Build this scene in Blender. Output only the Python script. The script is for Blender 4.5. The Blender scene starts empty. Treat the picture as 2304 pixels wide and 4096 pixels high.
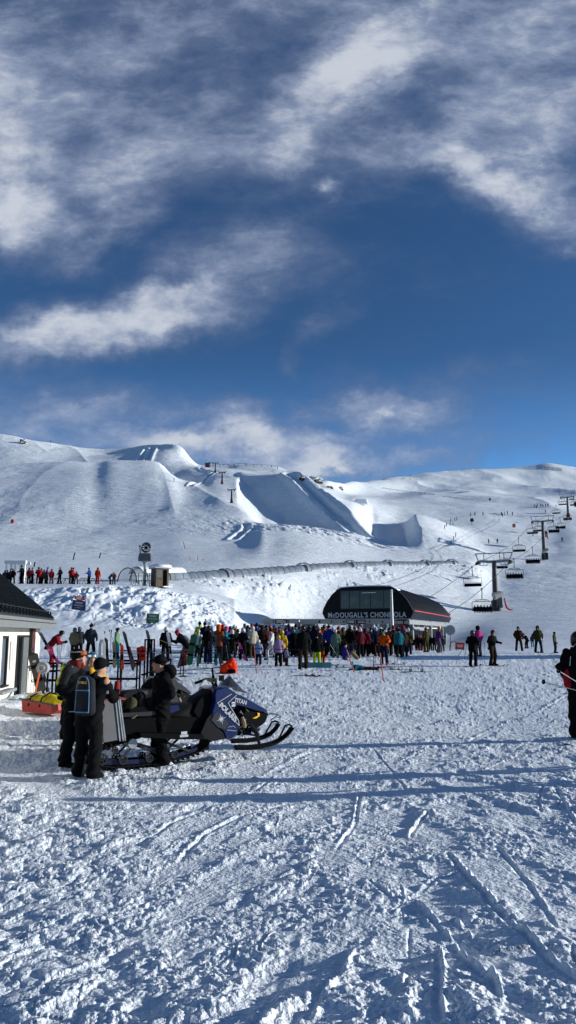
SKYTINT = (.66, 1.0, 1.3)
EXPOSURE = 0.22
import bpy, bmesh, math, random, time
import numpy as np
from mathutils import Vector, Matrix, Euler, noise
PI = math.pi
T0 = time.time()
rnd = random.Random(7)
sc = bpy.context.scene
col = sc.collection
# ---------------------------------------------------------------- camera and the pixel -> world helper
F = 2960.0; HZ = 2537.0; CAMZ = 2.1
TH = math.atan((HZ - 2048) / F)
cT, sT = math.cos(TH), math.sin(TH)
SUN_AZ = math.radians(1)      # beyond the +x axis, towards +y
SUN_EL = math.radians(13)

def W(px, py, d):
    """the world point seen at photo pixel (px, py) at depth y = d"""
    a = (px - 1152) / F; b = (2048 - py) / F
    v = Vector((a, cT - b * sT, sT + b * cT))
    return v * (d / v.y) + Vector((0, 0, CAMZ))

# ---------------------------------------------------------------- noise (vectorised)
def _hash(i, j, k=0):
    n = (i * 374761393 + j * 668265263 + k * 2147483647 + 1013904223) & 0xFFFFFFFF
    n = ((n ^ (n >> 13)) * 1274126177) & 0xFFFFFFFF
    n = n ^ (n >> 16)
    return (n & 0xFFFF) / 65535.0

def vnoise(x, y, seed=0):
    xi = np.floor(x).astype(np.int64); yi = np.floor(y).astype(np.int64)
    fx = x - xi; fy = y - yi
    fx = fx * fx * fx * (fx * (fx * 6 - 15) + 10); fy = fy * fy * fy * (fy * (fy * 6 - 15) + 10)
    a = _hash(xi, yi, seed); b = _hash(xi + 1, yi, seed); c = _hash(xi, yi + 1, seed); d = _hash(xi + 1, yi + 1, seed)
    return (a + (b - a) * fx) * (1 - fy) + (c + (d - c) * fx) * fy

def fbm(x, y, o=4, seed=0, g=.5):
    s = 0; a = 1; t = 0
    for k in range(o):
        s = s + a * vnoise(x, y, seed + k); t += a; a *= g
        x, y = x * 1.62 + y * 1.21 + 5.3, y * 1.62 - x * 1.21 + 9.1
    return s / t

def worley(x, y, seed=0):
    """distance to nearest and second nearest jittered point, and the id of the nearest"""
    xi = np.floor(x).astype(np.int64); yi = np.floor(y).astype(np.int64)
    d1 = np.full(x.shape, 9.0); d2 = np.full(x.shape, 9.0); idn = np.zeros(x.shape)
    for i in (-1, 0, 1):
        for j in (-1, 0, 1):
            cx = xi + i; cy = yi + j
            h = _hash(cx, cy, seed + 3)
            px = cx + .1 + .8 * _hash(cx, cy, seed + 1); py = cy + .1 + .8 * _hash(cx, cy, seed + 2)
            d = np.hypot(px - x, py - y)
            m = d < d1
            d2 = np.where(m, d1, np.minimum(d2, d)); idn = np.where(m, h, idn); d1 = np.where(m, d, d1)
    return d1, d2, idn

def sstep(a, b, x):
    t = np.clip((x - a) / (b - a), 0, 1)
    return t * t * (3 - 2 * t)

# ---------------------------------------------------------------- the terrain's macro shape: lines (px, py, depth) -> phi, r, z
def kd(px, py):        # the plane of the big shaded wedge
    return 121.4 / (.61 + .35 * (px - 1152) / F - (HZ - py) / F)

def L(pts): return [(math.atan2(W(*p).x, W(*p).y), math.hypot(W(*p).x, W(*p).y), W(*p).z) for p in pts]
def LZ(r, pz):
    out = []
    for px, z in pz:
        ph = math.atan((px - 1152) / F); out.append((ph, r, z))
    return out
C8 = [(1000, 1958), (1050, 2012), (1100, 2066), (1145, 2115), (1230, 2124), (1320, 2134), (1400, 2142)]
LAYERS = [
    LZ(2, [(-900, .05), (0, .1), (1152, .2), (2300, .29), (3400, .36)]),
    LZ(6, [(-900, -.2), (0, -.13), (1152, .0), (2300, .14), (3400, .26)]),
    LZ(11.5, [(-900, .0), (0, .0), (1152, .0), (1900, .08), (2250, .14), (3400, .26)]),
    LZ(15, [(-900, .2), (0, .1), (1152, .08), (1900, .1), (2250, .16), (3400, .2)]),
    LZ(28, [(-900, .3), (0, .3), (1152, .40), (1900, .42), (2300, .45), (3400, .5)]),
    LZ(44, [(-900, .75), (1152, .78), (3400, .8)]),
    L([(-900, 2550, 52), (0, 2550, 52), (250, 2552, 52), (500, 2562, 52), (750, 2585, 52), (1000, 2600, 52), (1250, 2606, 54), (1750, 2607, 54), (2304, 2601, 54), (3400, 2598, 54)]),
    L([(-900, 2500, 62), (0, 2500, 62), (250, 2497, 62), (500, 2505, 62), (700, 2532, 60), (850, 2545, 62), (1000, 2570, 66), (1250, 2598, 74), (1500, 2605, 82), (1750, 2602, 84), (2000, 2588, 80), (2304, 2582, 80), (3400, 2570, 80)]),
    L([(-900, 2338, 79), (0, 2337, 79), (250, 2337, 79), (450, 2340, 79), (560, 2346, 80), (640, 2352, 81), (700, 2362, 83), (800, 2372, 86), (890, 2384, 90), (986, 2414, 93), (1054, 2452, 92), (1150, 2520, 98), (1250, 2575, 100), (1500, 2590, 100), (1750, 2578, 104), (2000, 2530, 105), (2304, 2510, 105), (3400, 2500, 105)]),
    L([(-900, 2336, 86), (0, 2334, 86), (450, 2334, 88), (640, 2344, 88), (700, 2352, 90), (800, 2362, 94), (890, 2380, 98), (986, 2440, 99), (1054, 2470, 99), (1150, 2490, 108), (1250, 2470, 118), (1500, 2450, 124), (1750, 2450, 130), (1985, 2440, 140), (2304, 2425, 140), (3400, 2400, 140)]),
    L([(-900, 2330, 96), (0, 2326, 96), (250, 2324, 98), (500, 2322, 104), (750, 2302, 114), (1000, 2288, 126), (1250, 2266, 142), (1500, 2256, 162), (1750, 2250, 184), (1870, 2250, 192), (2000, 2310, 190), (2178, 2275, 200), (2304, 2270, 200), (3400, 2240, 200)]),
    L([(-900, 2140, 222), (0, 2130, 222), (250, 2125, 222), (500, 2118, 222), (750, 2106, 222), (1000, 2106, 226), (1130, 2114, 230), (1400, 2147, 232), (1500, 2168, 230), (1700, 2190, 228), (1900, 2205, 228), (2178, 2230, 224), (2304, 2215, 228), (3400, 2180, 230)]),
    L([(-900, 1850, 372), (0, 1862, 370), (200, 1868, 368), (380, 1868, 368), (440, 1863, 368), (560, 1860, 367), (625, 1864, 362), (700, 1915, 330), (800, 1972, 285), (900, 2028, 255), (1000, 2085, 240), (1060, 2110, 240), (1145, 2115, 242), (1400, 2143, 238), (1500, 2160, 236), (1700, 2180, 240), (1900, 2190, 250), (2178, 2205, 255), (2304, 2190, 260), (3400, 2150, 265)]),
    L([(-900, 1870, 405), (0, 1880, 405), (380, 1888, 402), (560, 1880, 392), (640, 1885, 385), (700, 1925, 352), (800, 1925, 325), (861, 1900, 328), (900, 1902, 326), (950, 1904, 325)] + [(a, b, kd(a, b)) for a, b in C8] + [(1500, 2144, 240), (1600, 2158, 246), (1700, 2160, 255), (1900, 2165, 265), (2178, 2180, 270), (2304, 2150, 280), (3400, 2120, 290)]),
    L([(-900, 1830, 450), (0, 1838, 450), (380, 1864, 440), (560, 1850, 430), (640, 1850, 415), (720, 1868, 405), (800, 1885, 378), (900, 1888, 365), (950, 1903, 327), (960, 1903, 326), (1050, 1898, kd(1050, 1898)), (1150, 1893, kd(1150, 1893)), (1190, 1895, kd(1190, 1895)), (1290, 1975, kd(1290, 1975)), (1400, 2062, kd(1400, 2062)), (1500, 2138, 244), (1600, 2105, 285), (1700, 2100, 292), (2000, 2110, 300), (2304, 2090, 330), (3400, 2060, 340)]),
    L([(-900, 1770, 490), (0, 1778, 490), (380, 1832, 480), (560, 1812, 465), (660, 1806, 450), (720, 1830, 440), (800, 1874, 430), (900, 1874, 430), (960, 1888, 380), (1050, 1900, 345), (1150, 1901, 340), (1190, 1905, 335), (1290, 1955, 330), (1400, 1995, 320), (1500, 2015, 340), (1700, 2000, 430), (2000, 1985, 480), (2304, 1990, 500), (3400, 1960, 520)]),
    L([(-900, 1738, 505), (0, 1755, 505), (380, 1818, 512), (660, 1793, 470), (720, 1810, 455), (800, 1874, 455), (900, 1872, 455), (960, 1880, 430), (1050, 1892, 415), (1150, 1900, 410), (1290, 1950, 395), (1400, 1978, 440), (1500, 1985, 490), (1700, 1970, 640), (2000, 1955, 700), (2304, 1955, 760), (3400, 1950, 780)]),
    L([(-900, 1704, 520), (0, 1732, 520), (60, 1742, 520), (130, 1760, 520), (200, 1770, 525), (270, 1792, 540), (400, 1801, 550), (520, 1796, 540), (600, 1781, 510), (660, 1777, 490), (710, 1785, 475), (740, 1810, 470), (770, 1850, 470), (800, 1868, 480), (870, 1863, 485), (960, 1864, 485), (1090, 1872, 480), (1150, 1892, 470), (1260, 1918, 440), (1290, 1932, 440), (1400, 1946, 560), (1470, 1948, 700), (1560, 1938, 800), (1800, 1916, 950), (1900, 1909, 1000), (2050, 1899, 1050), (2150, 1892, 1080), (2195, 1882, 1080), (2240, 1888, 1100), (2304, 1898, 1100), (3400, 1900, 1100)]),
]
PH = np.linspace(math.radians(-38), math.radians(38), 1500)
RR = np.exp(np.linspace(math.log(2), math.log(1500), 1900))
def _pc1(l, j):
    """monotone cubic through a line's control points, over the azimuths PH"""
    x = np.array([p[0] for p in l]); y = np.array([p[j] for p in l])
    h = np.diff(x); d = np.diff(y) / h; m = np.zeros(len(x)); m[0], m[-1] = d[0], d[-1]
    for k in range(1, len(x) - 1):
        if d[k - 1] * d[k] > 0: w1 = 2 * h[k] + h[k - 1]; w2 = h[k] + 2 * h[k - 1]; m[k] = (w1 + w2) / (w1 / d[k - 1] + w2 / d[k])
    k = np.clip(np.searchsorted(x, PH) - 1, 0, len(x) - 2); t = np.clip((PH - x[k]) / h[k], 0, 1)
    return (2 * t**3 - 3 * t**2 + 1) * y[k] + (t**3 - 2 * t**2 + t) * h[k] * m[k] + (3 * t**2 - 2 * t**3) * y[k + 1] + (t**3 - t**2) * h[k] * m[k + 1]
_r = np.array([_pc1(l, 1) for l in LAYERS]); _z = np.array([_pc1(l, 2) for l in LAYERS])
def _blur(a, sig):
    k = np.exp(-.5 * (np.arange(-3 * sig, 3 * sig + 1) / sig) ** 2); k /= k.sum(); n = len(k) // 2
    return np.array([np.convolve(np.pad(q, n, mode='edge'), k, mode='valid') for q in a])
_px = 1152 + F * np.tan(PH)
_w = 1 - sstep(-60, 0, -np.maximum(930 - _px, _px - 1520))          # away from the sharp-edged wedge
_w = sstep(0, 60, np.maximum(925 - _px, _px - 1525))
for _k in range(len(_r)):
    sg = 5
    ww = _w if _k >= 11 else 1.0
    _r[_k] = _r[_k] * (1 - ww) + _blur(_r[_k:_k + 1], sg)[0] * ww; _z[_k] = _z[_k] * (1 - ww) + _blur(_z[_k:_k + 1], sg)[0] * ww
_r = np.vstack([_r, _r[-1] * 1.12, _r[-1] * 1.35 + 400]); _z = np.vstack([_z, _z[-1] - .06 * _r[-3], _z[-1] - .25 * _r[-3]])
for k in range(1, len(_r)): _r[k] = np.maximum(_r[k], _r[k - 1] + 1.2)
def _pchip(x, y, xq):
    """columns: x (K,N), y (K,N) -> values at xq (M,) for every column: (M,N)"""
    h = np.diff(x, axis=0); d = np.diff(y, axis=0) / h
    m = np.zeros_like(y)
    w1 = 2 * h[1:] + h[:-1]; w2 = h[1:] + 2 * h[:-1]
    with np.errstate(all='ignore'):
        mm = (w1 + w2) / (w1 / d[:-1] + w2 / d[1:])
    m[1:-1] = np.where(d[:-1] * d[1:] > 0, mm, 0); m[0] = d[0]; m[-1] = d[-1]
    out = np.zeros((len(xq), x.shape[1]))
    for k in range(len(x) - 1):
        for_ = (xq[:, None] >= x[k]) & (xq[:, None] < x[k + 1])
        t = (xq[:, None] - x[k]) / h[k]
        t2 = t * t; t3 = t2 * t
        v = (2 * t3 - 3 * t2 + 1) * y[k] + (t3 - 2 * t2 + t) * h[k] * m[k] + (-2 * t3 + 3 * t2) * y[k + 1] + (t3 - t2) * h[k] * m[k + 1]
        out = np.where(for_, v, out)
    out = np.where(xq[:, None] >= x[-1], y[-1], out)
    return np.where(xq[:, None] < x[0], y[0], out)
ZT = _pchip(_r, _z, RR)                    # (r, phi)
_zs = _blur(ZT, 3); _zs = _blur(_zs.T.copy(), 2).T
ZT = ZT * (1 - _w[None, :]) + _zs * _w[None, :]
for it in range(3):
    ZT[:, 1:-1] = .25 * ZT[:, :-2] + .5 * ZT[:, 1:-1] + .25 * ZT[:, 2:]
for it in range(2):
    ZT[1:-1] = .25 * ZT[:-2] + .5 * ZT[1:-1] + .25 * ZT[2:]

# spurs and gullies on the left hills: pixel, depth -> plan; width, height, crest sharpness
SPURS = [
    ([(395, 1882, 372), (378, 1960, 320), (385, 2040, 272), (400, 2095, 236)], 5, -1.0, 0),
    ([(240, 1890, 365), (280, 1960, 320), (300, 2040, 272)], 22, 4.0, 0),
    ([(628, 1868, 360), (645, 1935, 325), (668, 2010, 285), (700, 2080, 245)], 9, 2.6, 1),
    ([(470, 1875, 366), (490, 1930, 330), (520, 2000, 290)], 12, 2.5, 0),
    ([(290, 1895, 360), (170, 1960, 320), (90, 2030, 280), (40, 2090, 240)], 16, 2.2, 1),
    ([(-20, 1920, 345), (20, 1990, 300), (-10, 2060, 260)], 14, -1.5, 0),
    ([(640, 1869, 356), (700, 1915, 330), (800, 1972, 287), (900, 2028, 256), (1000, 2085, 241)], 7, 3.0, 1),
    ([(0, 1862, 380), (200, 1870, 380), (380, 1872, 380), (440, 1860, 375), (560, 1858, 370), (625, 1864, 362)], 9, 2.4, 1),
    ([(0, 1850, 412), (200, 1860, 412), (380, 1862, 410), (560, 1850, 402), (690, 1880, 385), (790, 1930, 330)], 13, -6.0, 0),
    ([(262, 1790, 538), (310, 1830, 500), (350, 1868, 440)], 12, 5.0, 1),
    ([(140, 1790, 505), (190, 1815, 480), (260, 1810, 500)], 8, 2.0, 1),
    ([(735, 1795, 470), (770, 1850, 440), (800, 1880, 400)], 7, 4.0, 1),
    ([(640, 2112, 226), (760, 2100, 226), (860, 2108, 226)], 3, .9, 1),
]
SPA = {id(p[0]): np.array([[W(*q).x, W(*q).y] for q in p[0]]) for p in SPURS}
def macro(x, y):
    x = np.asarray(x, float); y = np.asarray(y, float)
    r = np.hypot(x, y); ph = np.arctan2(x, y)
    fi = (np.clip(ph, PH[0], PH[-1]) - PH[0]) / (PH[1] - PH[0]); i = np.clip(fi.astype(int), 0, len(PH) - 2); fi = fi - i
    lr = (np.log(np.maximum(r, 2)) - math.log(2)) / (math.log(1500) - math.log(2)) * (len(RR) - 1)
    j = np.clip(lr.astype(int), 0, len(RR) - 2); fj = np.clip(lr - j, 0, 1)
    z = (ZT[j, i] * (1 - fi) + ZT[j, i + 1] * fi) * (1 - fj) + (ZT[j + 1, i] * (1 - fi) + ZT[j + 1, i + 1] * fi) * fj
    z = z * (1 - sstep(math.radians(42), math.radians(85), np.abs(ph)) * .97)
    # the jump landing: crest running towards the camera, steep on its left, long lit flank on its right
    t = np.clip((y - 218) / (278 - 218), 0, 1)
    xc = 40.5 + 8 * t
    A = 6.2 * sstep(214, 232, y) * (1 - sstep(272, 296, y))
    s = x - xc
    prof = np.where(s < 0, 1 - sstep(0, 5.0, -s), 1 - sstep(0, 26, s)) - .25 * sstep(5, 12, -s) * (1 - sstep(14, 24, -s))
    z = z + A * prof
    # wind-shaped undulation growing with distance
    far = sstep(90, 260, r)
    z = z + far * ((fbm(x / 60, y / 60, 3, 11) - .5) * 2.6 + (fbm(x / 17, y / 17, 3, 31) - .5) * .9)
    for pts, wd, ht, shp in SPURS:
        a = SPA[id(pts)]
        m = (x > a[:, 0].min() - 4 * wd) & (x < a[:, 0].max() + 4 * wd) & (y > a[:, 1].min() - 4 * wd) & (y < a[:, 1].max() + 4 * wd)
        if not m.any(): continue
        X = x[m]; Y = y[m]; best = np.full(X.shape, 9e9)
        for (ax, ay), (bx, by) in zip(a[:-1], a[1:]):
            dx, dy = bx - ax, by - ay; t = np.clip(((X - ax) * dx + (Y - ay) * dy) / (dx * dx + dy * dy), 0, 1)
            best = np.minimum(best, np.hypot(X - ax - t * dx, Y - ay - t * dy))
        z[m] = z[m] + .42 * ht * (np.exp(-best / wd) if shp else np.exp(-(best / wd) ** 2))
    hill = sstep(300, 450, y) * sstep(40, 120, x)
    z = z + hill * (1 - np.abs(2 * fbm(x / 95, y / 130, 3, 71) - 1)) * 9 - hill * 6
    return z

def gz(x, y):
    return float(macro(np.array([x]), np.array([y]))[0])
_DD = np.exp(np.linspace(math.log(3), math.log(1300), 2600))
def hit(px, py, lo=3, hi=1300):
    """where the ray through a photo pixel first meets the terrain"""
    v = W(px, py, 1.0) - Vector((0, 0, CAMZ))
    D = _DD[(_DD >= lo) & (_DD <= hi)]
    g = macro(v.x * D, D) - (CAMZ + v.z * D)
    w = np.nonzero(g >= 0)[0]
    k = w[0] if len(w) else int(np.argmax(g))
    d = D[k]
    if 0 < k and g[k] > 0 and g[k - 1] < 0: d = D[k - 1] + (D[k] - D[k - 1]) * (-g[k - 1]) / (g[k] - g[k - 1])
    return Vector((v.x * d, d, float(macro(np.array([v.x * d]), np.array([d]))[0])))
def at(px, d):
    """terrain point at depth d in the column of photo pixel px (feet on the snow)"""
    x = (px - 1152) / F * d
    for k in range(3):
        z = gz(x, d); c = d * cT + (z - CAMZ) * sT; x = (px - 1152) / F * c
    return Vector((x, d, gz(x, d)))

# ---------------------------------------------------------------- mesh building
class B:
    def __init__(s): s.v = []; s.f = []; s.M = Matrix.Identity(4)
    def add(s, vs, fs):
        o = len(s.v); M = s.M
        s.v += [tuple(M @ Vector(v)) for v in vs]; s.f += [tuple(i + o for i in f) for f in fs]; return s
    def box(s, c, d, R=None, taper=1.0):
        x, y, z = d[0] / 2, d[1] / 2, d[2] / 2; t = taper
        vs = [Vector(p) for p in ((-x, -y, -z), (x, -y, -z), (x, y, -z), (-x, y, -z), (-x * t, -y * t, z), (x * t, -y * t, z), (x * t, y * t, z), (-x * t, y * t, z))]
        if R is not None: vs = [R @ v for v in vs]
        c = Vector(c)
        return s.add([v + c for v in vs], [(3, 2, 1, 0), (4, 5, 6, 7), (0, 1, 5, 4), (1, 2, 6, 5), (2, 3, 7, 6), (3, 0, 4, 7)])
    def bar(s, a, b, w, h=None):
        a = Vector(a); b = Vector(b); d = b - a
        q = d.to_track_quat('Z', 'Y').to_matrix()
        return s.box((a + b) / 2, (w, h or w, d.length), q)
    def tube(s, pts, r, n=8, closed=False, caps=True):
        P = [Vector(p) for p in pts]; m = len(P)
        if not hasattr(r, '__len__'): r = [r] * m
        vs = []; up = None
        for i, p in enumerate(P):
            if closed: t = P[(i + 1) % m] - P[i - 1]
            else: t = P[min(i + 1, m - 1)] - P[max(i - 1, 0)]
            t.normalize()
            if up is None: up = Vector((0, 0, 1)) if abs(t.z) < .9 else Vector((1, 0, 0))
            a = t.cross(up).normalized(); b = a.cross(t).normalized(); up = b
            for k in range(n):
                w = 2 * PI * k / n; vs.append(p + (a * math.cos(w) + b * math.sin(w)) * r[i])
        fs = []
        for i in range(m if closed else m - 1):
            j = (i + 1) % m
            for k in range(n): fs.append((i * n + k, i * n + (k + 1) % n, j * n + (k + 1) % n, j * n + k))
        if not closed and caps: fs += [tuple(range(n))[::-1], tuple(range((m - 1) * n, m * n))]
        return s.add(vs, fs)
    def loft(s, rings, caps=True):
        n = len(rings[0]); vs = [v for r in rings for v in r]; fs = []
        for i in range(len(rings) - 1):
            for k in range(n): fs.append((i * n + k, i * n + (k + 1) % n, (i + 1) * n + (k + 1) % n, (i + 1) * n + k))
        if caps: fs += [tuple(range(n))[::-1], tuple(range((len(rings) - 1) * n, len(rings) * n))]
        return s.add(vs, fs)
    def prism(s, out, y0, y1):
        """outline in (x, z), extruded from y0 to y1"""
        return s.loft([[(x, y0, z) for x, z in out], [(x, y1, z) for x, z in out]])
    def lathe(s, prof, n=16, c=(0, 0, 0)):
        return s.loft([[(c[0] + r * math.cos(2 * PI * k / n), c[1] + r * math.sin(2 * PI * k / n), c[2] + z) for k in range(n)] for r, z in prof])
    def ball(s, c, r, nu=12, nv=8):
        if not hasattr(r, '__len__'): r = (r, r, r)
        rings = []
        for j in range(nv + 1):
            a = -PI / 2 + PI * (j + .02 if j == 0 else (j - .02 if j == nv else j)) / nv
            rings.append([(c[0] + r[0] * math.cos(a) * math.cos(2 * PI * k / nu), c[1] + r[1] * math.cos(a) * math.sin(2 * PI * k / nu), c[2] + r[2] * math.sin(a)) for k in range(nu)])
        return s.loft(rings)
    def mesh(s, name, smooth=False):
        m = bpy.data.meshes.new(name); m.from_pydata(s.v, [], s.f); m.update()
        bm = bmesh.new(); bm.from_mesh(m); bmesh.ops.recalc_face_normals(bm, faces=bm.faces); bm.to_mesh(m); bm.free()
        if smooth:
            m.polygons.foreach_set('use_smooth', [True] * len(m.polygons))
            if smooth != 'all':
                m.set_sharp_from_angle(angle=math.radians(40))
        return m

def link(name, me, mat=None, parent=None, color=None, loc=None, rz=None, bevel=0):
    o = bpy.data.objects.new(name, me); col.objects.link(o)
    if mat is not None and me is not None and len(me.materials) == 0: me.materials.append(mat)
    if parent is not None: o.parent = parent
    if color is not None: o.color = (*color, 1)
    if loc is not None: o.location = loc
    if rz is not None: o.rotation_euler = (0, 0, rz)
    if bevel:
        b = o.modifiers.new('bevel', 'BEVEL'); b.width = bevel; b.segments = 2; b.limit_method = 'ANGLE'
    return o
def part(name, b, mat, parent=None, smooth=False, color=None, bevel=0, **k):
    return link(name, b.mesh(name, smooth), mat, parent, color, bevel=bevel, **k)
def tag(o, label=None, cat=None, group=None, kind=None):
    if label: o['label'] = label
    if cat: o['category'] = cat
    if group: o['group'] = group
    if kind: o['kind'] = kind
    return o
def thing(name, label, cat, loc=(0, 0, 0), rz=0, group=None):
    return tag(link(name, None, loc=loc, rz=rz), label, cat, group)
KIDS = {}
def dup(root, loc=None, rz=None, label=None, scale=None, group=None):
    def cp(o, par):
        c = o.copy(); col.objects.link(c)
        if par is not None: c.parent = par
        for ch in [q for q in o.children]: cp(ch, c)
        return c
    r = cp(root, None)
    if loc is not None: r.location = loc
    if rz is not None: r.rotation_euler = (0, 0, rz)
    if label: r['label'] = label
    if group: r['group'] = group
    if scale: r.scale = (scale,) * 3
    return r
def text_mesh(s, size, depth=.01, bold=0.0, shear=0.0, space=1.0):
    cu = bpy.data.curves.new('lettering', 'FONT'); cu.body = s; cu.size = size; cu.extrude = depth / 2; cu.offset = bold
    cu.align_x = 'CENTER'; cu.align_y = 'CENTER'; cu.shear = shear; cu.space_character = space; cu.resolution_u = 3
    o = bpy.data.objects.new('lettering', cu); col.objects.link(o)
    dg = bpy.context.evaluated_depsgraph_get(); m = bpy.data.meshes.new_from_object(o.evaluated_get(dg))
    bpy.data.objects.remove(o); bpy.data.curves.remove(cu); m.name = 'lettering'
    m.materials.clear()
    return m

# ---------------------------------------------------------------- materials
def nodes(name):
    m = bpy.data.materials.new(name); m.use_nodes = True
    nt = m.node_tree; return m, nt, nt.nodes['Principled BSDF']
def mat(name, c, rough=.5, metal=0.0, var=.12, scale=8, bump=0.0, bscale=60, spec=.5, coat=0.0, objcol=False, trans=0.0, alpha=1.0):
    m, nt, p = nodes(name); N = nt.nodes; K = nt.links
    tc = N.new('ShaderNodeTexCoord'); no = N.new('ShaderNodeTexNoise'); no.inputs['Scale'].default_value = scale; no.inputs['Detail'].default_value = 4
    K.new(tc.outputs['Object'], no.inputs['Vector'])
    mr = N.new('ShaderNodeMapRange'); mr.inputs['From Min'].default_value = .3; mr.inputs['From Max'].default_value = .7
    mr.inputs['To Min'].default_value = 1 - var; mr.inputs['To Max'].default_value = 1 + var
    K.new(no.outputs['Fac'], mr.inputs['Value'])
    mx = N.new('ShaderNodeVectorMath'); mx.operation = 'SCALE'
    if objcol:
        oi = N.new('ShaderNodeObjectInfo'); K.new(oi.outputs['Color'], mx.inputs[0])
    else: mx.inputs[0].default_value = c[:3]
    K.new(mr.outputs[0], mx.inputs['Scale']); K.new(mx.outputs[0], p.inputs['Base Color'])
    p.inputs['Roughness'].default_value = rough; p.inputs['Metallic'].default_value = metal
    p.inputs['Specular IOR Level'].default_value = spec; p.inputs['Coat Weight'].default_value = coat
    p.inputs['Transmission Weight'].default_value = trans; p.inputs['Alpha'].default_value = alpha
    if bump:
        n2 = N.new('ShaderNodeTexNoise'); n2.inputs['Scale'].default_value = bscale; n2.inputs['Detail'].default_value = 3
        K.new(tc.outputs['Object'], n2.inputs['Vector'])
        bp = N.new('ShaderNodeBump'); bp.inputs['Strength'].default_value = 1.0; bp.inputs['Distance'].default_value = bump
        K.new(n2.outputs['Fac'], bp.inputs['Height']); K.new(bp.outputs[0], p.inputs['Normal'])
    return m
M = dict(
    cloth=mat('fabric', (1, 1, 1), .8, objcol=True, var=.18, scale=9, bump=.006, bscale=22, spec=.06),
    shell=mat('helmet_shell', (1, 1, 1), .3, objcol=True, var=.06, spec=.35),
    paint=mat('painted_surface', (1, 1, 1), .35, objcol=True, var=.08, spec=.5),
    skin=mat('skin', (.42, .22, .15), .6, var=.1, scale=20, spec=.3),
    dark=mat('dark_metal', (.016, .017, .02), .45, .3),
    black=mat('black_plastic', (.0035, .0035, .004), .5, bump=.002, bscale=120, spec=.05),
    rubber=mat('black_rubber', (.007, .007, .0075), .8, bump=.003, bscale=80, spec=.08),
    steel=mat('galvanised_steel', (.34, .36, .38), .45, .7, var=.2),
    grey=mat('grey_paint', (.22, .24, .26), .55, var=.12, scale=3),
    greyp=mat('grey_panel', (.26, .27, .28), .6, var=.06, scale=2),
    white=mat('white_paint', (.75, .75, .72), .6, var=.06, scale=2),
    cream=mat('cream_render_wall', (.66, .62, .54), .85, var=.08, scale=1.4, bump=.004, bscale=30),
    chrome=mat('polished_metal', (.6, .6, .6), .2, 1.0),
    glassd=mat('dark_glass', (.012, .016, .022), .08, var=.05, spec=.8),
    blue=mat('blue_paint', (.008, .022, .17), .25, var=.08, spec=.5, coat=.3),
    red=mat('red_paint', (.45, .018, .012), .45, var=.1),
    wood=mat('weathered_wood', (.09, .065, .04), .8, var=.35, scale=6, bump=.004, bscale=20),
    rock=mat('rock', (.05, .047, .045), .9, var=.5, scale=.6, bump=.2, bscale=2),
)
print('core', round(time.time() - T0, 1))
# ================================================================ SNOW
def gpt(px, py):
    p = hit(px, py, hi=80); return (p.x, p.y)
TR = []      # ski tracks and kicked-up ridges: (pixel polyline, half width m, groove depth, berm height)
def track(pts, w=.06, g=.03, b=.035): TR.append(([gpt(*p) for p in pts], w * .38, g * .34, b * .55))
# lower right: the long tracks that run away from the camera
track([(1640, 3590), (1760, 3720), (1850, 3850), (1960, 3930), (1990, 3990)], .055, .05, .075)
track([(1790, 3420), (1880, 3530), (1990, 3650), (2090, 3740), (2200, 3860), (2304, 3930)], .055, .05, .08)
track([(1990, 3400), (2080, 3500), (2160, 3610), (2220, 3710)], .05, .055, .03)
track([(1480, 3530), (1560, 3590), (1640, 3600), (1740, 3520), (1850, 3490)], .05, .03, .05)
track([(1740, 3780), (1755, 3900), (1745, 4010), (1760, 4090)], .05, .03, .09)
track([(1800, 3670), (1860, 3740), (1900, 3790)], .05, .03, .06)
track([(1390, 3800), (1350, 3900), (1260, 4000), (1220, 4096)], .07, .02, .08)
track([(1640, 3700), (1632, 3840)], .03, .06, .0)
track([(1640, 3880), (1625, 3960)], .03, .05, .0)
# the big kicked blades in the middle
track([(1640, 3352), (1665, 3305), (1712, 3262)], .05, .05, .09)
track([(1608, 3050), (1660, 3022), (1720, 2992)], .05, .04, .08)
track([(1900, 3100), (2020, 3050), (2150, 3010), (2304, 2990)], .05, .025, .05)
track([(1500, 3010), (1560, 3080), (1620, 3160)], .04, .03, .03)
track([(2230, 3170), (2300, 3300)], .05, .03, .05)
track([(1720, 2905), (1830, 2870), (1960, 2860)], .06, .02, .05)
track([(1880, 2970), (1990, 2905), (2110, 2868)], .06, .03, .07)
track([(2160, 2850), (2304, 2760)], .1, .03, .08)
for a in range(10):      # skidded turns on the flat
    x0 = 1500 + 70 * a; y0 = 2720 + (a * 37) % 170
    track([(x0, y0), (x0 + 80, y0 + 4), (x0 + 130, y0 + 14), (x0 + 125, y0 + 26), (x0 + 80, y0 + 36)], .05, .02, .035)
track([(700, 3470), (820, 3340), (960, 3270), (1150, 3220)], .07, .05, .05)
track([(560, 3380), (700, 3290), (860, 3220)], .07, .04, .05)
track([(1350, 3400), (1420, 3300), (1440, 3180)], .05, .03, .05)
track([(1040, 3120), (1180, 3040), (1300, 2990)], .12, .03, .05)
track([(1000, 3180), (1150, 3080), (1290, 3020)], .06, .03, .05)
track([(880, 2990), (700, 3010), (500, 3060)], .2, .03, .05)
for k in range(14):      # many more, scattered
    q = random.Random(100 + k); x0 = q.uniform(900, 2350); y0 = q.uniform(2720, 3950); a = q.uniform(-.5, 2.4); ln = q.uniform(60, 240) * (.4 + (y0 - 2600) / 900)
    c = q.uniform(-.5, .5)
    P = [(x0 + ln * t * math.cos(a + c * t), y0 + ln * t * math.sin(a + c * t) * .45) for t in (0, .25, .5, .75, 1)]
    track(P, q.uniform(.02, .035), q.uniform(.02, .03), q.uniform(.02, .035))

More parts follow.
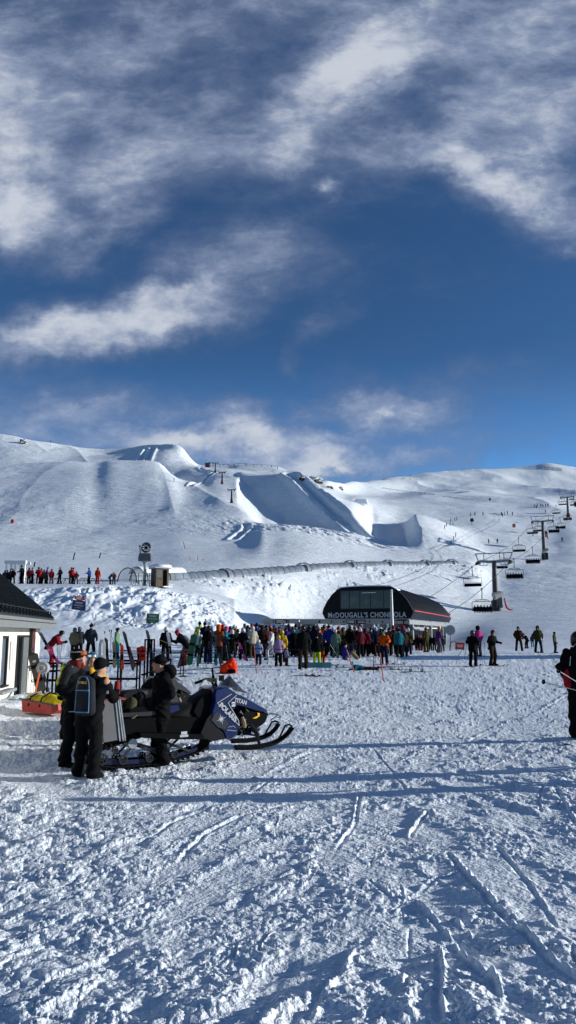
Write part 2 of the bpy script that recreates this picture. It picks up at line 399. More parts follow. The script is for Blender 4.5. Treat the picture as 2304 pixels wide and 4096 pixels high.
def seg_dist(x, y, P):
    best = np.full(x.shape, 9e9); side = np.zeros(x.shape); along = np.zeros(x.shape); acc = 0
    for (ax, ay), (bx, by) in zip(P[:-1], P[1:]):
        dx, dy = bx - ax, by - ay; l2 = dx * dx + dy * dy + 1e-9
        t = np.clip(((x - ax) * dx + (y - ay) * dy) / l2, 0, 1)
        qx = x - ax - t * dx; qy = y - ay - t * dy
        d = np.hypot(qx, qy); m = d < best
        best = np.where(m, d, best); side = np.where(m, np.sign(dx * qy - dy * qx), side); along = np.where(m, acc + t * math.sqrt(l2), along)
        acc += math.sqrt(l2)
    return best, side, along, acc

def micro(x, y):
    """kicked-up, trodden snow: real height, near field"""
    r = np.hypot(x, y); ph = np.arctan2(x, y)
    z = np.zeros(x.shape)
    near = (r < 64) & (np.abs(ph) < 1.3)
    X = x[near]; Y = y[near]; R = r[near]
    wx = X + (fbm(X * 3, Y * 3, 2, 401) - .5) * .16; wy = Y + (fbm(X * 3, Y * 3, 2, 402) - .5) * .16
    # direction of the drag marks turns across the field
    dens = sstep(.36, .60, fbm(X * .5, Y * .5, 3, 77))            # smoother and rougher patches
    MR = np.interp(R, [3, 6, 9, 13, 20, 60], [1.05, 1.05, 1.0, .95, .85, .8])       # how deep the trodden relief is
    h = (fbm(X * 1.9, Y * 1.9, 3, 21) - .5) * .11 * MR
    T_ = X / np.maximum(Y, 2)
    w2 = sstep(.0, .22, T_) * (1 - .6 * sstep(8, 14, Y)); w3 = sstep(9, 15, Y) * (1 - w2); w1 = 1 - w2 - w3
    rm = 0; rs = 0; pit = 0
    for deg, ww, sd in ((57, w1, 0), (112, w2, 300), (30, w3, 600)):
        k = ww > .001
        ca, sa = math.cos(math.radians(deg)), math.sin(math.radians(deg))
        u = wx[k] * ca + wy[k] * sa; v = -wx[k] * sa + wy[k] * ca
        rr_ = np.zeros(X.shape); r2_ = np.zeros(X.shape); p_ = np.zeros(X.shape)
        rr_[k] = np.maximum(1 - np.abs(2 * fbm(u * .9, v * 2.3, 4, 5 + sd) - 1) * 2.4, 0) ** 1.3
        r2_[k] = np.maximum(1 - np.abs(2 * fbm(u * 2.8, v * 5.0, 3, 6 + sd) - 1) * 2.4, 0)
        d1, d2, idn = worley(u * 1.3, v * 2.3, 40 + sd)
        p_[k] = (1 - sstep(.10, .36, d1 + .25 * (fbm(X[k] * 7, Y[k] * 7, 2, 41) - .5))) * (idn > .35) * (.3 + .7 * idn)
        rm = rm + rr_ * ww; rs = rs + r2_ * ww; pit = pit + p_ * ww
    h += ((.25 + .75 * dens) * .080 * rm + (.2 + .8 * dens) * .026 * rs) * MR
    h -= pit * .085 * (.3 + .7 * dens) * MR
    # crumbs: rounded lumps thrown up along the ridges
    cm = sstep(.25, .75, rm + .55 * (fbm(X * 2.3, Y * 2.3, 3, 61) - .35) + .25 * dens) * (1 - .8 * pit)
    for fq, hh, sd, rmax in ((4.6, .028, 50, 70), (8.5, .022, 51, 55), (15, .014, 52, 26), (27, .008, 53, 12)):
        k = R < rmax
        d1, d2, idn = worley(wx[k] * fq + fq, wy[k] * fq, sd)
        rad = .16 + .34 * idn
        lump = np.sqrt(np.clip(1 - (d1 / rad) ** 2, 0, 1)) * (.4 + idn)
        h[k] += lump * hh * cm[k] * (1 if fq > 6 else sstep(.5, .7, fbm(X[k], Y[k], 2, 62))) * (1 - sstep(rmax * .7, rmax, R[k]))
    h += (fbm(X * 16, Y * 16, 3, 91) - .5) * .012 * (.3 + cm)
    # broken blocks on the left, between the photographer and the lodge
    lm = sstep(-.8, -2.6, X + .12 * (Y - 8)) * (1 - sstep(17, 24, Y)) * (.25 + .75 * sstep(.36, .56, fbm(X * .45 + 3, Y * .6, 2, 72)))
    for fq, hh, sd in ((1.7, .10, 60), (3.4, .10, 66), (6.8, .06, 68)):
        d1, e2, idn = worley(wx * fq, wy * fq * 1.15, sd)
        lump = np.sqrt(np.clip(1 - (d1 / (.3 + .4 * idn)) ** 2, 0, 1)) ** .7
        h += .75 * lm * lump * hh * (.2 + idn) * (1 + (fbm(X * fq, Y * fq, 2, sd) - .5))
    # the long smooth strip (plank / slide path) that crosses the left middle
    P = [gpt(0, 3090), gpt(330, 3200), gpt(700, 3200), gpt(1000, 3080)]
    bd, sd, al, ac = seg_dist(X, Y, P)
    sm = (1 - sstep(.12, .42, bd)) * .75
    h = h * (1 - sm) - sm * .02
    # tracks
    for P, w, g, b in TR:
        xs = [p[0] for p in P]; ys = [p[1] for p in P]; mg = w * 6
        m = (X > min(xs) - mg) & (X < max(xs) + mg) & (Y > min(ys) - mg) & (Y < max(ys) + mg)
        if not m.any(): continue
        bd, sd, al, ac = seg_dist(X[m], Y[m], P)
        fade = sstep(0, .15 * ac + .02, al) * (1 - sstep(.88 * ac, ac, al)) * .8 + .2
        lumpy = .2 + 1.7 * sstep(.3, .7, fbm(X[m] * 12, Y[m] * 12, 2, 83))
        flat = np.exp(-(bd / (w * 1.1)) ** 2)
        h[m] = h[m] * (1 - .7 * flat) - g * np.exp(-(bd / w) ** 2) * fade + b * np.exp(-((bd - w * 1.7) / (w * .8)) ** 2) * np.where(sd > 0, 1, .25) * fade * lumpy
    groom = sstep(46, 56, Y) * .0
    # drift against the lodge wall
    h += .42 * np.exp(-((X + 7.55) / .9) ** 2) * sstep(13, 17, Y) * (1 - sstep(21, 25, Y)) * (.8 + .5 * fbm(X * 2, Y * 2, 2, 88))
    h += .33 * np.exp(-((X + 6.3) / .8) ** 2 - ((Y - 21.5) / 1.6) ** 2)
    z[near] = h * (1 - sstep(52, 64, R)) * (np.interp(R, [3, 6, 10, 16, 30, 60], [.56, .48, .42, .42, .46, .44]) - .08 * lm)
    # ploughed bank below the terrace: chunks
    bk = (r > 56) & (r < 128) & (ph < .1) & (ph > -.75)
    X = x[bk]; Y = y[bk]; R = r[bk]; P_ = ph[bk]
    edge = np.interp(P_, [-.7, -.2, -.15, -.1, -.05], [1, 1, 1, .9, .0])
    top = np.interp(P_, [-.7, -.22, -.15, -.12, 0], [79.5, 80.5, 82, 84, 84])
    zone = sstep(60, 64, R) * (1 - sstep(top - 3, top + .6, R)) * edge
    rg = .22 + .78 * sstep(-.36, -.20, P_ + .012 * (R - 70))
    wx = X + (fbm(X * .6, Y * .6, 2, 201) - .5) * 1.6; wy = Y + (fbm(X * .6, Y * .6, 2, 202) - .5) * 1.6
    e1, e2, idn = worley(wx * .85, wy * .5, 210)
    hh = sstep(0, .6, e2 - e1) * (idn - .3) * .6
    e1, e2, idn = worley(wx * 2.4, wy * 1.6, 211)
    hh = hh * sstep(.3, .6, fbm(wx * .25, wy * .25, 2, 215)) + sstep(0, .5, e2 - e1) * (idn - .35) * .42 * sstep(.35, .6, fbm(wx * .5, wy * .3, 2, 216))
    hh += (fbm(X * .9, Y * .35, 3, 212) - .5) * .9
    z[bk] += .72 * hh * zone * rg
    # rough ploughed edge along the covered carpet, and the wavy shelf below it
    sh = (r > 84) & (r < 200) & (ph > -.2) & (ph < .26)
    X = x[sh]; Y = y[sh]; R = r[sh]; P_ = ph[sh]
    rl = np.interp(P_, TUNPH, TUNR)
    q = rl - R
    zz = sstep(.5, 2.5, q) * (1 - sstep(5 + 9 * fbm(X * .08, Y * .08, 2, 221), 22, q))
    e1, e2, idn = worley(X * .7, Y * .6, 222)
    m2 = sstep(.45, .6, fbm(X * .16 + 7, Y * .3, 3, 223))
    z[sh] += zz * m2 * (sstep(0, .35, e2 - e1) * (idn - .2) * .45 + (fbm(X * 1.2, Y * 1.2, 3, 224) - .5) * .5)
    # mid and far field: tracks in powder, wind crust
    fr = (r > 58)
    X = x[fr]; Y = y[fr]; R = r[fr]
    z[fr] += sstep(58, 75, R) * (fbm(X / 3.2, Y / 3.2, 3, 231) - .5) * .32 * sstep(.35, .65, fbm(X / 22, Y / 22, 2, 232))
    # skied crud under the big wedge and left of it
    zc = np.exp(-((X - 8) / 26) ** 2) * sstep(195, 215, Y) * (1 - sstep(228, 240, Y))
    z[fr] += zc * (1 - np.abs(2 * fbm(X / 2.2 + Y / 5, Y / 6, 3, 241) - 1)) * 1.3
    # grooves of the tow track and the in-run of the wedge (they lie along the slope)
    for pts, w, dep in GROOVES:
        a = np.array(pts)
        m = (X > a[:, 0].min() - 8) & (X < a[:, 0].max() + 8) & (Y > a[:, 1].min() - 8) & (Y < a[:, 1].max() + 8)
        if not m.any(): continue
        bd, sd, al, ac = seg_dist(X[m], Y[m], pts)
        zf = z[fr]; add = -dep * np.exp(-(bd / w) ** 2) + dep * .8 * np.exp(-((bd - 1.9 * w) / (.7 * w)) ** 2)
        tmp = zf[m] + add * (.7 + .6 * fbm(X[m] / 3, Y[m] / 3, 2, 251)); zf[m] = tmp; z[fr] = zf
    return z
_t = [(470, 2300, 103), (750, 2283, 113), (1000, 2272, 125), (1250, 2256, 141), (1500, 2248, 161), (1750, 2242, 183), (1870, 2245, 191)]
TUNPH = [math.atan2(W(*p).x, W(*p).y) for p in _t]; TUNR = [math.hypot(W(*p).x, W(*p).y) for p in _t]
def hp(px, py, lo): p = hit(px, py, lo=lo); return (p.x, p.y)
GROOVES = [
    ([W(1160, 1897, kd(1160, 1897))[:2], W(1300, 2010, kd(1300, 2010))[:2], W(1455, 2142, kd(1455, 2142))[:2]], 2.0, 1.5),
    ([W(1180, 1905, kd(1180, 1905))[:2], W(1330, 2040, kd(1330, 2040))[:2], W(1480, 2142, kd(1480, 2142))[:2]], .9, .7),
    ([W(1310, 2050, kd(1310, 2050))[:2], W(1440, 2142, kd(1440, 2142))[:2]], .7, .6),
    ([hp(920, 2100, 200), hp(985, 2105, 200), hp(985, 2125, 180), hp(930, 2160, 150)], .8, .5),
    ([hp(560, 1850, 390), hp(590, 1800, 390)], 1.4, 1.2), ([hp(585, 1850, 390), hp(612, 1795, 390)], 1.4, 1.2),
    ([hp(760, 1945, 260), hp(860, 1890, 300), hp(800, 1870, 330)], .8, .5),
]
def ground_mesh():
    a = [np.linspace(-PI, -.62, 40)[:-1], np.linspace(-.62, -.42, 70)[:-1], np.linspace(-.42, .42, 1000)[:-1], np.linspace(.42, .62, 70)[:-1], np.linspace(.62, PI, 40)]
    PHI = np.concatenate(a)
    # rows: dense where the photograph resolves them
    ys = np.linspace(1700, 122, 560)                          # pixels below the horizon -> flat-ground distance
    r1 = CAMZ * F / ys; r1 = r1[(r1 > 3.6)]
    rows = np.concatenate([[.4, 1.0, 1.8, 2.6, 3.2], r1, np.linspace(r1[-1], 62, 24)[1:-1], np.linspace(62, 96, 190)[:-1], np.exp(np.linspace(math.log(96), math.log(600), 420))[:-1], np.exp(np.linspace(math.log(600), math.log(1600), 70))])
    R, P = np.meshgrid(rows, PHI, indexing='ij')
    x = (R * np.sin(P)).ravel(); y = (R * np.cos(P)).ravel()
    z = macro(x, y) + micro(x, y)
    n, m = len(rows), len(PHI)
    print('ground verts', n * m)
    co = np.stack([x, y, z], 1).astype(np.float32)
    i = np.arange(n - 1)[:, None] * m + np.arange(m - 1)[None, :]
    q = np.stack([i, i + 1, i + m + 1, i + m], -1).reshape(-1, 4)
    me = bpy.data.meshes.new('ground')
    me.vertices.add(n * m); me.vertices.foreach_set('co', co.ravel())
    me.loops.add(q.size); me.loops.foreach_set('vertex_index', q[:, ::-1].astype(np.int32).ravel())
    me.polygons.add(len(q)); me.polygons.foreach_set('loop_start', np.arange(0, q.size, 4, dtype=np.int32))
    me.polygons.foreach_set('use_smooth', np.ones(len(q), bool))
    me.update(calc_edges=True); me.validate()
    if me.polygons[len(q) // 2].normal.z < 0: me.flip_normals()
    return me
def snow_mat():
    m, nt, p = nodes('snow'); N = nt.nodes; K = nt.links
    tc = N.new('ShaderNodeTexCoord')
    def noise(s, d=4, vec=None, w=None):
        n = N.new('ShaderNodeTexNoise'); n.inputs['Scale'].default_value = s; n.inputs['Detail'].default_value = d
        K.new(vec or tc.outputs['Object'], n.inputs['Vector']); return n
    n0 = noise(.35, 3)
    cr = N.new('ShaderNodeValToRGB'); cr.color_ramp.elements[0].position = .3; cr.color_ramp.elements[1].position = .75
    cr.color_ramp.elements[0].color = (.74, .80, .86, 1); cr.color_ramp.elements[1].color = (.85, .89, .92, 1)
    K.new(n0.outputs['Fac'], cr.inputs[0]); K.new(cr.outputs[0], p.inputs['Base Color'])
    p.inputs['Roughness'].default_value = .55; p.inputs['Specular IOR Level'].default_value = .28
    geo = N.new('ShaderNodeNewGeometry')
    ln = N.new('ShaderNodeVectorMath'); ln.operation = 'LENGTH'; K.new(geo.outputs['Position'], ln.inputs[0])
    # fine crumbs near, wind ripples far
    nr = N.new('ShaderNodeMapRange'); nr.inputs['From Min'].default_value = 30; nr.inputs['From Max'].default_value = 75; nr.inputs['To Min'].default_value = 1; nr.inputs['To Max'].default_value = 0
    K.new(ln.outputs['Value'], nr.inputs['Value'])
    b1 = noise(26, 5); b2 = noise(9, 4)
    bp = N.new('ShaderNodeBump'); bp.inputs['Distance'].default_value = .035; K.new(b1.outputs['Fac'], bp.inputs['Height']); K.new(nr.outputs[0], bp.inputs['Strength'])
    bp2 = N.new('ShaderNodeBump'); bp2.inputs['Distance'].default_value = .05; K.new(b2.outputs['Fac'], bp2.inputs['Height']); K.new(nr.outputs[0], bp2.inputs['Strength']); K.new(bp.outputs[0], bp2.inputs['Normal'])
    mp = N.new('ShaderNodeMapping'); mp.inputs['Rotation'].default_value = (0, 0, .5); mp.inputs['Scale'].default_value = (.35, 1, 1); K.new(tc.outputs['Object'], mp.inputs['Vector'])
    b3 = noise(.55, 6, mp.outputs[0]); b3.inputs['Roughness'].default_value = .72
    fr = N.new('ShaderNodeMapRange'); fr.inputs['From Min'].default_value = 50; fr.inputs['From Max'].default_value = 100; fr.inputs['To Min'].default_value = 0; fr.inputs['To Max'].default_value = .95
    K.new(ln.outputs['Value'], fr.inputs['Value'])
    bp3 = N.new('ShaderNodeBump'); bp3.inputs['Distance'].default_value = .8; K.new(b3.outputs['Fac'], bp3.inputs['Height']); K.new(fr.outputs[0], bp3.inputs['Strength']); K.new(bp2.outputs[0], bp3.inputs['Normal'])
    K.new(bp3.outputs[0], p.inputs['Normal'])
    return m
M['snow'] = snow_mat()
g = link('ground', ground_mesh(), M['snow']); tag(g, 'trodden snow field rising into groomed ski slopes and snowy ridges', 'snow', kind='structure')
print('terrain', round(time.time() - T0, 1))
# ================================================================ PEOPLE: bodies and clothes grown from one distance field each
def smin(a, b, k):
    h = np.maximum(k - np.abs(a - b), 0) / k
    return np.minimum(a, b) - h * h * k * .25
class SDF:
    """round cones and ellipsoids blended into one continuous surface"""
    def __init__(s, k=.05): s.p = []; s.k = k; s.cut = []; s.wr = 0; s.ws = 12
    def cone(s, a, b, ra, rb=None, k=None): s.p.append(('c', Vector(a), Vector(b), ra, rb if rb is not None else ra, k or s.k)); return s
    def ell(s, c, r, k=None, R=None): s.p.append(('e', Vector(c), r, R, 0, k or s.k)); return s
    def chain(s, pts, rs, k=None):
        for i in range(len(pts) - 1): s.cone(pts[i], pts[i + 1], rs[i], rs[i + 1], k)
        return s
    def plane(s, n, d): s.cut.append((Vector(n).normalized(), d)); return s      # keeps n.p < d
    def mesh(s, name, vox):
        lo = [9] * 3; hi = [-9] * 3
        for q in s.p:
            if q[0] == 'c': pts = [(q[1], q[3]), (q[2], q[4])]
            else: pts = [(q[1], max(q[2]))]
            for c, r in pts:
                for i in range(3): lo[i] = min(lo[i], c[i] - r); hi[i] = max(hi[i], c[i] + r)
        lo = [v - 2.5 * vox for v in lo]; hi = [v + 2.5 * vox for v in hi]
        n = [int((hi[i] - lo[i]) / vox) + 2 for i in range(3)]
        ax = [lo[i] + vox * np.arange(n[i]) for i in range(3)]
        Fd = np.full(n, .5)
        for q in s.p:
            k = q[5]; m = k + 2 * vox
            if q[0] == 'c':
                a, b, ra, rb = q[1:5]
                l2 = [min(a[i] - ra, b[i] - rb) - m for i in range(3)]; h2 = [max(a[i] + ra, b[i] + rb) + m for i in range(3)]
            else:
                c, r, R = q[1], q[2], q[3]; rm = max(r)
                l2 = [c[i] - rm - m for i in range(3)]; h2 = [c[i] + rm + m for i in range(3)]
            sl = tuple(slice(max(0, int((l2[i] - lo[i]) / vox)), min(n[i], int((h2[i] - lo[i]) / vox) + 2)) for i in range(3))
            X, Y, Z = np.meshgrid(ax[0][sl[0]], ax[1][sl[1]], ax[2][sl[2]], indexing='ij')
            if X.size == 0: continue
            if q[0] == 'c':
                ba = b - a; bb = ba.dot(ba) + 1e-9
                h = np.clip(((X - a.x) * ba.x + (Y - a.y) * ba.y + (Z - a.z) * ba.z) / bb, 0, 1)
                d = np.sqrt((X - a.x - h * ba.x) ** 2 + (Y - a.y - h * ba.y) ** 2 + (Z - a.z - h * ba.z) ** 2) - (ra + (rb - ra) * h)
            else:
                X = X - c.x; Y = Y - c.y; Z = Z - c.z
                if R is not None:
                    X, Y, Z = (R[0][0] * X + R[1][0] * Y + R[2][0] * Z, R[0][1] * X + R[1][1] * Y + R[2][1] * Z, R[0][2] * X + R[1][2] * Y + R[2][2] * Z)
                g = np.sqrt((X / r[0]) ** 2 + (Y / r[1]) ** 2 + (Z / r[2]) ** 2)
                d = (g - 1) * min(r)
            Fd[sl] = smin(Fd[sl], d, k)
        if s.wr:
            X, Y, Z = np.meshgrid(*ax, indexing='ij')
            Fd += s.wr * (vnoise(X * s.ws + Z * 3, Z * s.ws * 1.4 + Y * s.ws, 5) - .5) * 2
        if s.cut:
            X, Y, Z = np.meshgrid(*ax, indexing='ij')
            for nn, d in s.cut: Fd = np.maximum(Fd, nn.x * X + nn.y * Y + nn.z * Z - d)
        return surfnet(Fd, lo, vox, name)

def surfnet(Fd, lo, vox, name):
    ins = Fd < 0
    c = [Fd[i:Fd.shape[0] - 1 + i, j:Fd.shape[1] - 1 + j, k:Fd.shape[2] - 1 + k] for i in (0, 1) for j in (0, 1) for k in (0, 1)]
    si = [q < 0 for q in c]; cnt = sum(q.astype(np.int8) for q in si)
    act = (cnt > 0) & (cnt < 8)
    idx = np.full(act.shape, -1, np.int64); nz = np.argwhere(act); idx[act] = np.arange(len(nz))
    V = np.zeros((len(nz), 3)); num = np.zeros(len(nz))
    cc = [q[act] for q in c]; offs = [(i, j, k) for i in (0, 1) for j in (0, 1) for k in (0, 1)]
    for a in range(8):
        for b in range(a + 1, 8):
            if sum(abs(offs[a][t] - offs[b][t]) for t in range(3)) != 1: continue
            m = (cc[a] < 0) != (cc[b] < 0)
            t = np.where(m, cc[a] / np.where(m, cc[a] - cc[b], 1), 0)
            for ax_ in range(3): V[:, ax_] += np.where(m, offs[a][ax_] + t * (offs[b][ax_] - offs[a][ax_]), 0)
            num += m
    V = (nz + V / num[:, None]) * vox + np.array(lo)
    faces = []
    for ax_ in range(3):
        sl1 = [slice(1, -1)] * 3; sl1[ax_] = slice(0, -1); sl2 = [slice(1, -1)] * 3; sl2[ax_] = slice(1, None)
        e = ins[tuple(sl1)] != ins[tuple(sl2)]
        P = np.argwhere(e)
        for t in range(3):
            if t != ax_: P[:, t] += 1
        fl = ins[P[:, 0], P[:, 1], P[:, 2]]
        u, v = [(1, 2), (2, 0), (0, 1)][ax_]
        def g(du, dv):
            Q = P.copy(); Q[:, u] += du; Q[:, v] += dv
            ok = np.all((Q >= 0) & (Q < np.array(idx.shape)), axis=1)
            Q = np.clip(Q, 0, np.array(idx.shape) - 1); r = idx[Q[:, 0], Q[:, 1], Q[:, 2]]; return np.where(ok, r, -1)
        q = np.stack([g(-1, -1), g(0, -1), g(0, 0), g(-1, 0)], 1)
        q = np.where(fl[:, None], q, q[:, ::-1]); q = q[(q >= 0).all(1)]
        faces.append(q)
    faces = np.concatenate(faces)
    me = bpy.data.meshes.new(name)
    me.vertices.add(len(V)); me.vertices.foreach_set('co', V.astype(np.float32).ravel())
    me.loops.add(faces.size); me.loops.foreach_set('vertex_index', faces.astype(np.int32).ravel())
    me.polygons.add(len(faces)); me.polygons.foreach_set('loop_start', np.arange(0, faces.size, 4, dtype=np.int32))
    me.polygons.foreach_set('use_smooth', np.ones(len(faces), bool)); me.update(calc_edges=True)
    return me

# joints of a standing figure 1.76 m tall that faces -Y; a pose overrides some of them
STAND = dict(pel=(0, 0, .93), chest=(0, .01, 1.28), neck=(0, .01, 1.47), head=(0, -.02, 1.61), look=0.0,
             shL=(-.18, .01, 1.40), shR=(.18, .01, 1.40), elL=(-.26, .03, 1.13), elR=(.26, .03, 1.13), wrL=(-.25, -.08, .90), wrR=(.25, -.08, .90),
             hipL=(-.09, 0, .90), hipR=(.09, 0, .90), knL=(-.12, -.03, .50), knR=(.12, -.03, .50), anL=(-.13, .02, .10), anR=(.13, .02, .10), toeL=None, toeR=None)
def P_(**k):
    d = dict(STAND); d.update(k)
    for s_ in 'LR':
        if d['toe' + s_] is None:
            a = d['an' + s_]; d['toe' + s_] = (a[0] * 1.1, a[1] - .17, a[2] - .05)
    return {k_: (Vector(v) if isinstance(v, tuple) else v) for k_, v in d.items()}
def hand_pts(el, wr, side):
    d = (wr - el).normalized(); return d
def body_mesh(J, vox, fingers=False, face=False):
    s = SDF(.045)
    h = J['head']; lk = J['look']; R = Matrix.Rotation(lk, 3, 'Z') @ Matrix.Rotation(J.get('tilt', 0.0), 3, 'X')
    def H(v): return h + R @ Vector(v)
    s.ell(H((0, .012, .03)), (.076, .094, .098), .03, R)
    s.ell(H((0, -.02, -.045)), (.056, .068, .075), .03, R)
    if face:
        s.cone(H((0, -.098, .015)), H((0, -.112, -.022)), .009, .015, .02)             # nose
        s.cone(H((-.03, -.082, .036)), H((.03, -.082, .036)), .012, .012, .02)        # brow
        s.cone(H((0, -.075, -.085)), H((0, -.085, -.085)), .022, .02, .02)            # chin
        s.cone(H((-.018, -.094, -.052)), H((.018, -.094, -.052)), .008, .008, .008)   # lips
        for q in (-1, 1): s.ell(H((q * .078, .012, -.005)), (.012, .02, .032), .008, R); s.ell(H((q * .035, -.07, -.02)), (.025, .02, .025), .03, R)
    s.cone(J['neck'], H((0, .01, -.05)), .055, .05)
    s.cone(J['pel'], J['chest'], .10, .10, .06); s.cone(J['chest'], J['neck'], .09, .055, .06)
    for q in 'LR':
        s.cone(J['chest'] + Vector((0, 0, .06)), J['sh' + q], .08, .06); s.chain([J['sh' + q], J['el' + q], J['wr' + q]], [.052, .04, .028])
        s.chain([J['hip' + q], J['kn' + q], J['an' + q]], [.085, .058, .04]); s.cone(J['an' + q], J['toe' + q], .042, .034)
        d = (J['wr' + q] - J['el' + q]).normalized(); w = J['wr' + q]
        side = Vector((1 if q == 'L' else -1, 0, 0)); ax = d.cross(side).normalized(); sd = ax.cross(d).normalized()
        s.ell(w + d * .055, (.038, .03, .045), .02)
        kf = .008 if fingers else .02
        for i, (o, ln) in enumerate(((-.028, .068), (-.009, .078), (.010, .074), (.028, .058))):
            b0 = w + d * .085 + ax * o; s.chain([b0, b0 + d * ln * .5 + sd * .012, b0 + d * ln * .8 + sd * .035], [.010, .009, .008], kf)
        t0 = w + d * .04 + ax * -.03; s.chain([t0, t0 + d * .03 + ax * -.02 + sd * .02, t0 + d * .058 + sd * .04 + ax * -.012], [.012, .010, .009], kf)
    return s.mesh('person', vox)
def jacket_mesh(J, vox, hem=.80, hood=True, puff=1.0, wr=.006, long=0.0):
    s = SDF(.06); s.wr = wr
    c = J['chest']; dn = (J['pel'] - c).normalized(); p = J['pel'] + dn * (.93 - hem)
    ax = (J['shR'] - J['shL']).normalized() * .075
    for q in (-1, 0, 1): s.chain([p + ax * q, J['pel'] - dn * .12 + ax * q, c + ax * q * 1.2], [.125 * puff, .118 * puff, (.128 if q else .142) * puff], .05)
    s.cone(J['shL'] * .8 + c * .2, J['shR'] * .8 + c * .2, .078 * puff, .078 * puff, .07); s.cone(c, J['neck'] + dn * .05, .13 * puff, .08, .07)
    for q in 'LR':
        s.chain([J['sh' + q], J['el' + q], J['wr' + q]], [.070 * puff, .064 * puff, .05], .05)
    s.cone(J['neck'] - Vector((0, 0, .04)), J['neck'] + Vector((0, 0, .035)), .085, .068, .04)
    if hood: s.ell(J['neck'] + Vector((0, .085, -.02)), (.11, .06, .085), .04)
    if J['pel'].z > .6: s.plane((0, 0, -1), -(J['pel'].z + hem - .93 - .02))
    return s.mesh('jacket', vox)
def trousers_mesh(J, vox, wr=.006, w=1.0):
    s = SDF(.05); s.wr = wr
    ax = (J['hipR'] - J['hipL']).normalized() * .055
    s.cone(J['pel'] - ax, J['pel'] + ax, .118, .118)
    for q in 'LR':
        k = J['kn' + q]; a = J['an' + q]
        s.chain([J['hip' + q], k, a + (k - a) * .12, a + (k - a) * .02], [.108 * w, .085 * w, .080 * w, .088 * w], .03)
    return s.mesh('trousers', vox)
def boots_mesh(J, vox, q):
    s = SDF(.03); a = J['an' + q]; t = J['toe' + q]; k = J['kn' + q]
    s.cone(a + (k - a) * .3, a, .062, .066); s.cone(a - Vector((0, 0, .02)), t, .060, .052); s.cone(a - Vector((0, 0, .045)), t - Vector((0, 0, .015)), .05, .045)
    return s.mesh('boot', vox)
def glove_mesh(J, vox, q, fingers=False):
    s = SDF(.02); w = J['wr' + q]; d = (w - J['el' + q]).normalized()
    side = Vector((1 if q == 'L' else -1, 0, 0)); ax = d.cross(side).normalized(); sd = ax.cross(d).normalized()
    s.cone(w - d * .05, w + d * .02, .052, .046); s.cone(w + d * .03, w + d * .09, .046, .044)
    kf = .010 if fingers else .03
    for o, ln in ((-.030, .066), (-.010, .078), (.010, .074), (.030, .058)):
        b0 = w + d * .09 + ax * o; s.chain([b0, b0 + d * ln * .5 + sd * .014, b0 + d * ln * .75 + sd * .042], [.0155, .0145, .013], kf)
    t0 = w + d * .04 + ax * -.035; s.chain([t0, t0 + d * .03 + ax * -.022 + sd * .02, t0 + d * .055 + sd * .042 + ax * -.014], [.018, .016, .014], kf)
    return s.mesh('glove', vox)
def head_R(J): return Matrix.Rotation(J['look'], 3, 'Z') @ Matrix.Rotation(J.get('tilt', 0.0), 3, 'X')
def helmet_mesh(J, vox=.014):
    s = SDF(.03); h = J['head']; R = head_R(J)
    s.ell(h + R @ Vector((0, .012, .045)), (.108, .128, .112), .03, R)
    for q in (-1, 1): s.ell(h + R @ Vector((q * .085, .02, -.03)), (.03, .06, .07), .03, R)
    n = R @ Vector((0, -1, -.55)); n.normalize(); s.cut.append((n, n.dot(h + R @ Vector((0, -.075, .02)))))
    return s.mesh('helmet', vox)
def beanie_mesh(J, vox=.014, pom=False):
    s = SDF(.03); h = J['head']; R = head_R(J)
    s.ell(h + R @ Vector((0, .015, .055)), (.092, .108, .10), .03, R); s.cone(h + R @ Vector((0, .015, .02)), h + R @ Vector((0, .015, .05)), .088, .092, .03)
    if pom: s.ell(h + R @ Vector((0, .02, .175)), (.035, .035, .035), .015)
    n = R @ Vector((0, -.35, -1)); n.normalize(); s.cut.append((n, n.dot(h + R @ Vector((0, -.06, .02)))))
    return s.mesh('beanie', vox)
def hood_mesh(J, vox=.016):
    s = SDF(.04); s.wr = .004; h = J['head']; R = head_R(J)
    s.ell(h + R @ Vector((0, .03, .035)), (.12, .13, .14), .04, R); s.cone(h + R @ Vector((0, .04, -.06)), J['neck'] + Vector((0, .03, -.02)), .10, .10)
    n = R @ Vector((0, -1, -.1)); n.normalize(); s.cut.append((n, n.dot(h + R @ Vector((0, -.07, .0)))))
    return s.mesh('hood', vox)
def goggles_mesh(J, up=0.0, n=9):
    h = J['head']; R = head_R(J); b = B(); rings = []
    for dz, ex in ((-.032, .0), (-.02, .014), (.02, .014), (.032, 0)):
        ring = [h + R @ Vector((math.sin(a) * (.086 + ex * .6), .0 - math.cos(a) * (.098 + ex) - up * .1, .012 + up + dz)) for a in np.linspace(-1.15, 1.15, n)]
        ring += [h + R @ Vector((math.sin(a) * (.080), .0 - math.cos(a) * (.088) - up * .1, .012 + up + dz)) for a in np.linspace(1.15, -1.15, n)]
        rings.append(ring)
    b.loft(rings); return b.mesh('goggles', True)
def strap_mesh(J, up=0.0):
    h = J['head']; R = head_R(J); b = B()
    pts = [h + R @ Vector((math.sin(a) * .112, .012 - math.cos(a) * .132, .02 + up)) for a in np.linspace(1.0, 2 * PI - 1.0, 14)]
    b.tube(pts, .012, 6); return b.mesh('strap', True)
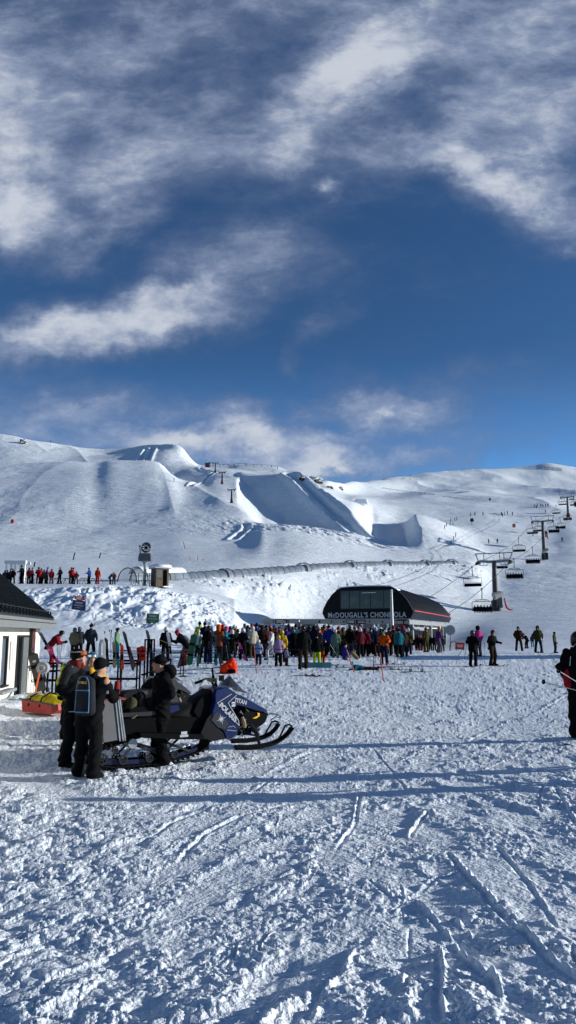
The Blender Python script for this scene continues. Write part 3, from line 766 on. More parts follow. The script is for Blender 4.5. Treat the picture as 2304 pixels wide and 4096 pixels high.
def pack_mesh(J, vox=.02, sz=1.0):
    s = SDF(.04); c = J['chest']; up = (J['neck'] - J['pel']).normalized()
    s.cone(c + Vector((-.06, .20, 0)) - up * .18 * sz, c + Vector((-.06, .19, 0)) + up * .12 * sz, .075, .065); s.cone(c + Vector((.06, .20, 0)) - up * .18 * sz, c + Vector((.06, .19, 0)) + up * .12 * sz, .075, .065)
    s.cone(c + Vector((0, .25, 0)) - up * .14 * sz, c + Vector((0, .24, 0)) - up * .02 * sz, .06, .055)
    return s.mesh('backpack', vox)

POSES = dict(
    stand=P_(),
    wide=P_(anL=(-.2, .03, .1), anR=(.2, -.02, .1), knL=(-.16, -.05, .5), knR=(.16, -.06, .5), elL=(-.3, .08, 1.16), elR=(.3, .08, 1.16), wrL=(-.27, -.12, 1.0), wrR=(.27, -.12, 1.0)),
    poles=P_(elL=(-.28, -.02, 1.17), elR=(.28, -.02, 1.17), wrL=(-.26, -.28, 1.12), wrR=(.26, -.28, 1.12), pel=(0, .04, .92), chest=(0, -.02, 1.27), neck=(0, -.05, 1.44), head=(0, -.1, 1.60), shL=(-.18, -.03, 1.39), shR=(.18, -.03, 1.39), knL=(-.12, -.08, .5), knR=(.12, -.08, .5)),
    walk=P_(hipL=(-.09, 0, .90), knL=(-.1, -.22, .55), anL=(-.1, -.20, .12), knR=(.1, .06, .49), anR=(.1, .34, .17), elL=(-.25, .12, 1.14), wrL=(-.22, .08, .9), elR=(.25, -.08, 1.14), wrR=(.22, -.24, 1.0), toeR=(.1, .20, .06), head=(0, -.05, 1.61)),
    lean=P_(pel=(0, .12, .90), chest=(0, -.10, 1.17), neck=(0, -.24, 1.31), head=(0, -.36, 1.41), tilt=.35, shL=(-.18, -.18, 1.26), shR=(.18, -.18, 1.26), elL=(-.25, -.26, 1.02), elR=(.25, -.26, 1.02), wrL=(-.16, -.48, 1.06), wrR=(.16, -.48, 1.06), hipL=(-.09, .12, .88), hipR=(.09, .12, .88), knL=(-.11, -.02, .48), knR=(.11, -.02, .48)),
    sit=P_(pel=(0, .1, .14), chest=(0, .12, .50), neck=(0, .09, .67), head=(0, .05, .83), shL=(-.18, .11, .62), shR=(.18, .11, .62), elL=(-.27, .05, .36), elR=(.27, .05, .36), wrL=(-.2, -.2, .36), wrR=(.2, -.2, .36), hipL=(-.1, .08, .13), hipR=(.1, .08, .13), knL=(-.16, -.32, .42), knR=(.16, -.32, .42), anL=(-.15, -.62, .1), anR=(.15, -.62, .1), toeL=(-.16, -.7, .16), toeR=(.16, -.7, .16)),
    lie=P_(pel=(0, .0, .14), chest=(0, .33, .20), neck=(0, .50, .27), head=(0, .62, .38), tilt=-.3, shL=(-.18, .44, .24), shR=(.18, .44, .24), elL=(-.28, .52, .08), elR=(.28, .46, .09), wrL=(-.3, .30, .06), wrR=(.34, .70, .05), hipL=(-.09, -.03, .13), hipR=(.09, -.03, .13), knL=(-.14, -.46, .13), knR=(.14, -.46, .13), anL=(-.16, -.86, .10), anR=(.16, -.86, .10), toeL=(-.16, -.92, .18), toeR=(.16, -.92, .18)),
    chair=P_(pel=(0, .08, .12), chest=(0, .10, .48), neck=(0, .06, .64), head=(0, .02, .80), shL=(-.17, .08, .60), shR=(.17, .08, .60), elL=(-.23, .0, .36), elR=(.23, .0, .36), wrL=(-.12, -.22, .36), wrR=(.12, -.22, .36), hipL=(-.09, .08, .11), hipR=(.09, .08, .11), knL=(-.12, -.36, .14), knR=(.12, -.36, .14), anL=(-.12, -.34, -.28), anR=(.12, -.34, -.28)),
)
_MC = {}
def parts_for(pose, vox):
    if (pose, vox) in _MC: return _MC[pose, vox]
    J = POSES[pose]
    d = dict(body=body_mesh(J, vox), jacket=jacket_mesh(J, vox), trousers=trousers_mesh(J, vox), bootL=boots_mesh(J, vox, 'L'), bootR=boots_mesh(J, vox, 'R'),
             gloveL=glove_mesh(J, vox, 'L'), gloveR=glove_mesh(J, vox, 'R'), helmet=helmet_mesh(J, .02), beanie=beanie_mesh(J, .02, True), hood=hood_mesh(J, .022), goggles=goggles_mesh(J), pack=pack_mesh(J, .024))
    d['body'].materials.append(M['skin'])
    for k in d:
        if k != 'body': d[k].materials.append(M['shell'] if k in ('helmet', 'goggles') else M['cloth'])
    _MC[pose, vox] = d; return d
COL = dict(black=(.005, .005, .006), navy=(.007, .012, .04), blue=(.015, .07, .30), royal=(.02, .03, .28), teal=(.01, .16, .20), aqua=(.05, .30, .36), red=(.42, .015, .02), crimson=(.22, .01, .02), scarlet=(.55, .03, .01),
           orange=(.68, .10, .012), rust=(.26, .06, .02), yellow=(.62, .38, .02), mustard=(.34, .22, .02), neon=(.45, .62, .03), lime=(.18, .42, .06), green=(.03, .14, .05), sage=(.12, .20, .15), mint=(.16, .32, .18),
           olive=(.06, .06, .02), brown=(.035, .02, .013), tan=(.26, .20, .11), camo=(.09, .11, .05), cream=(.55, .52, .40), white=(.72, .72, .72), grey=(.13, .14, .15), slate=(.035, .042, .055), lilac=(.42, .28, .46), lavender=(.36, .36, .55),
           pink=(.60, .05, .25), purple=(.12, .03, .18), paleblue=(.32, .42, .60), maroon=(.10, .012, .02))
def person(pose, at_, yaw, jacket, trousers, head='helmet', hc='black', label='', group=None, boots='black', gloves='black', goggles=None, pack=None, scale=1.0, vox=.026, extras=True, cat='person'):
    d = parts_for(pose, vox); c = lambda q: tuple(v * .68 for v in COL[q]) if isinstance(q, str) else q
    o = link('person', d['body'], loc=at_, rz=yaw); o.scale = (scale,) * 3
    tag(o, label, cat, group)
    link('jacket', d['jacket'], parent=o, color=c(jacket)); link('trousers', d['trousers'], parent=o, color=c(trousers))
    if head: link(head, d[head], parent=o, color=c(hc))
    if extras:
        for q in 'LR':
            link('boot', d['boot' + q], parent=o, color=c(boots)); link('glove', d['glove' + q], parent=o, color=c(gloves))
        if goggles: link('goggles', d['goggles'], parent=o, color=c(goggles))
    if pack: link('backpack', d['pack'], parent=o, color=c(pack))
    return o

# skis, poles and boards -------------------------------------------------------------
def ski_mesh(L_=1.7, w=.085):
    b = B(); rings = []
    for t in np.linspace(0, 1, 15):
        y = L_ * (t - .5); z = .10 * max(0, (t - .88) / .12) ** 2 + .03 * max(0, (.06 - t) / .06) ** 2
        ww = w * (.5 + .18 * abs(2 * t - 1) ** 2) * (1 if .03 < t < .97 else .5); th = .012 if .1 < t < .9 else .007
        rings.append([(-ww, -y, z), (ww, -y, z), (ww, -y, z + th), (-ww, -y, z + th)])
    b.loft(rings); return b.mesh('ski')
def board_mesh(L_=1.55, w=.14):
    b = B(); rings = []
    for t in np.linspace(0, 1, 21):
        y = L_ * (t - .5); e = abs(2 * t - 1); ww = w * (.86 + .14 * e ** 2) * math.sqrt(max(.02, 1 - max(0, (e - .82) / .18) ** 2)); z = .05 * max(0, (e - .85) / .15) ** 2
        rings.append([(-ww, -y, z), (ww, -y, z), (ww, -y, z + .012), (-ww, -y, z + .012)])
    b.loft(rings); return b.mesh('snowboard')
def binding_mesh():
    b = B(); b.box((0, .12, .03), (.07, .10, .05)); b.box((0, -.14, .03), (.075, .09, .055)); b.box((0, 0, .018), (.05, .36, .02)); b.bar((0, .16, .04), (0, .17, .10), .05, .03); return b.mesh('binding')
def bbind_mesh():
    b = B(); b.box((0, 0, .02), (.2, .10, .03)); b.tube([(.08, -.05, .03), (.11, -.04, .15), (.115, 0, .20), (.11, .04, .15), (.08, .05, .03)], .014, 6); b.tube([(-.06, -.06, .03), (-.04, 0, .10), (-.06, .06, .03)], .018, 6); return b.mesh('binding')
SKI = ski_mesh(); BOARD = board_mesh(); BIND = binding_mesh(); BBIND = bbind_mesh()
for m_ in (SKI, BOARD): m_.materials.append(M['paint'])
for m_ in (BIND, BBIND): m_.materials.append(M['black'])
def ski(loc, rot, c, label, group=None, L_=1.0, cat='ski', bind=(.012, .012, .012)):
    o = link('ski', SKI, color=c, loc=loc); o.rotation_euler = rot; o.scale = (1, L_, 1); tag(o, label, cat, group)
    link('binding', BIND, parent=o); return o
def board(loc, rot, c, label, group=None, L_=1.0):
    o = link('snowboard', BOARD, color=c, loc=loc); o.rotation_euler = rot; o.scale = (1, L_, 1); tag(o, label, 'snowboard', group)
    for y in (-.26, .26):
        q = link('binding', BBIND, parent=o); q.location = (0, y, .012)
    return o
def _pole():
    b = B(); b.tube([(0, 0, .03), (0, 0, 1.05)], .008, 6); b.tube([(0, 0, 0), (0, 0, .05)], .004, 5); m = b.mesh('ski_pole', True)
    g = B(); g.tube([(0, 0, 1.03), (0, 0, 1.15)], [.014, .018], 7); g.ball((0, 0, 1.155), .02, 8, 5); s = B(); s.lathe([(.008, .07), (.045, .062), (.045, .056), (.008, .055)], 10)
    return m, g.mesh('grip', True), s.mesh('basket')
POLE, PGRIP, PBASK = _pole(); POLE.materials.append(M['paint']); PGRIP.materials.append(M['black']); PBASK.materials.append(M['black'])
def ski_pole(a, b_, c, label, group=None):
    """tip at a, grip end at b_"""
    a = Vector(a); b_ = Vector(b_); d = b_ - a
    o = link('ski_pole', POLE, color=c, loc=a); o.rotation_euler = d.to_track_quat('Z', 'Y').to_euler(); o.scale = (1, 1, d.length / 1.16); tag(o, label, 'ski pole', group)
    link('grip', PGRIP, parent=o); link('basket', PBASK, parent=o); return o
def worn_skis(p, c, gap=.13, turn=0.0):
    for q in (-1, 1):
        s_ = link('ski', SKI, parent=p, color=COL[c]); s_.location = (q * gap, -.05, .0); s_.rotation_euler = (0, 0, turn)
        s2 = link('binding', BIND, parent=s_)
print('people kit', round(time.time() - T0, 1))
# ================================================================ LODGE (left edge)
A_ = W(150, 2700, 25); B_ = W(0, 2800, 19.9)
def frame(o, xdir):
    """matrix with x along xdir (level), z up"""
    x = Vector((xdir.x, xdir.y, 0)).normalized(); z = Vector((0, 0, 1)); y = z.cross(x)
    return Matrix(((x.x, y.x, 0, o.x), (x.y, y.y, 0, o.y), (0, 0, 1, o.z), (0, 0, 0, 1)))
LM = frame(Vector((A_.x, A_.y, 0)), B_ - A_)
lodge = link('lodge', None); lodge.matrix_world = LM
tag(lodge, 'low cream lodge with a dark standing-seam roof, open door and windows at the left edge', 'building')
def wu(px):      # distance along the wall at photo column px
    o = LM.translation; dx = LM.col[0].xy; t = W(px, 2600, 1.0); r = Vector((t.x, t.y))
    det = dx.x * -r.y + dx.y * r.x
    return (-(o.x) * -r.y - (o.y) * r.x) / det if abs(det) > 1e-9 else 0
def wz(px, py):
    u = wu(px); p = LM @ Vector((u, 0, 0)); return W(px, py, p.y).z
zt = 2.34
d0, d1 = wu(109), wu(65); w0, w1 = wu(34), wu(8); v0, v1 = wu(140), wu(126)
dz = 2.06; wz0, wz1 = .72, 2.06; vz0, vz1 = 1.35, 2.05
b = B()      # wall built round its openings, 0.25 thick
def wall(u0, u1, z0, z1): b.box(((u0 + u1) / 2, -.125, (z0 + z1) / 2), (u1 - u0, .25, z1 - z0))
wall(0, v0, -.5, zt); wall(v0, v1, -.5, vz0); wall(v0, v1, vz1, zt); wall(v1, d0, -.5, zt); wall(d0, d1, dz, zt); wall(d1, w0, -.5, zt); wall(w0, w1, -.5, wz0); wall(w0, w1, wz1, zt); wall(w1, 16, -.5, zt)
b.box((.125, -4.25, 1), (.25, 8, 3)); b.box((8, -8.3, 1), (16, .25, 3)); b.box((15.9, -4.2, 1), (.25, 7.9, 3))
b.add([(.12, -.25, 2.4), (.12, -8.2, 2.4), (.12, -4.2, 5.6), (.3, -.25, 2.4), (.3, -8.2, 2.4), (.3, -4.2, 5.6)], [(0, 1, 2), (3, 5, 4), (0, 3, 4, 1), (1, 4, 5, 2), (2, 5, 3, 0)])
part('wall', b, M['cream'], lodge)
b = B(); sl = .0   # roof: two slopes with an overhang, standing seams
ov = .42; y_e = ov; z_e = 2.50; y_r = -4.2; z_r = z_e + (ov + 4.2) * .80
for s_ in (1, -1):
    ye = y_e if s_ == 1 else -8.4 - ov
    th = .10
    b.add([(-.15, ye, z_e), (16.3, ye, z_e), (16.3, y_r, z_r), (-.15, y_r, z_r), (-.15, ye, z_e + th), (16.3, ye, z_e + th), (16.3, y_r, z_r + th), (-.15, y_r, z_r + th)], [(0, 1, 2, 3), (4, 5, 6, 7), (0, 1, 5, 4), (1, 2, 6, 5), (2, 3, 7, 6), (3, 0, 4, 7)])
roofm = mat('dark_roof_metal', (.02, .024, .024), .45, .3, var=.25, scale=1.5)
rf = part('roof', b, roofm, lodge)
b = B()
for k in range(38):
    x = -.1 + k * .44
    b.bar((x, y_e - .02, z_e + .13), (x, y_r, z_r + .13), .03, .07)
    b.box((x, y_e - .12, z_e + .26), (.03, .05, .20))
for z in (.33,): b.box((8, y_e - .12, z_e + z), (16.3, .02, .02))
part('seam', b, roofm, rf)
b = B(); b.box((8.08, ov + .02, 2.40), (16.5, .06, .26)); b.box((8.08, ov + .08, 2.50), (16.5, .10, .08)); b.box((-.17, -4.2, 2.42), (.05, 9.2, .16))
part('fascia', b, mat('fascia_grey', (.16, .17, .17), .6), lodge)
b = B(); b.box((8.08, ov / 2, 2.30), (16.4, ov, .03)); part('soffit', b, M['grey'], lodge)
dr = link('door', None, parent=lodge)
b = B(); b.box((d0 + .02, -.05, dz / 2 - .2), (.05, .2, dz + .38)); b.box((d1 - .02, -.05, dz / 2 - .2), (.05, .2, dz + .38)); b.box(((d0 + d1) / 2, -.05, dz - .01), (d1 - d0, .2, .05)); part('door_frame', b, M['dark'], dr)
b = B(); dm = d0 + (d1 - d0) * .52; b.box(((d0 + dm) / 2 + .02, .02, dz / 2 - .2), (dm - d0 - .04, .05, dz + .3)); part('door_leaf', b, mat('door_grey', (.12, .13, .125), .5), dr)
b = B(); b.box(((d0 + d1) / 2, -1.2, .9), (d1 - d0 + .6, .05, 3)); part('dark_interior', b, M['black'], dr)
for u0, u1, z0, z1 in ((w0, w1, wz0, wz1), (v0, v1, vz0, vz1)):
    f = B(); f.box((u0 + .03, -.06, (z0 + z1) / 2), (.06, .1, z1 - z0)); f.box((u1 - .03, -.06, (z0 + z1) / 2), (.06, .1, z1 - z0)); f.box(((u0 + u1) / 2, -.06, z1 - .03), (u1 - u0 - .12, .1, .06)); f.box(((u0 + u1) / 2, -.02, z0 + .02), (u1 - u0 - .12, .2, .05))
    wn_ = link('window', None, parent=lodge); part('window_frame', f, M['dark'], wn_)
    g = B(); g.box(((u0 + u1) / 2, -.08, (z0 + z1) / 2), (u1 - u0 - .12, .02, z1 - z0 - .1)); part('pane', g, mat('window_glass', (.10, .13, .17), .08, spec=1.0), wn_)
b = B(); b.box(((w0 + w1) / 2 + .2, .12, wz0 - .10), (w1 - w0 + .9, .22, .07)); b.bar((w0 + .1, .04, wz0 - .35), (w0 + .1, .2, wz0 - .12), .04); part('shelf', b, M['grey'], lodge)
b = B(); b.box((-.02 + .12, .012, 1.0), (.16, .024, 2.6)); part('corner_trim', b, M['white'], lodge)
# signs on the wall
u = (wu(49) + wu(39)) / 2
sg = thing('wall_sign', 'narrow white vertical sign on the lodge wall between window and door', 'sign'); sg.matrix_world = LM
b = B(); b.box((u, .03, 1.52), (wu(39) - wu(49), .03, .78)); part('panel', b, M['white'], sg)
b = B()
for k in range(8): b.box((u, .048, 1.82 - k * .07), (.07, .006, .045))
part('lettering', b, M['red'], sg)
sg = thing('poster_board', 'tall dark red poster board on the lodge wall beside the corner window', 'sign'); sg.matrix_world = LM
ua, ub = wu(127), wu(114); b = B(); b.box(((ua + ub) / 2, .06, 1.9), (ub - ua, .05, 1.0)); part('panel', b, M['dark'], sg)
b = B(); b.box(((ua + ub) / 2, .09, 1.98), (ub - ua - .06, .012, .6)); b.box(((ua + ub) / 2, .09, 1.52), (ub - ua - .06, .012, .16)); part('poster', b, mat('poster_red', (.07, .018, .015), .6, var=.5, scale=6), sg)

# ================================================================ STATION
yaw = math.radians(-20)
FR = W(1657, 2540, 77)
SM = Matrix.Translation((FR.x, FR.y, 0)) @ Matrix.Rotation(yaw, 4, 'Z')
stn = link('lift_station', None); stn.matrix_world = SM; tag(stn, 'black rounded chairlift and gondola station with ribbed roof, red stripe and white name lettering', 'building')
def prof(px, py): return (-(1657 - px) / 363 * 9.9, 2.1 + (2537 - py) / F * 78)
PR = [prof(*p) for p in ((1310, 2475), (1299, 2452), (1303, 2436), (1318, 2406), (1338, 2379), (1358, 2361), (1378, 2352), (1420, 2349), (1480, 2348), (1540, 2349), (1572, 2351), (1598, 2366), (1618, 2384), (1636, 2408), (1649, 2432), (1657, 2452), (1646, 2475))]
def shell(s, o=0.0):     # profile pulled in towards its middle by factor s, offset outwards by o
    cx, cz = -4.95, PR[0][1]
    return [(cx + (x - cx) * s + (o if x > cx else -o), cz + (z - cz) * s + o * (z > cz + .5)) for x, z in PR]
LEN = 31
b = B(); rings = []
for y, s in ((.35, 1), (9, .99), (18, .97), (25, .95), (30, .92), (33, .86), (34.6, .74), (35, .6)):
    rings.append([(x, y, z) for x, z in shell(s)])
b.loft(rings); part('roof', b, mat('station_roof', (.010, .012, .018), .35, .1, var=.2, scale=.5, spec=.3), stn, smooth=False)
rf = [o for o in stn.children if o.name.startswith('roof')][0]
b = B()
ys = [.35, 9, 18, 25, 30, 33, 34.6]; ss = [1, .99, .97, .95, .92, .86, .74]
for k in range(66):
    y = .7 + k * .5; s = float(np.interp(y, ys, ss)); P = shell(s, .03)[1:16]
    b.tube([(x, y, z) for x, z in P], .035, 4, caps=False)
part('rib', b, mat('roof_rib', (.05, .055, .065), .35, .6, var=.15), rf)
b = B(); b.loft([[(x, -.25, z) for x, z in shell(1.005)], [(x, .35, z) for x, z in shell(1.005)]]); part('front_wall', b, mat('station_black', (.004, .004, .005), .3, var=.1, spec=.12), stn)
b = B(); P = shell(1.012)[5:12]; b.loft([[(x, -.3, z) for x, z in P] + [(x, -.3, z + .10) for x, z in P[::-1]], [(x, 1.2, z) for x, z in P] + [(x, 1.2, z + .12) for x, z in P[::-1]]])
part('snow_cap', b, M['snow'], stn)
x0, zlo = prof(1374, 2436); x1, zhi = prof(1575, 2364)
fr = B()
xs = [prof(p, 2400)[0] for p in (1374, 1409, 1451, 1493, 1545, 1575)]
for x in xs: fr.box((x, -.27, (zlo + zhi) / 2), (.07, .06, zhi - zlo))
for z in (zlo, zhi): fr.box(((x0 + x1) / 2, -.27, z), (x1 - x0, .08, .07))
wn_ = link('window', None, parent=stn); part('window_frame', fr, M['dark'], wn_)
g = B(); g.box(((x0 + x1) / 2, -.262, (zlo + zhi) / 2), (x1 - x0, .02, zhi - zlo)); part('pane', g, mat('station_glass', (.006, .007, .009), .12, var=.6, scale=.7, spec=.8), wn_)
hm_ = mat('painted_reflection', (.10, .105, .115), .5)          # diagonal reflections on the glass, put in as pale grey bars
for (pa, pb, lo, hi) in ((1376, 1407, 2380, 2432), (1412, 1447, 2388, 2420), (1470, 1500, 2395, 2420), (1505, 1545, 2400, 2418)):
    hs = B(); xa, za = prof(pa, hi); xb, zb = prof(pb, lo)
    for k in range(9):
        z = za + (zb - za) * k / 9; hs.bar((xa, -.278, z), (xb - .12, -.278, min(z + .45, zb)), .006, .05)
    hs.box((xb - .1, -.278, (za + zb) / 2), (.02, .006, zb - za)); part('reflection_stripe', hs, hm_, wn_)
b = B(); za = prof(0, 2370)[1]
b.box((prof(1487, 0)[0], -.29, prof(0, 2373)[1]), (1.5, .03, .05)); part('lamp', b, M['white'], stn)
lt = text_mesh("McDOUGALL'S CHONDOLA", .72, .05, .012, space=1.12); o = link('lettering', lt, mat('letter_white', (.42, .44, .48), .5), stn)
xa, za = prof(1322, 2472); xb, zb = prof(1630, 2452); w_ = max(v.co.x for v in lt.vertices) - min(v.co.x for v in lt.vertices)
o.location = ((xa + xb) / 2, -.30, (za + zb) / 2); o.rotation_euler = (PI / 2, 0, 0); o.scale = ((xb - xa) / w_, (zb - za) / .50, 1)
b = B()          # red stripe low on the right flank
P15 = [(shell(s, .05)[15][0] - .03, y, shell(s, .05)[15][1] + .12) for y, s in zip(ys, ss)]
for i in range(len(P15) - 1): b.bar(P15[i], P15[i + 1], .06, .11)
part('stripe', b, mat('stripe_red', (.38, .03, .03), .5), stn)
b = B()          # underside, beams, columns, machinery and pale inner wall
zb_ = PR[0][1]
b.box((-4.95, 15, zb_ - .06), (8.6, 29, .12)); part('underside', b, M['grey'], stn)
for x in (-9.2, -.6):
    for y in (2, 14, 26):
        if y == 2 and x < -5: continue
        b = B(); b.box((x, y, 1.8), (.34, .5, 3.7)); part('column', b, M['steel'], stn)
b = B(); b.box((-2.2, 6, 2.7), (3.6, 9, .35)); b.box((-4.9, 11, 3.1), (8.2, .4, .5)); b.box((-.6, 13, 3.35), (.3, 26, .45)); b.box((-9.2, 13, 3.35), (.3, 26, .45)); part('beam', b, M['grey'], stn)
b = B(); b.box((-1.3, 16, 3.2), (.06, 24, .8)); part('lining', b, mat('pale_lining', (.62, .62, .50), .7), stn)
b = B(); b.box((-9, 20, 1.6), (.2, 14, 3.4)); b.box((-5, 27, 1.6), (8, .2, 3.3)); part('rear_wall', b, M['grey'], stn)
for k in range(7): b = B(); b.lathe([(.35, 0), (.35, .12), (.3, .13), (.3, -.01)], 14, (-1.2 - k * .05, 3 + k * 2.6, 2.95)); part('drive_wheel', b, M['dark'], stn, smooth=True)
b = B(); b.box((-4.9, 31.4, 4.6), (8.4, .5, .3)); b.box((-1.2, 33, 5.0), (.35, 4.5, .22)); b.box((-8.2, 33, 5.0), (.35, 4.5, .22)); part('cable_guide', b, M['dark'], stn)

# gates under the gantry
GD = 66
def gantry(pxa, pxb, d, label, posts, z0=3.02, z1=3.38):
    a = W(pxa, 2540, d); c = W(pxb, 2540, d); g = thing('gate_gantry', label, 'gate', (a.x, a.y, gz(a.x, a.y)))
    o = Vector((a.x, a.y, gz(a.x, a.y))); w_ = c.x - a.x; zz = -o.z
    b = B(); b.box((w_ / 2, 0, (z0 + z1) / 2 + zz), (w_, .3, z1 - z0)); b.box((w_ / 2, 0, z1 + zz + .03), (w_ + .3, .9, .06)); part('beam', b, M['greyp'], g)
    for p in posts:
        b = B(); x = W(p, 2540, d).x - a.x; b.box((x, 0, z0 / 2 + zz / 2), (.16, .16, z0 + zz)); part('post', b, M['white'], g)
        b = B(); b.box((x + .12, .1, 1.2), (.3, .9, 1.1)); b.bar((x + .1, -.3, 1.0), (x + .75, -.3, .95), .05); part('gate_reader', b, M['grey'], g)
    return g, a
def plate(g, a, px0, px1, z, h, txt, d, dark=True):
    xa = W(px0, 2540, d).x - a.x; xb = W(px1, 2540, d).x - a.x; o = gz(a.x, a.y)
    s = link('sign_plate', None, parent=g)
    if dark: b = B(); b.box(((xa + xb) / 2, -.19, z - o), (xb - xa, .05, h)); part('plate', b, M['black'], s)
    if txt:
        tm = text_mesh(txt, h * .95, .02, .008 if dark else .01); w_ = max(v.co.x for v in tm.vertices) - min(v.co.x for v in tm.vertices)
        t = link('lettering', tm, M['white'] if dark else M['black'], s); t.rotation_euler = (PI / 2, 0, 0); t.location = ((xa + xb) / 2, -.225 if dark else -.17, z - o); t.scale = ((xb - xa) * (.82 if dark else 1) / w_, .9, 1)
g, a = gantry(1045, 1196, GD, 'grey gate gantry with the GONDOLA sign over lanes 1 and 2', (1055, 1072, 1119, 1133, 1181))
plate(g, a, 1101, 1147, 3.2, .38, 'GONDOLA', GD); plate(g, a, 1091, 1094, 3.2, .3, '1', GD, False); plate(g, a, 1150, 1156, 3.2, .3, '2', GD, False)
g, a = gantry(1200, 1580, GD + 1, 'long grey gate gantry with the CHAIR sign below the station', (1205, 1265, 1300, 1358, 1388, 1449, 1498, 1515, 1552))
plate(g, a, 1386, 1419, 3.2, .36, 'CHAIR', GD + 1); plate(g, a, 1424, 1462, 3.2, .36, None, GD + 1)
for p, t in ((1278, '1'), (1326, '2'), (1375, '4'), (1478, '5'), (1530, '6')): plate(g, a, p - 3, p + 3, 3.2, .3, t, GD + 1, False)
xa = W(1426, 2540, GD + 1).x - a.x; b = B()
for k in range(2): b.box((xa + .42, -.225, 3.26 - gz(a.x, a.y) - k * .12), (.62, .02, .04))
part('lettering', b, M['white'], [c for c in g.children if c.name.startswith('sign_plate')][1])
t = thing('ticket_booth', 'grey booth wall between the gondola and chair gates', 'booth', (W(1228, 2540, 69).x, W(1228, 2540, 69).y, gz(W(1228, 2540, 69).x, 69)))
b = B(); b.box((0, 0, 1.2), (2.0, 1.6, 2.4)); part('wall', b, M['grey'], t); b = B(); b.box((0, 0, 2.47), (2.3, 2.0, .12)); part('roof', b, M['steel'], t); b = B(); b.box((.1, -.82, 1.5), (1.1, .04, .8)); part('window', b, M['glassd'], t)
# lamp pole in front of the station
p = at(1571, 54); t = thing('lamp_pole', 'slim pale metal pole standing in front of the station letters', 'pole', p)
b = B(); b.tube([(0, 0, -.2), (0, 0, 1.2), (0, 0, 4.45)], [.14, .13, .075], 10); part('pole', b, mat('pale_pole', (.45, .46, .47), .5, .3), t, smooth=True); b = B(); b.box((.1, -.1, 1.55), (.3, .25, .18)); part('bracket', b, M['grey'], t); b = B(); b.box((.06, 0, 4.3), (.28, .1, .08)); part('bracket', b, M['grey'], t)
# white rail posts, disc sign, red box at the right of the station
p = at(1803, 60); t = thing('round_sign', 'grey round sign on a thin post right of the station', 'sign', p)
b = B(); b.tube([(0, 0, -.1), (0, 0, 1.5)], .03, 6); part('post', b, M['dark'], t); b = B(); b.add(*(lambda q: (q.v, q.f))(B().lathe([(.4, 0), (.4, .04)], 20))); d_ = part('disc', b, M['greyp'], t); d_.rotation_euler = (PI / 2, 0, 0); d_.location = (0, 0, 1.62)
p = at(1840, 60); t = thing('warning_board', 'small red notice board standing on the snow', 'sign', p); b = B(); b.box((0, 0, .36), (.72, .06, .55), Euler((.1, .06, 0)).to_matrix()); part('panel', b, M['red'], t)
b = B(); b.box((0, -.04, .42), (.5, .02, .05)); b.box((0, -.04, .3), (.4, .02, .05)); part('lettering', b, M['white'], t); 
for x in (-.3, .3): b = B(); b.bar((x, 0, 0), (x, 0, .3), .04); part('leg', b, M['dark'], t)
p = at(1815, 60); t = B(); t.tube([(-.35 + .35 * (1 - math.cos(a)), 0, .75 * math.sin(a)) for a in np.linspace(0, PI, 12)], .025, 6); tag(part('hoop', t, M['dark'], loc=p), 'black arched hoop stuck in the snow beside the red board', 'hoop')

# ================================================================ TERRACE: carpet tunnel, hut, snow gun, shelter, hoops, posts
tn = thing('carpet_tunnel', 'long glazed arched tunnel over the magic carpet, half buried in snow', 'tunnel', (0, 0, 0))
cen = [W(*q) for q in ((508, 2322, 99), (560, 2318, 101), (640, 2312, 104), (750, 2302, 110), (860, 2297, 117), (985, 2290, 124), (1100, 2276, 131), (1250, 2264, 142), (1500, 2255, 162), (1750, 2249, 184), (1830, 2248, 191))]
cl = [0]
for i in range(1, len(cen)): cl.append(cl[-1] + (cen[i] - cen[i - 1]).length)
def cpt(s): return Vector([np.interp(s, cl, [c[k] for c in cen]) for k in range(3)])
def arch(s, r, n=12, dz=0):
    p = cpt(s); t = (cpt(min(s + .5, cl[-1])) - cpt(max(s - .5, 0))); t.z = 0; t.normalize(); nn = Vector((-t.y, t.x, 0))
    p.z = max(p.z, gz(p.x, p.y) - .15) if False else gz(p.x, p.y) + (.12 if s < 12 else -.45) + dz
    return [p + nn * r * math.cos(a) + Vector((0, 0, r * 1.0 * math.sin(a))) for a in np.linspace(-.12, PI + .12, n)]
gl = mat('tunnel_glazing', (.15, .18, .23), .35, var=.35, scale=.5, spec=.4, alpha=.85)
glc = mat('clear_glazing', (.45, .50, .55), .15, var=.1, scale=.4, alpha=.32)
s = 8.0; k = 0
segs = []
while s < cl[-1] - 1.6:
    segs.append(s); s += 2.05
b = B(); vs = []; n = 12
S = np.arange(8.0, cl[-1], 1.02)
for s in S: vs += arch(s, 1.32 - .18 * (s > 40), n)
fs = [(i * n + j, i * n + j + 1, (i + 1) * n + j + 1, (i + 1) * n + j) for i in range(len(S) - 1) for j in range(n - 1)]
b.add(vs, fs); part('glazing', b, gl, tn, smooth=True)
for s in segs:
    b = B(); b.tube(arch(s, 1.345 - .18 * (s > 40), 12), .028, 5); part('rib', b, M['dark'], tn)
for s in (22.5, 46.5, 64, 80, 97, 110):
    b = B(); P = arch(s, 1.5, 14); Q = arch(s + 1.3, 1.5, 14); m_ = len(P)
    b.add(P + Q, [(j, j + 1, m_ + j + 1, m_ + j) for j in range(m_ - 1)]); part('glazing', b, gl, tn, smooth=True)
    for ss_ in (s, s + 1.3): b = B(); b.tube(arch(ss_, 1.52, 14), .05, 5); part('rib', b, M['dark'], tn)
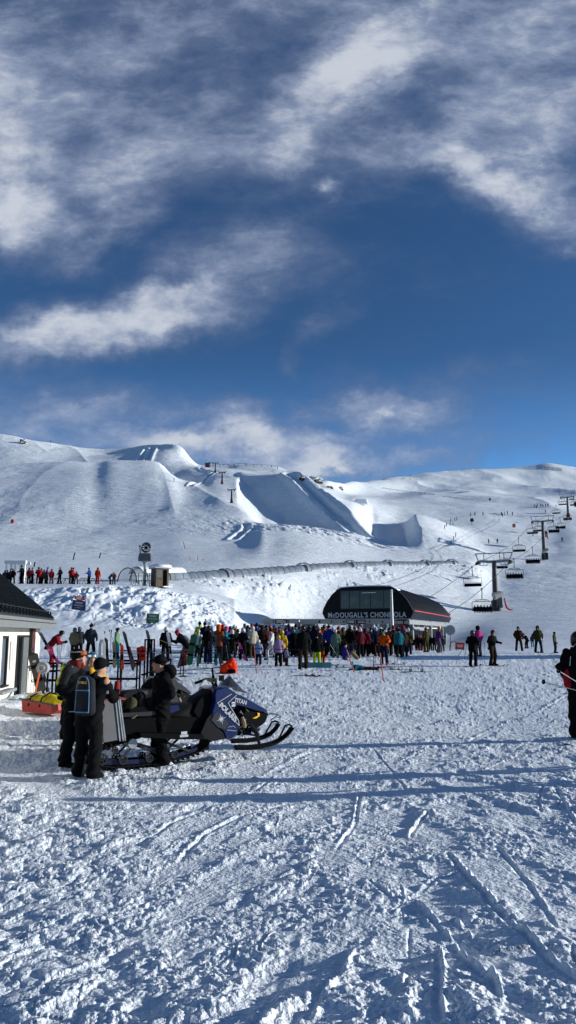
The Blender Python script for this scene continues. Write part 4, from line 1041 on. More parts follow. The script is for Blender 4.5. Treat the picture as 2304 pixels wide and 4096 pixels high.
# entrance dome
en = thing('carpet_entrance', 'clear domed entrance of the carpet tunnel with dark arched frames, left of the snow gun', 'shelter')
for s, r in ((0.0, 1.75), (2.2, 1.75), (4.4, 1.6), (6.6, 1.5)): b = B(); b.tube(arch(s, r, 16), .075, 6); part('arch_frame', b, M['dark'], en)
b = B(); S = [0, 2.2, 4.4, 6.6, 8.0]; rr = [1.72, 1.72, 1.57, 1.47, 1.34]; vs = []
for s, r in zip(S, rr): vs += arch(s, r, 14)
b.add(vs, [(i * 14 + j, i * 14 + j + 1, (i + 1) * 14 + j + 1, (i + 1) * 14 + j) for i in range(4) for j in range(13)]); part('glazing', b, glc, en, smooth=True)
b = B(); S = [1.6, 3.5, 6, 8.4, 11]; vs = []
for s, r in zip(S, (1.80, 1.72, 1.62, 1.5, 1.42)):
    A2 = arch(s, r, 21); m_ = [v + Vector((0, 0, .16 * math.sin(PI * i / 12))) for i, v in enumerate(A2[4:17])]; vs += m_
b.add(vs, [(i * 13 + j, i * 13 + j + 1, (i + 1) * 13 + j + 1, (i + 1) * 13 + j) for i in range(4) for j in range(12)]); part('snow_cap', b, M['snow'], en, smooth=True)

p = at(638, 82); hut = thing('ticket_hut', 'small brown timber lift hut with an open doorway and snowy roof', 'hut', p, rz=math.radians(32))
K = 1.0
b = B(); b.box((.0, .72, 1.0), (1.5, .06, 2.1)); b.box((.72, 0, 1.0), (.06, 1.5, 2.1)); b.box((-.72, 0, 1.0), (.06, 1.5, 2.1)); b.box((-.38, -.72, .45), (.72, .06, 1.0)); b.box((.62, -.72, 1.0), (.14, .06, 2.1)); b.box((-.66, -.72, 1.5), (.08, .06, 1.1)); b.box((0, -.72, 1.98), (1.4, .06, .14)); b.box((.02, -.72, 1.0), (.07, .06, 2.1))
part('wall', b, M['wood'], hut)
b = B(); b.box((-.33, -.735, 1.45), (.6, .02, .9)); part('window', b, mat('hut_glass', (.12, .12, .11), .1), hut)
b = B(); b.box((0, 0, 2.12), (1.9, 1.9, .12)); part('roof', b, M['steel'], hut)
b = B(); b.loft([[(-.95 * s, -.95 * s, z), (.95 * s, -.95 * s, z), (.95 * s, .95 * s, z), (-.95 * s, .95 * s, z)] for s, z in ((1.02, 2.18), (1.0, 2.4), (.8, 2.52), (.3, 2.55))]); part('snow_cap', b, M['snow'], hut, smooth='all')
b = B(); b.box((.5, -.95, .05), (1.0, .5, .12)); part('step', b, M['snow'], hut)

p = at(578, 83); gun = thing('snow_gun', 'tall snow cannon with a round fan drum on a steel tower near the hut', 'snow gun', p)
b = B(); b.tube([(0, 0, -.3), (0, 0, 2.3), (0, 0, 2.65)], [.19, .17, .32], 12); b.tube([(0, 0, 2.65), (0, 0, 2.75)], [.32, .32], 12); part('mast', b, M['steel'], gun, smooth=True)
b = B(); b.loft([[(x * s, y * s, z) for x, y in ((-.72, -.5), (.72, -.5), (.72, .5), (-.72, .5))] for s, z in ((1.0, 2.75), (1.0, 3.15), (.86, 3.62))]); part('housing', b, mat('gun_grey', (.09, .10, .11), .5), gun, bevel=.04)
dm = link('drum', None, parent=gun); dm.location = (.06, -.1, 4.25); dm.rotation_euler = (math.radians(82), 0, math.radians(14))
b = B(); R_ = .52; rings = []
for r, z in ((.47, -.5), (.55, -.1), (.53, .5), (.50, .52), (.47, .4), (.42, -.45)): rings.append([(r * math.cos(a), r * math.sin(a), z) for a in np.linspace(0, 2 * PI, 25)[:-1]])
b.loft(rings, False); part('shroud', b, M['dark'], dm, smooth=True)
b = B()
for k in range(8): a = k * PI / 4; b.bar((0, 0, .1), (.46 * math.cos(a), .46 * math.sin(a), .12), .09, .02)
b.lathe([(.02, .3), (.14, .25), (.16, -.1), (.02, -.12)], 12); part('fan', b, M['black'], dm)
b = B(); b.tube([(-.5, 0, 3.6), (-.62, -.1, 3.75), (-.64, -.1, 4.35)], .035, 6); b.box((-.64, -.1, 4.45), (.14, .14, .22)); part('antenna', b, M['dark'], gun)
for x in (-.55, .55): b = B(); b.bar((x, 0, 3.6), (x, 0, 4.2), .08); part('yoke', b, M['white'], gun)

p0 = W(517, 2540, 82); t = thing('railing', 'dark steel railing with upright posts in front of the carpet entrance', 'railing', (p0.x, 82, gz(p0.x, 82)))
L_ = W(612, 2540, 82).x - p0.x
for x in (0, .8, L_ * .78, L_): b = B(); b.tube([(x, 0, -.2), (x, 0, 1.35 if x else 1.5)], .035, 6); part('post', b, M['dark'], t)
for z in (.5, 1.0): b = B(); b.bar((0, 0, z), (L_, 0, z), .05); part('rail', b, M['dark'], t)
hb = B(); hb.tube([(-.42 + .42 * (1 - math.cos(a)), 0, .62 * math.sin(a)) for a in np.linspace(0, PI, 11)], .025, 5); hm = hb.mesh('hoop'); hm.materials.append(M['black'])
for k, px in enumerate((98, 112, 150, 168, 176, 214, 222, 228, 250, 262, 268, 272, 326, 334, 345, 368, 376, 396, 545, 556, 566, 584, 600, 612)):
    q = at(px, 80.2 + .8 * (k % 3)); o = link('hoop', hm, loc=q, rz=.3 * math.sin(k * 3.1)); tag(o, 'black half-round barrier hoop along the terrace edge', 'hoop', 'black hoops lining the terrace queue')
p0 = W(2, 2540, 85); p1 = W(89, 2540, 85); t = thing('white_shelter', 'white painted post-and-beam gate frame at the far left of the terrace', 'shelter', (p0.x, 85, gz(p0.x, 85))); L_ = p1.x - p0.x
b = B(); b.box((L_ / 2, 0, 2.45), (L_, .5, .36)); b.box((L_ / 2, 1.4, 2.45), (L_, .2, .3)); part('beam', b, mat('bright_white_paint', (.8, .78, .72), .5), t)
for x in (.2, .8, 1.2, 1.8, L_ - .2):
    for y in (0, 1.4) if x in (.2, 1.8) else (0,): b = B(); b.box((x, y, 1.05), (.17, .17, 2.5)); part('post', b, mat('bright_white_paint', (.8, .78, .72), .5), t)
def post(px, py0, py1, d, name, label, cat, m_='black', r=.05, lean=.06, group=None):
    q = W(px, py0, d); h = (py0 - py1) * d / F
    b = B(); b.tube([(0, 0, -.15), (h * lean, 0, h)], r, 6); return tag(part(name, b, M[m_], loc=(q.x, q.y, gz(q.x, q.y))), label, cat, group)
for px, y0, y1, lab in ((135, 2268, 2247, 'shortest black marker post, just above the white shelter'), (292, 2240, 2210, 'tallest black marker post on the slope above the terrace'), (397, 2233, 2211, 'black marker post uphill of the blue jacketed skier')):
    q = hit(px, y0, 88); post(px, y0, y1, q.y, 'marker_post', lab, 'post', r=.11, lean=.2)
for px, y0, y1, lab in ((741, 2195, 2165, 'thin dark pole leaning on the snow bench'), (760, 2243, 2226, 'thin orange net stake above the tunnel'), (790, 2243, 2224, 'thin orange net stake, second above the tunnel'), (812, 2243, 2236, 'short orange net stake, third above the tunnel')):
    q = hit(px, y0, 100); post(px, y0, y1, q.y, 'slope_stake', lab, 'stake', r=.06, m_='red' if px > 745 else 'black', lean=-.3 if px < 745 else 0)
q = hit(49, 2093, 150); t = B(); t.box((0, 0, .5), (.9, .5, 1.3)); t.box((0, 0, 1.2), (.7, .4, .2)); tag(part('warning_pad', t, M['red'], loc=q, bevel=.06), 'red padded post cover high on the left slope', 'pad')
q = hit(8, 2068, 150); t = B(); t.tube([(0, 0, 0), (.1, 0, 1.2)], .1, 6); tag(part('slope_stake', t, M['black'], loc=q), 'small dark stake at the far left slope', 'stake')
# signs on the ploughed bank
def bank_sign(px, py, w_, h, tilt, m_, label, top=None):
    q = hit(px, py, 55, 84); t = thing('piste_sign', label, 'sign', (q.x, q.y - .5, q.z - .1), rz=.1)
    R = Euler((.0, tilt, 0)).to_matrix()
    b = B(); b.box((0, 0, h / 2), (w_, .05, h), R); part('panel', b, m_, t)
    b = B(); b.box(R @ Vector((0, -.04, h * .25)) + Vector((0, 0, h / 2)), (w_ * .55, .02, h * .16), R); b.box(R @ Vector((0, -.04, -.02)) + Vector((0, 0, h / 2)), (w_ * .7, .02, h * .10), R); b.box(R @ Vector((0, -.04, -h * .25)) + Vector((0, 0, h / 2)), (w_ * .4, .02, h * .06), R); part('lettering', b, M['greyp'] if m_ != M['red'] else M['white'], t)
    b = B(); b.bar((w_ * .48, .04, -.3), (w_ * .52, .04, h * 1.05), .06); part('post', b, M['dark'], t)
    return t
blu = mat('sign_blue', (.012, .025, .09), .5); grn = mat('sign_green', (.012, .10, .035), .5)
bank_sign(320, 2437, 1.15, .88, .12, blu, 'navy blue piste sign stuck in the ploughed snow bank'); bank_sign(322, 2399, .85, .42, .05, M['red'], 'small red notice on the bank directly above the navy sign')
bank_sign(614, 2490, 1.02, .84, .05, grn, 'green piste sign at the foot of the ploughed bank')
q = hit(104, 2396, 55, 84); bank_sign(104, 2396, .3, .42, .1, M['red'], 'tiny red marker just above the lodge roof edge')

# ================================================================ TOW LIFT, ROCKS AND FENCES HIGH ON THE HILL
for k, (px, y0, y1, dd) in enumerate(((926, 2012, 1957, 262), (888, 1936, 1887, 305), (861, 1893, 1850, 340), (838, 1868, 1850, 400))):
    q = hit(px, y0, 200); h = (y0 - y1) * q.y / F
    t = thing('tow_tower', ('lowest', 'second lowest', 'third lowest', 'highest and smallest')[k] + ' dark T-bar tow tower on the sunny slope', 'lift tower', q, group='tow towers up the slope')
    b = B(); b.tube([(0, 0, -.5), (0, 0, h)], [.32, .22], 8); part('mast', b, M['black'], t)
    b = B(); b.box((0, 0, h), (h * .62, .35, .22)); b.tube([(-h * .3, 0, h), (-h * .3, 0, h + .5)], .12, 6); b.tube([(h * .3, 0, h), (h * .3, 0, h + .5)], .12, 6); b.box((-h * .2, 0, h - .35), (.3, .3, .5)); b.box((h * .2, 0, h - .35), (.3, .3, .5)); part('crossarm', b, M['black'], t)
    b = B(); b.box((0, 0, .6), (1.1, 1.0, 1.8), taper=.6); part('base_pad', b, mat('dark_red_pad', (.12, .012, .02), .7), t)
q = hit(829, 1869, 300); t = thing('tow_hut', 'small dark red hut beside the highest tow tower', 'hut', q); b = B(); b.box((0, 0, .9), (2.6, 2, 2.4)); part('wall', b, mat('hut_red', (.10, .02, .015), .7), t); b = B(); b.add([(-1.5, -1.2, 2.1), (1.5, -1.2, 2.1), (1.5, 1.2, 2.1), (-1.5, 1.2, 2.1), (-1.5, 0, 2.9), (1.5, 0, 2.9)], [(0, 1, 5, 4), (2, 3, 4, 5), (0, 4, 3), (1, 2, 5), (0, 3, 2, 1)]); part('roof', b, M['dark'], t)
def fence(pts, hs, name, label, rope=True, r=.09, m_='dark', near=None):
    t = thing(name, label, 'fence'); P = []
    for i, (px, py) in enumerate(pts):
        q = hit(px, py + 2, near or 200); P.append(q); h = hs * q.y / F
        b = B(); b.tube([(q.x, q.y, q.z - .5), (q.x, q.y, q.z + h)], r, 5); part('post', b, M[m_], t)
    if rope:
        b = B()
        for a, c in zip(P[:-1], P[1:]): b.tube([a + Vector((0, 0, hs * .8 * a.y / F)), c + Vector((0, 0, hs * .8 * c.y / F))], r * .5, 4)
        part('rope', b, M[m_], t)
    return t
fence([(852, 1866), (880, 1864), (895, 1862), (913, 1862), (938, 1861), (953, 1860), (982, 1860), (986, 1861), (1015, 1863), (1045, 1864), (1086, 1866), (1110, 1872)], 9, 'ridge_fence', 'row of posts with rope along the skyline left of the wedge', r=.18)
fence([(2180 + 5 * k, 1876 + max(0, k - 3) * .6) for k in range(14)], 12, 'summit_fence', 'close-set snow fence posts on the right summit', rope=False, r=.35, near=700)
fence([(1532, 1952), (1560, 1957), (1590, 1961), (1625, 1965), (1660, 1969), (1700, 1974), (1735, 1978)], 4, 'rope_fence', 'low dark rope fence crossing the hill right of the wedge', r=.22, near=320)
fence([(1775, 1985), (1800, 1988), (1825, 1991), (1850, 1995), (1890, 1999)], 3, 'rope_fence', 'short rope fence below the right ridge', r=.16, near=320)
def rock(px, py, w_, h, label, seed, n=7):
    q = hit(px, py, 200); s = w_ * q.y / F; t = B(); rg = random.Random(seed)
    o = thing('rock_outcrop', label, 'rock', q)
    me = bpy.data.meshes.new('rock'); bm = bmesh.new()
    bmesh.ops.create_icosphere(bm, subdivisions=4, radius=1)
    for v in bm.verts:
        p = v.co.copy(); nz_ = noise.noise(p * 1.7 + Vector((seed, 0, 0))) * .35 + noise.noise(p * 4 + Vector((seed, 3, 0))) * .18
        v.co = Vector((p.x * s * .5, p.y * s * .4, p.z * s * h)) * (1 + nz_)
        v.co.z += math.floor(v.co.z / (s * .09)) * s * .02
    bm.to_mesh(me); bm.free(); link('boulder', me, M['rock'], o)
    b2 = me.copy(); b2.materials.clear(); c = link('snow_cap', b2, M['snow'], o); c.location = (-s * .02, s * .03, s * h * .30); c.scale = (1.0, 1.0, .82)
    return o
rock(92, 1773, 34, .40, 'snow-capped rock on the top left snow dome', 3)
rock(1258, 1928, 60, .30, 'largest dark rock outcrop beside the top of the wedge', 8)
rock(1208, 1912, 26, .34, 'small dark rock just left of the largest outcrop', 12)
rock(1316, 1952, 34, .2, 'low flat rock right of the large outcrop', 21)
rock(1364, 1958, 20, .5, 'rounded snow-capped rock furthest right on the saddle', 27)
# gate bamboos on the landing mound
for k, (px, y0, y1) in enumerate(((1778, 2115, 2100), (1785, 2105, 2090), (1800, 2102, 2088), (1811, 2102, 2090), (1802, 2085, 2075), (1819, 2085, 2070), (1826, 2082, 2068), (1813, 2160, 2145), (1822, 2148, 2129), (1804, 2178, 2165))):
    q = hit(px, y0, 150); h = (y0 - y1) * q.y / F; b = B(); b.tube([(0, 0, -.3), (h * .12, 0, h)], .13, 5); tag(part('gate_pole', b, M['black'], loc=q), 'dark gate pole standing on the flank of the landing mound', 'pole', 'gate poles on the landing mound')
q = hit(2056, 2110, 150); b = B(); b.box((0, 0, .8), (1.1, .4, 1.5)); tag(part('marker_board', b, mat('orange_board', (.45, .10, .04), .6), loc=q), 'small orange board on the far right piste', 'board')
for px, y0, y1, lab in ((1888, 2100, 2072, 'dark fan snow gun on a stand behind the landing mound'), (1960, 2008, 1992, 'small far snow gun below the right ridge')):
    q = hit(px, y0, 150); h = (y0 - y1) * q.y / F; t = thing('snow_gun', lab, 'snow gun', q); b = B(); b.tube([(0, 0, 0), (0, 0, h * .6)], .12, 6); part('mast', b, M['dark'], t); b = B(); b.tube([(-h * .2, 0, h * .8), (h * .2, 0, h * .85)], h * .16, 10); b.box((0, 0, h * .6), (h * .5, h * .3, h * .2)); part('drum', b, M['dark'], t)
q = hit(1445, 2018, 250); b = B(); b.box((0, 0, 1.0), (6, 3, 2.6), taper=.8); tag(part('snow_block', b, M['snow'], loc=q, bevel=.6), 'square block of piled snow on the saddle', 'snow pile')
print('places', round(time.time() - T0, 1))
# ================================================================ CHAIRLIFT
M['mast'] = mat('mast_grey', (.075, .07, .072), .6, var=.25, scale=1.2)
lat = Vector((.915, -.40, 0)); fwd = Vector((.40, .915, 0))
def tower(px, py0, py1, d, label, hw):
    q = W(px, py0, d); top = W(px, py1, d).z; base = gz(q.x, d); h = top - base
    t = thing('lift_tower', label, 'lift tower', (q.x, d, base)); t.rotation_euler = (0, 0, math.atan2(lat.y, lat.x))
    b = B(); b.tube([(0, 0, -.5), (0, 0, h * .5), (0, 0, h - 1.6)], [.62, .52, .40], 14); part('mast', b, M['mast'], t, smooth=True)
    b = B(); b.loft([[(x, -.22, z), (x, .22, z), (x, .22, z + e), (x, -.22, z + e)] for x, z, e in ((-hw, h - 1.55, .22), (-.9, h - 1.9, .5), (.9, h - 1.9, .5), (hw, h - 1.55, .22))]); part('crossarm', b, M['grey'], t)
    b = B(); b.box((0, 0, h - .05), (2 * hw + 1.0, .35, .16)); part('lifting_beam', b, M['grey'], t)
    for s in (-1, 1):
        b = B(); b.bar((s * (hw - .1), 0, h - 1.5), (s * (hw + .35), 0, h - .1), .18); part('strut', b, M['grey'], t)
        b = B(); b.bar((s * (hw * .62), 0, h - 1.5), (s * (hw * .62), 0, h - .1), .14); part('strut', b, M['grey'], t)
        b = B(); x = s * hw; b.bar((x, -2.6, h - 2.35), (x, 2.6, h - 1.75), .22, .20); b.box((x, 0, h - 1.8), (.35, .8, .6)); part('sheave_frame', b, M['dark'], t)
        for y in (-2.2, -1.4, -.6, .6, 1.4, 2.2): b = B(); c = (x - .09 + .0, y, h - 1.85 + .11 * y); b.tube([(c[0], c[1], c[2]), (c[0] + .2, c[1], c[2])], .26, 10); part('sheave_wheel', b, M['black'], t)
        b = B(); b.box((s * hw * .66, 0, h - 2.3), (hw * .5, 1.1, .06)); 
        for y in (-.55, .55):
            for z in (-1.75, -1.25): b.bar((s * hw * .42, y, h + z), (s * hw * .9, y, h + z), .05)
            for x2 in (.42, .66, .9): b.bar((s * hw * x2, y, h - 2.3), (s * hw * x2, y, h - 1.25), .05)
        part('catwalk', b, M['steel'], t)
    b = B()
    for k in range(int(h / .4)): b.bar((-.18, -.62, .3 + k * .4), (.18, -.62, .3 + k * .4), .03)
    b.bar((-.2, -.62, .2), (-.2, -.5, h - 2), .04); b.bar((.2, -.62, .2), (.2, -.5, h - 2), .04); part('ladder', b, M['dark'], t)
    b = B(); b.tube([(0, 0, -.4), (0, 0, 1.9)], [.95, .85], 12); part('base_pad', b, mat('pad_dark', (.045, .03, .03), .8), t)
    return Vector((q.x, d, base)), h
T1, h1 = tower(1985, 2440, 2212, 140, 'nearest and tallest grey lift tower, right of the station', 3.0)
T2, h2 = tower(2178, 2230, 2064, 224, 'second grey lift tower up the slope with a cabin hanging by its mast', 3.0)
T3, h3 = tower(2275, 2092, 1975, 345, 'furthest grey lift tower near the right edge', 3.0)
q = T1 + Vector((.3, -1.4, 0)); t = thing('snow_gun', 'fan snow gun strapped to the foot of the nearest lift tower', 'snow gun', q)
b = B(); b.tube([(-1.1, -.2, 2.6), (.3, 0, 3.1)], [.75, .55], 14); b.tube([(.3, 0, 3.1), (.8, .1, 3.2)], [.4, .3], 12); part('drum', b, M['greyp'], t); b = B(); b.box((0, .2, 1.6), (1.0, .9, 2.2), taper=.8); part('housing', b, mat('gun_tan', (.10, .09, .08), .7), t)
b = B(); b.box((-.3, -.2, .4), (.2, .2, 1.0)); part('stand', b, M['dark'], t)
t = thing('safety_net', 'red safety mat wrapped at the foot of the nearest lift tower', 'mat', T1 + Vector((1.6, -1.2, 0))); b = B(); b.tube([(-.3, 0, 2.3), (-.2, -.1, 1.4), (0, -.2, .5), (.5, -.3, .15), (1.1, -.4, .1)], [.14, .18, .22, .15, .06], 8); part('net', b, mat('net_red', (.5, .03, .02), .6), t)
t = thing('snow_gun', 'fan snow gun at the foot of the second lift tower', 'snow gun', T2 + Vector((0, -1.6, 0))); b = B(); b.tube([(-.9, 0, 2.2), (.6, 0, 2.9)], [.6, .5], 12); part('drum', b, M['greyp'], t); b = B(); b.box((0, 0, .9), (.9, .9, 2.0)); part('housing', b, M['dark'], t)

SE = SM @ Vector((-1.2, 31, 5.2)); SW = SM @ Vector((-8.7, 31, 5.2))
T4 = T3 + (T3 - T2) * 1.3; T4.z = gz(T4.x, T4.y)
def rp(T, h, s): return T + lat * 3.0 * s + Vector((0, 0, h - 1.60))
ROPE = {-1: [SM @ Vector((-8.7, 33, 5.0)), rp(T1, h1, -1), rp(T2, h2, -1), rp(T3, h3, -1), rp(T4, h3, -1)], 1: [SM @ Vector((-1.2, 33, 5.0)), rp(T1, h1, 1), rp(T2, h2, 1), rp(T3, h3, 1), rp(T4, h3, 1)]}
def sag(a, b_, t, s=.018): p = a.lerp(b_, t); p.z -= (b_ - a).length * s * 4 * t * (1 - t); return p
for s, lb in ((-1, 'left haul rope of the chairlift'), (1, 'right haul rope of the chairlift')):
    P = []
    for a, c in zip(ROPE[s][:-1], ROPE[s][1:]): P += [sag(a, c, t) for t in np.linspace(0, 1, 14)[:-1]]
    P.append(ROPE[s][-1]); b = B(); b.tube(P, .045, 5); tag(part('haul_rope', b, M['dark'], None), lb, 'cable')
def cam_px(p):
    v = p - Vector((0, 0, CAMZ)); c = v.y * cT + v.z * sT; return 1152 + F * v.x / c
def on_rope(s, px):
    best = None
    for a, c in zip(ROPE[s][:-1], ROPE[s][1:]):
        for t in np.linspace(0, 1, 120):
            p = sag(a, c, t); e = abs(cam_px(p) - px)
            if best is None or e < best[0]: best = (e, p)
    return best[1]
def make_chair():
    t = thing('lift_chair', 'x', 'lift chair')
    b = B(); b.tube([(0, 0, .05), (0, -.05, -.2), (.05, -.25, -.8), (0, -.28, -1.3), (0, -.1, -1.72)], .075, 7); b.box((0, 0, .05), (.22, .75, .2)); part('hanger', b, M['dark'], t, smooth=True)
    b = B(); b.tube([(-1.1 + .0, -.1, -2.02), (-.9, -.1, -1.80), (0, -.1, -1.68), (.9, -.1, -1.80), (1.1, -.1, -2.02)], .055, 6)
    for x in (-.8, -.4, 0, .4, .8): b.bar((x, -.1, -2.02), (x * .6, -.1, -1.72), .05)
    b.bar((-1.6, -.1, -2.04), (1.6, -.1, -2.04), .10, .09); part('canopy_truss', b, M['dark'], t)
    for s in (-1, 1): b = B(); b.tube([(s * 1.58, -.1, -2.04), (s * 1.66, -.1, -2.25), (s * 1.66, -.15, -3.3), (s * 1.6, -.05, -3.55), (s * 1.55, .45, -3.6)], .045, 6); part('side_frame', b, M['dark'], t)
    b = B(); b.box((0, .15, -3.56), (3.1, .55, .16)); part('seat', b, M['black'], t, bevel=.03)
    b = B(); b.box((0, -.16, -3.28), (3.1, .10, .5)); part('backrest', b, M['black'], t, bevel=.03)
    b = B(); b.tube([(-1.6, .1, -2.85), (-1.5, .45, -2.95), (1.5, .45, -2.95), (1.6, .1, -2.85)], .03, 5); part('safety_bar', b, M['dark'], t)
    return t
proto = make_chair(); first = True
LEFT = [(1887, 'nearest empty chair, hanging left of the nearest tower'), (1998, 'empty chair passing behind the nearest tower crossarm'), (2074, 'empty chair, second uphill on the left rope, right of the nearest tower'), (2128, 'empty chair on the left rope just before the second tower'), (2150, 'empty chair tucked behind the second tower crossarm'), (2224, 'empty chair between the second and third towers'), (2246, 'empty chair just below the third tower'), (2258, 'empty chair behind the third tower crossarm'), (2286, 'empty chair above the third tower at the right edge')]
RIGHT = [(1927, 'nearest full chair with six riders, just above the snow'), (2056, 'full chair right of the nearest tower mast with a board sticking out'), (2128, 'full chair midway between the first and second towers'), (2214, 'full chair right of the second tower mast, touching the one beside it'), (2240, 'full chair right of the second tower, the more distant of a touching pair'), (2268, 'full chair under the third tower'), (2294, 'full chair right of the third tower mast at the frame edge')]
rc = math.atan2(-fwd.x, fwd.y)
for s, lst in ((-1, LEFT), (1, RIGHT)):
    for i, (px, lb) in enumerate(lst):
        p = on_rope(s, px); rz = rc + (PI if s == -1 else 0)
        o = proto if first else dup(proto, label=lb); first = False
        o.location = p; o.rotation_euler = (0, 0, rz); o['label'] = lb; o['group'] = 'six-seat chairs hanging on the lift line'
        if s == 1 and i < 6:
            Rz = Matrix.Rotation(rz, 3, 'Z')
            for k in range(6):
                if (i, k) in ((4, 2), (5, 3)): continue
                c_ = ('black', 'navy', 'slate', 'black', 'brown', 'maroon')[(k * 5 + i) % 6]
                q = person('chair', p + Rz @ Vector((-1.27 + .51 * k, .16, -3.50)), rz + PI, c_, 'black', ('helmet', 'beanie')[(k + i) % 2], ('black', 'slate')[k % 2], 'dark-clad skier seated on a full lift chair', 'riders seated on the lift chairs', extras=False, vox=.034, scale=.92 + .03 * ((k * 7 + i) % 4))
# cabins
def cabin(p, label):
    t = thing('gondola_cabin', label, 'gondola cabin', p, rc)
    b = B(); b.tube([(0, 0, 0), (0, -.15, -.6), (0, 0, -1.6)], .07, 6); part('hanger', b, M['dark'], t)
    b = B(); b.loft([[(x * s, y * s, z) for x, y in ((-.95, -.8), (-.6, -1.1), (.6, -1.1), (.95, -.8), (.95, .8), (.6, 1.1), (-.6, 1.1), (-.95, .8))] for s, z in ((.55, -1.6), (.95, -1.85), (1.06, -2.6), (1.02, -3.3), (.78, -3.85))]); part('body', b, mat('cabin_red', (.16, .015, .012), .3, coat=.3), t)
    b = B(); b.loft([[(x * s, y * s, z) for x, y in ((-.97, -.82), (-.61, -1.12), (.61, -1.12), (.97, -.82), (.97, .82), (.61, 1.12), (-.61, 1.12), (-.97, .82))] for s, z in ((1.0, -1.95), (1.07, -2.6), (1.06, -2.85))]); part('window', b, M['glassd'], t)
    b = B(); b.box((0, -1.18, -3.1), (1.3, .04, .10)); part('stripe', b, M['white'], t)
cabin(on_rope(-1, 2175) + Vector((0, 0, -3.2)), 'dark red gondola cabin in front of the second tower mast'); cabin(on_rope(1, 2302) + Vector((0, 0, -1)), 'dark gondola cabin cut by the right edge')
cabin(SM @ Vector((-1.0, 6, 3.6)), 'red gondola cabin parked under the station side')
# machinery and chair waiting inside the station
c = dup(proto, loc=SM @ Vector((-1.2, 1.0, 4.6)), rz=rc, label='empty chair waiting inside the station mouth')

# ================================================================ CROWD
LS = dict(s='stand', w='wide', p='poles', k='walk', l='lean')
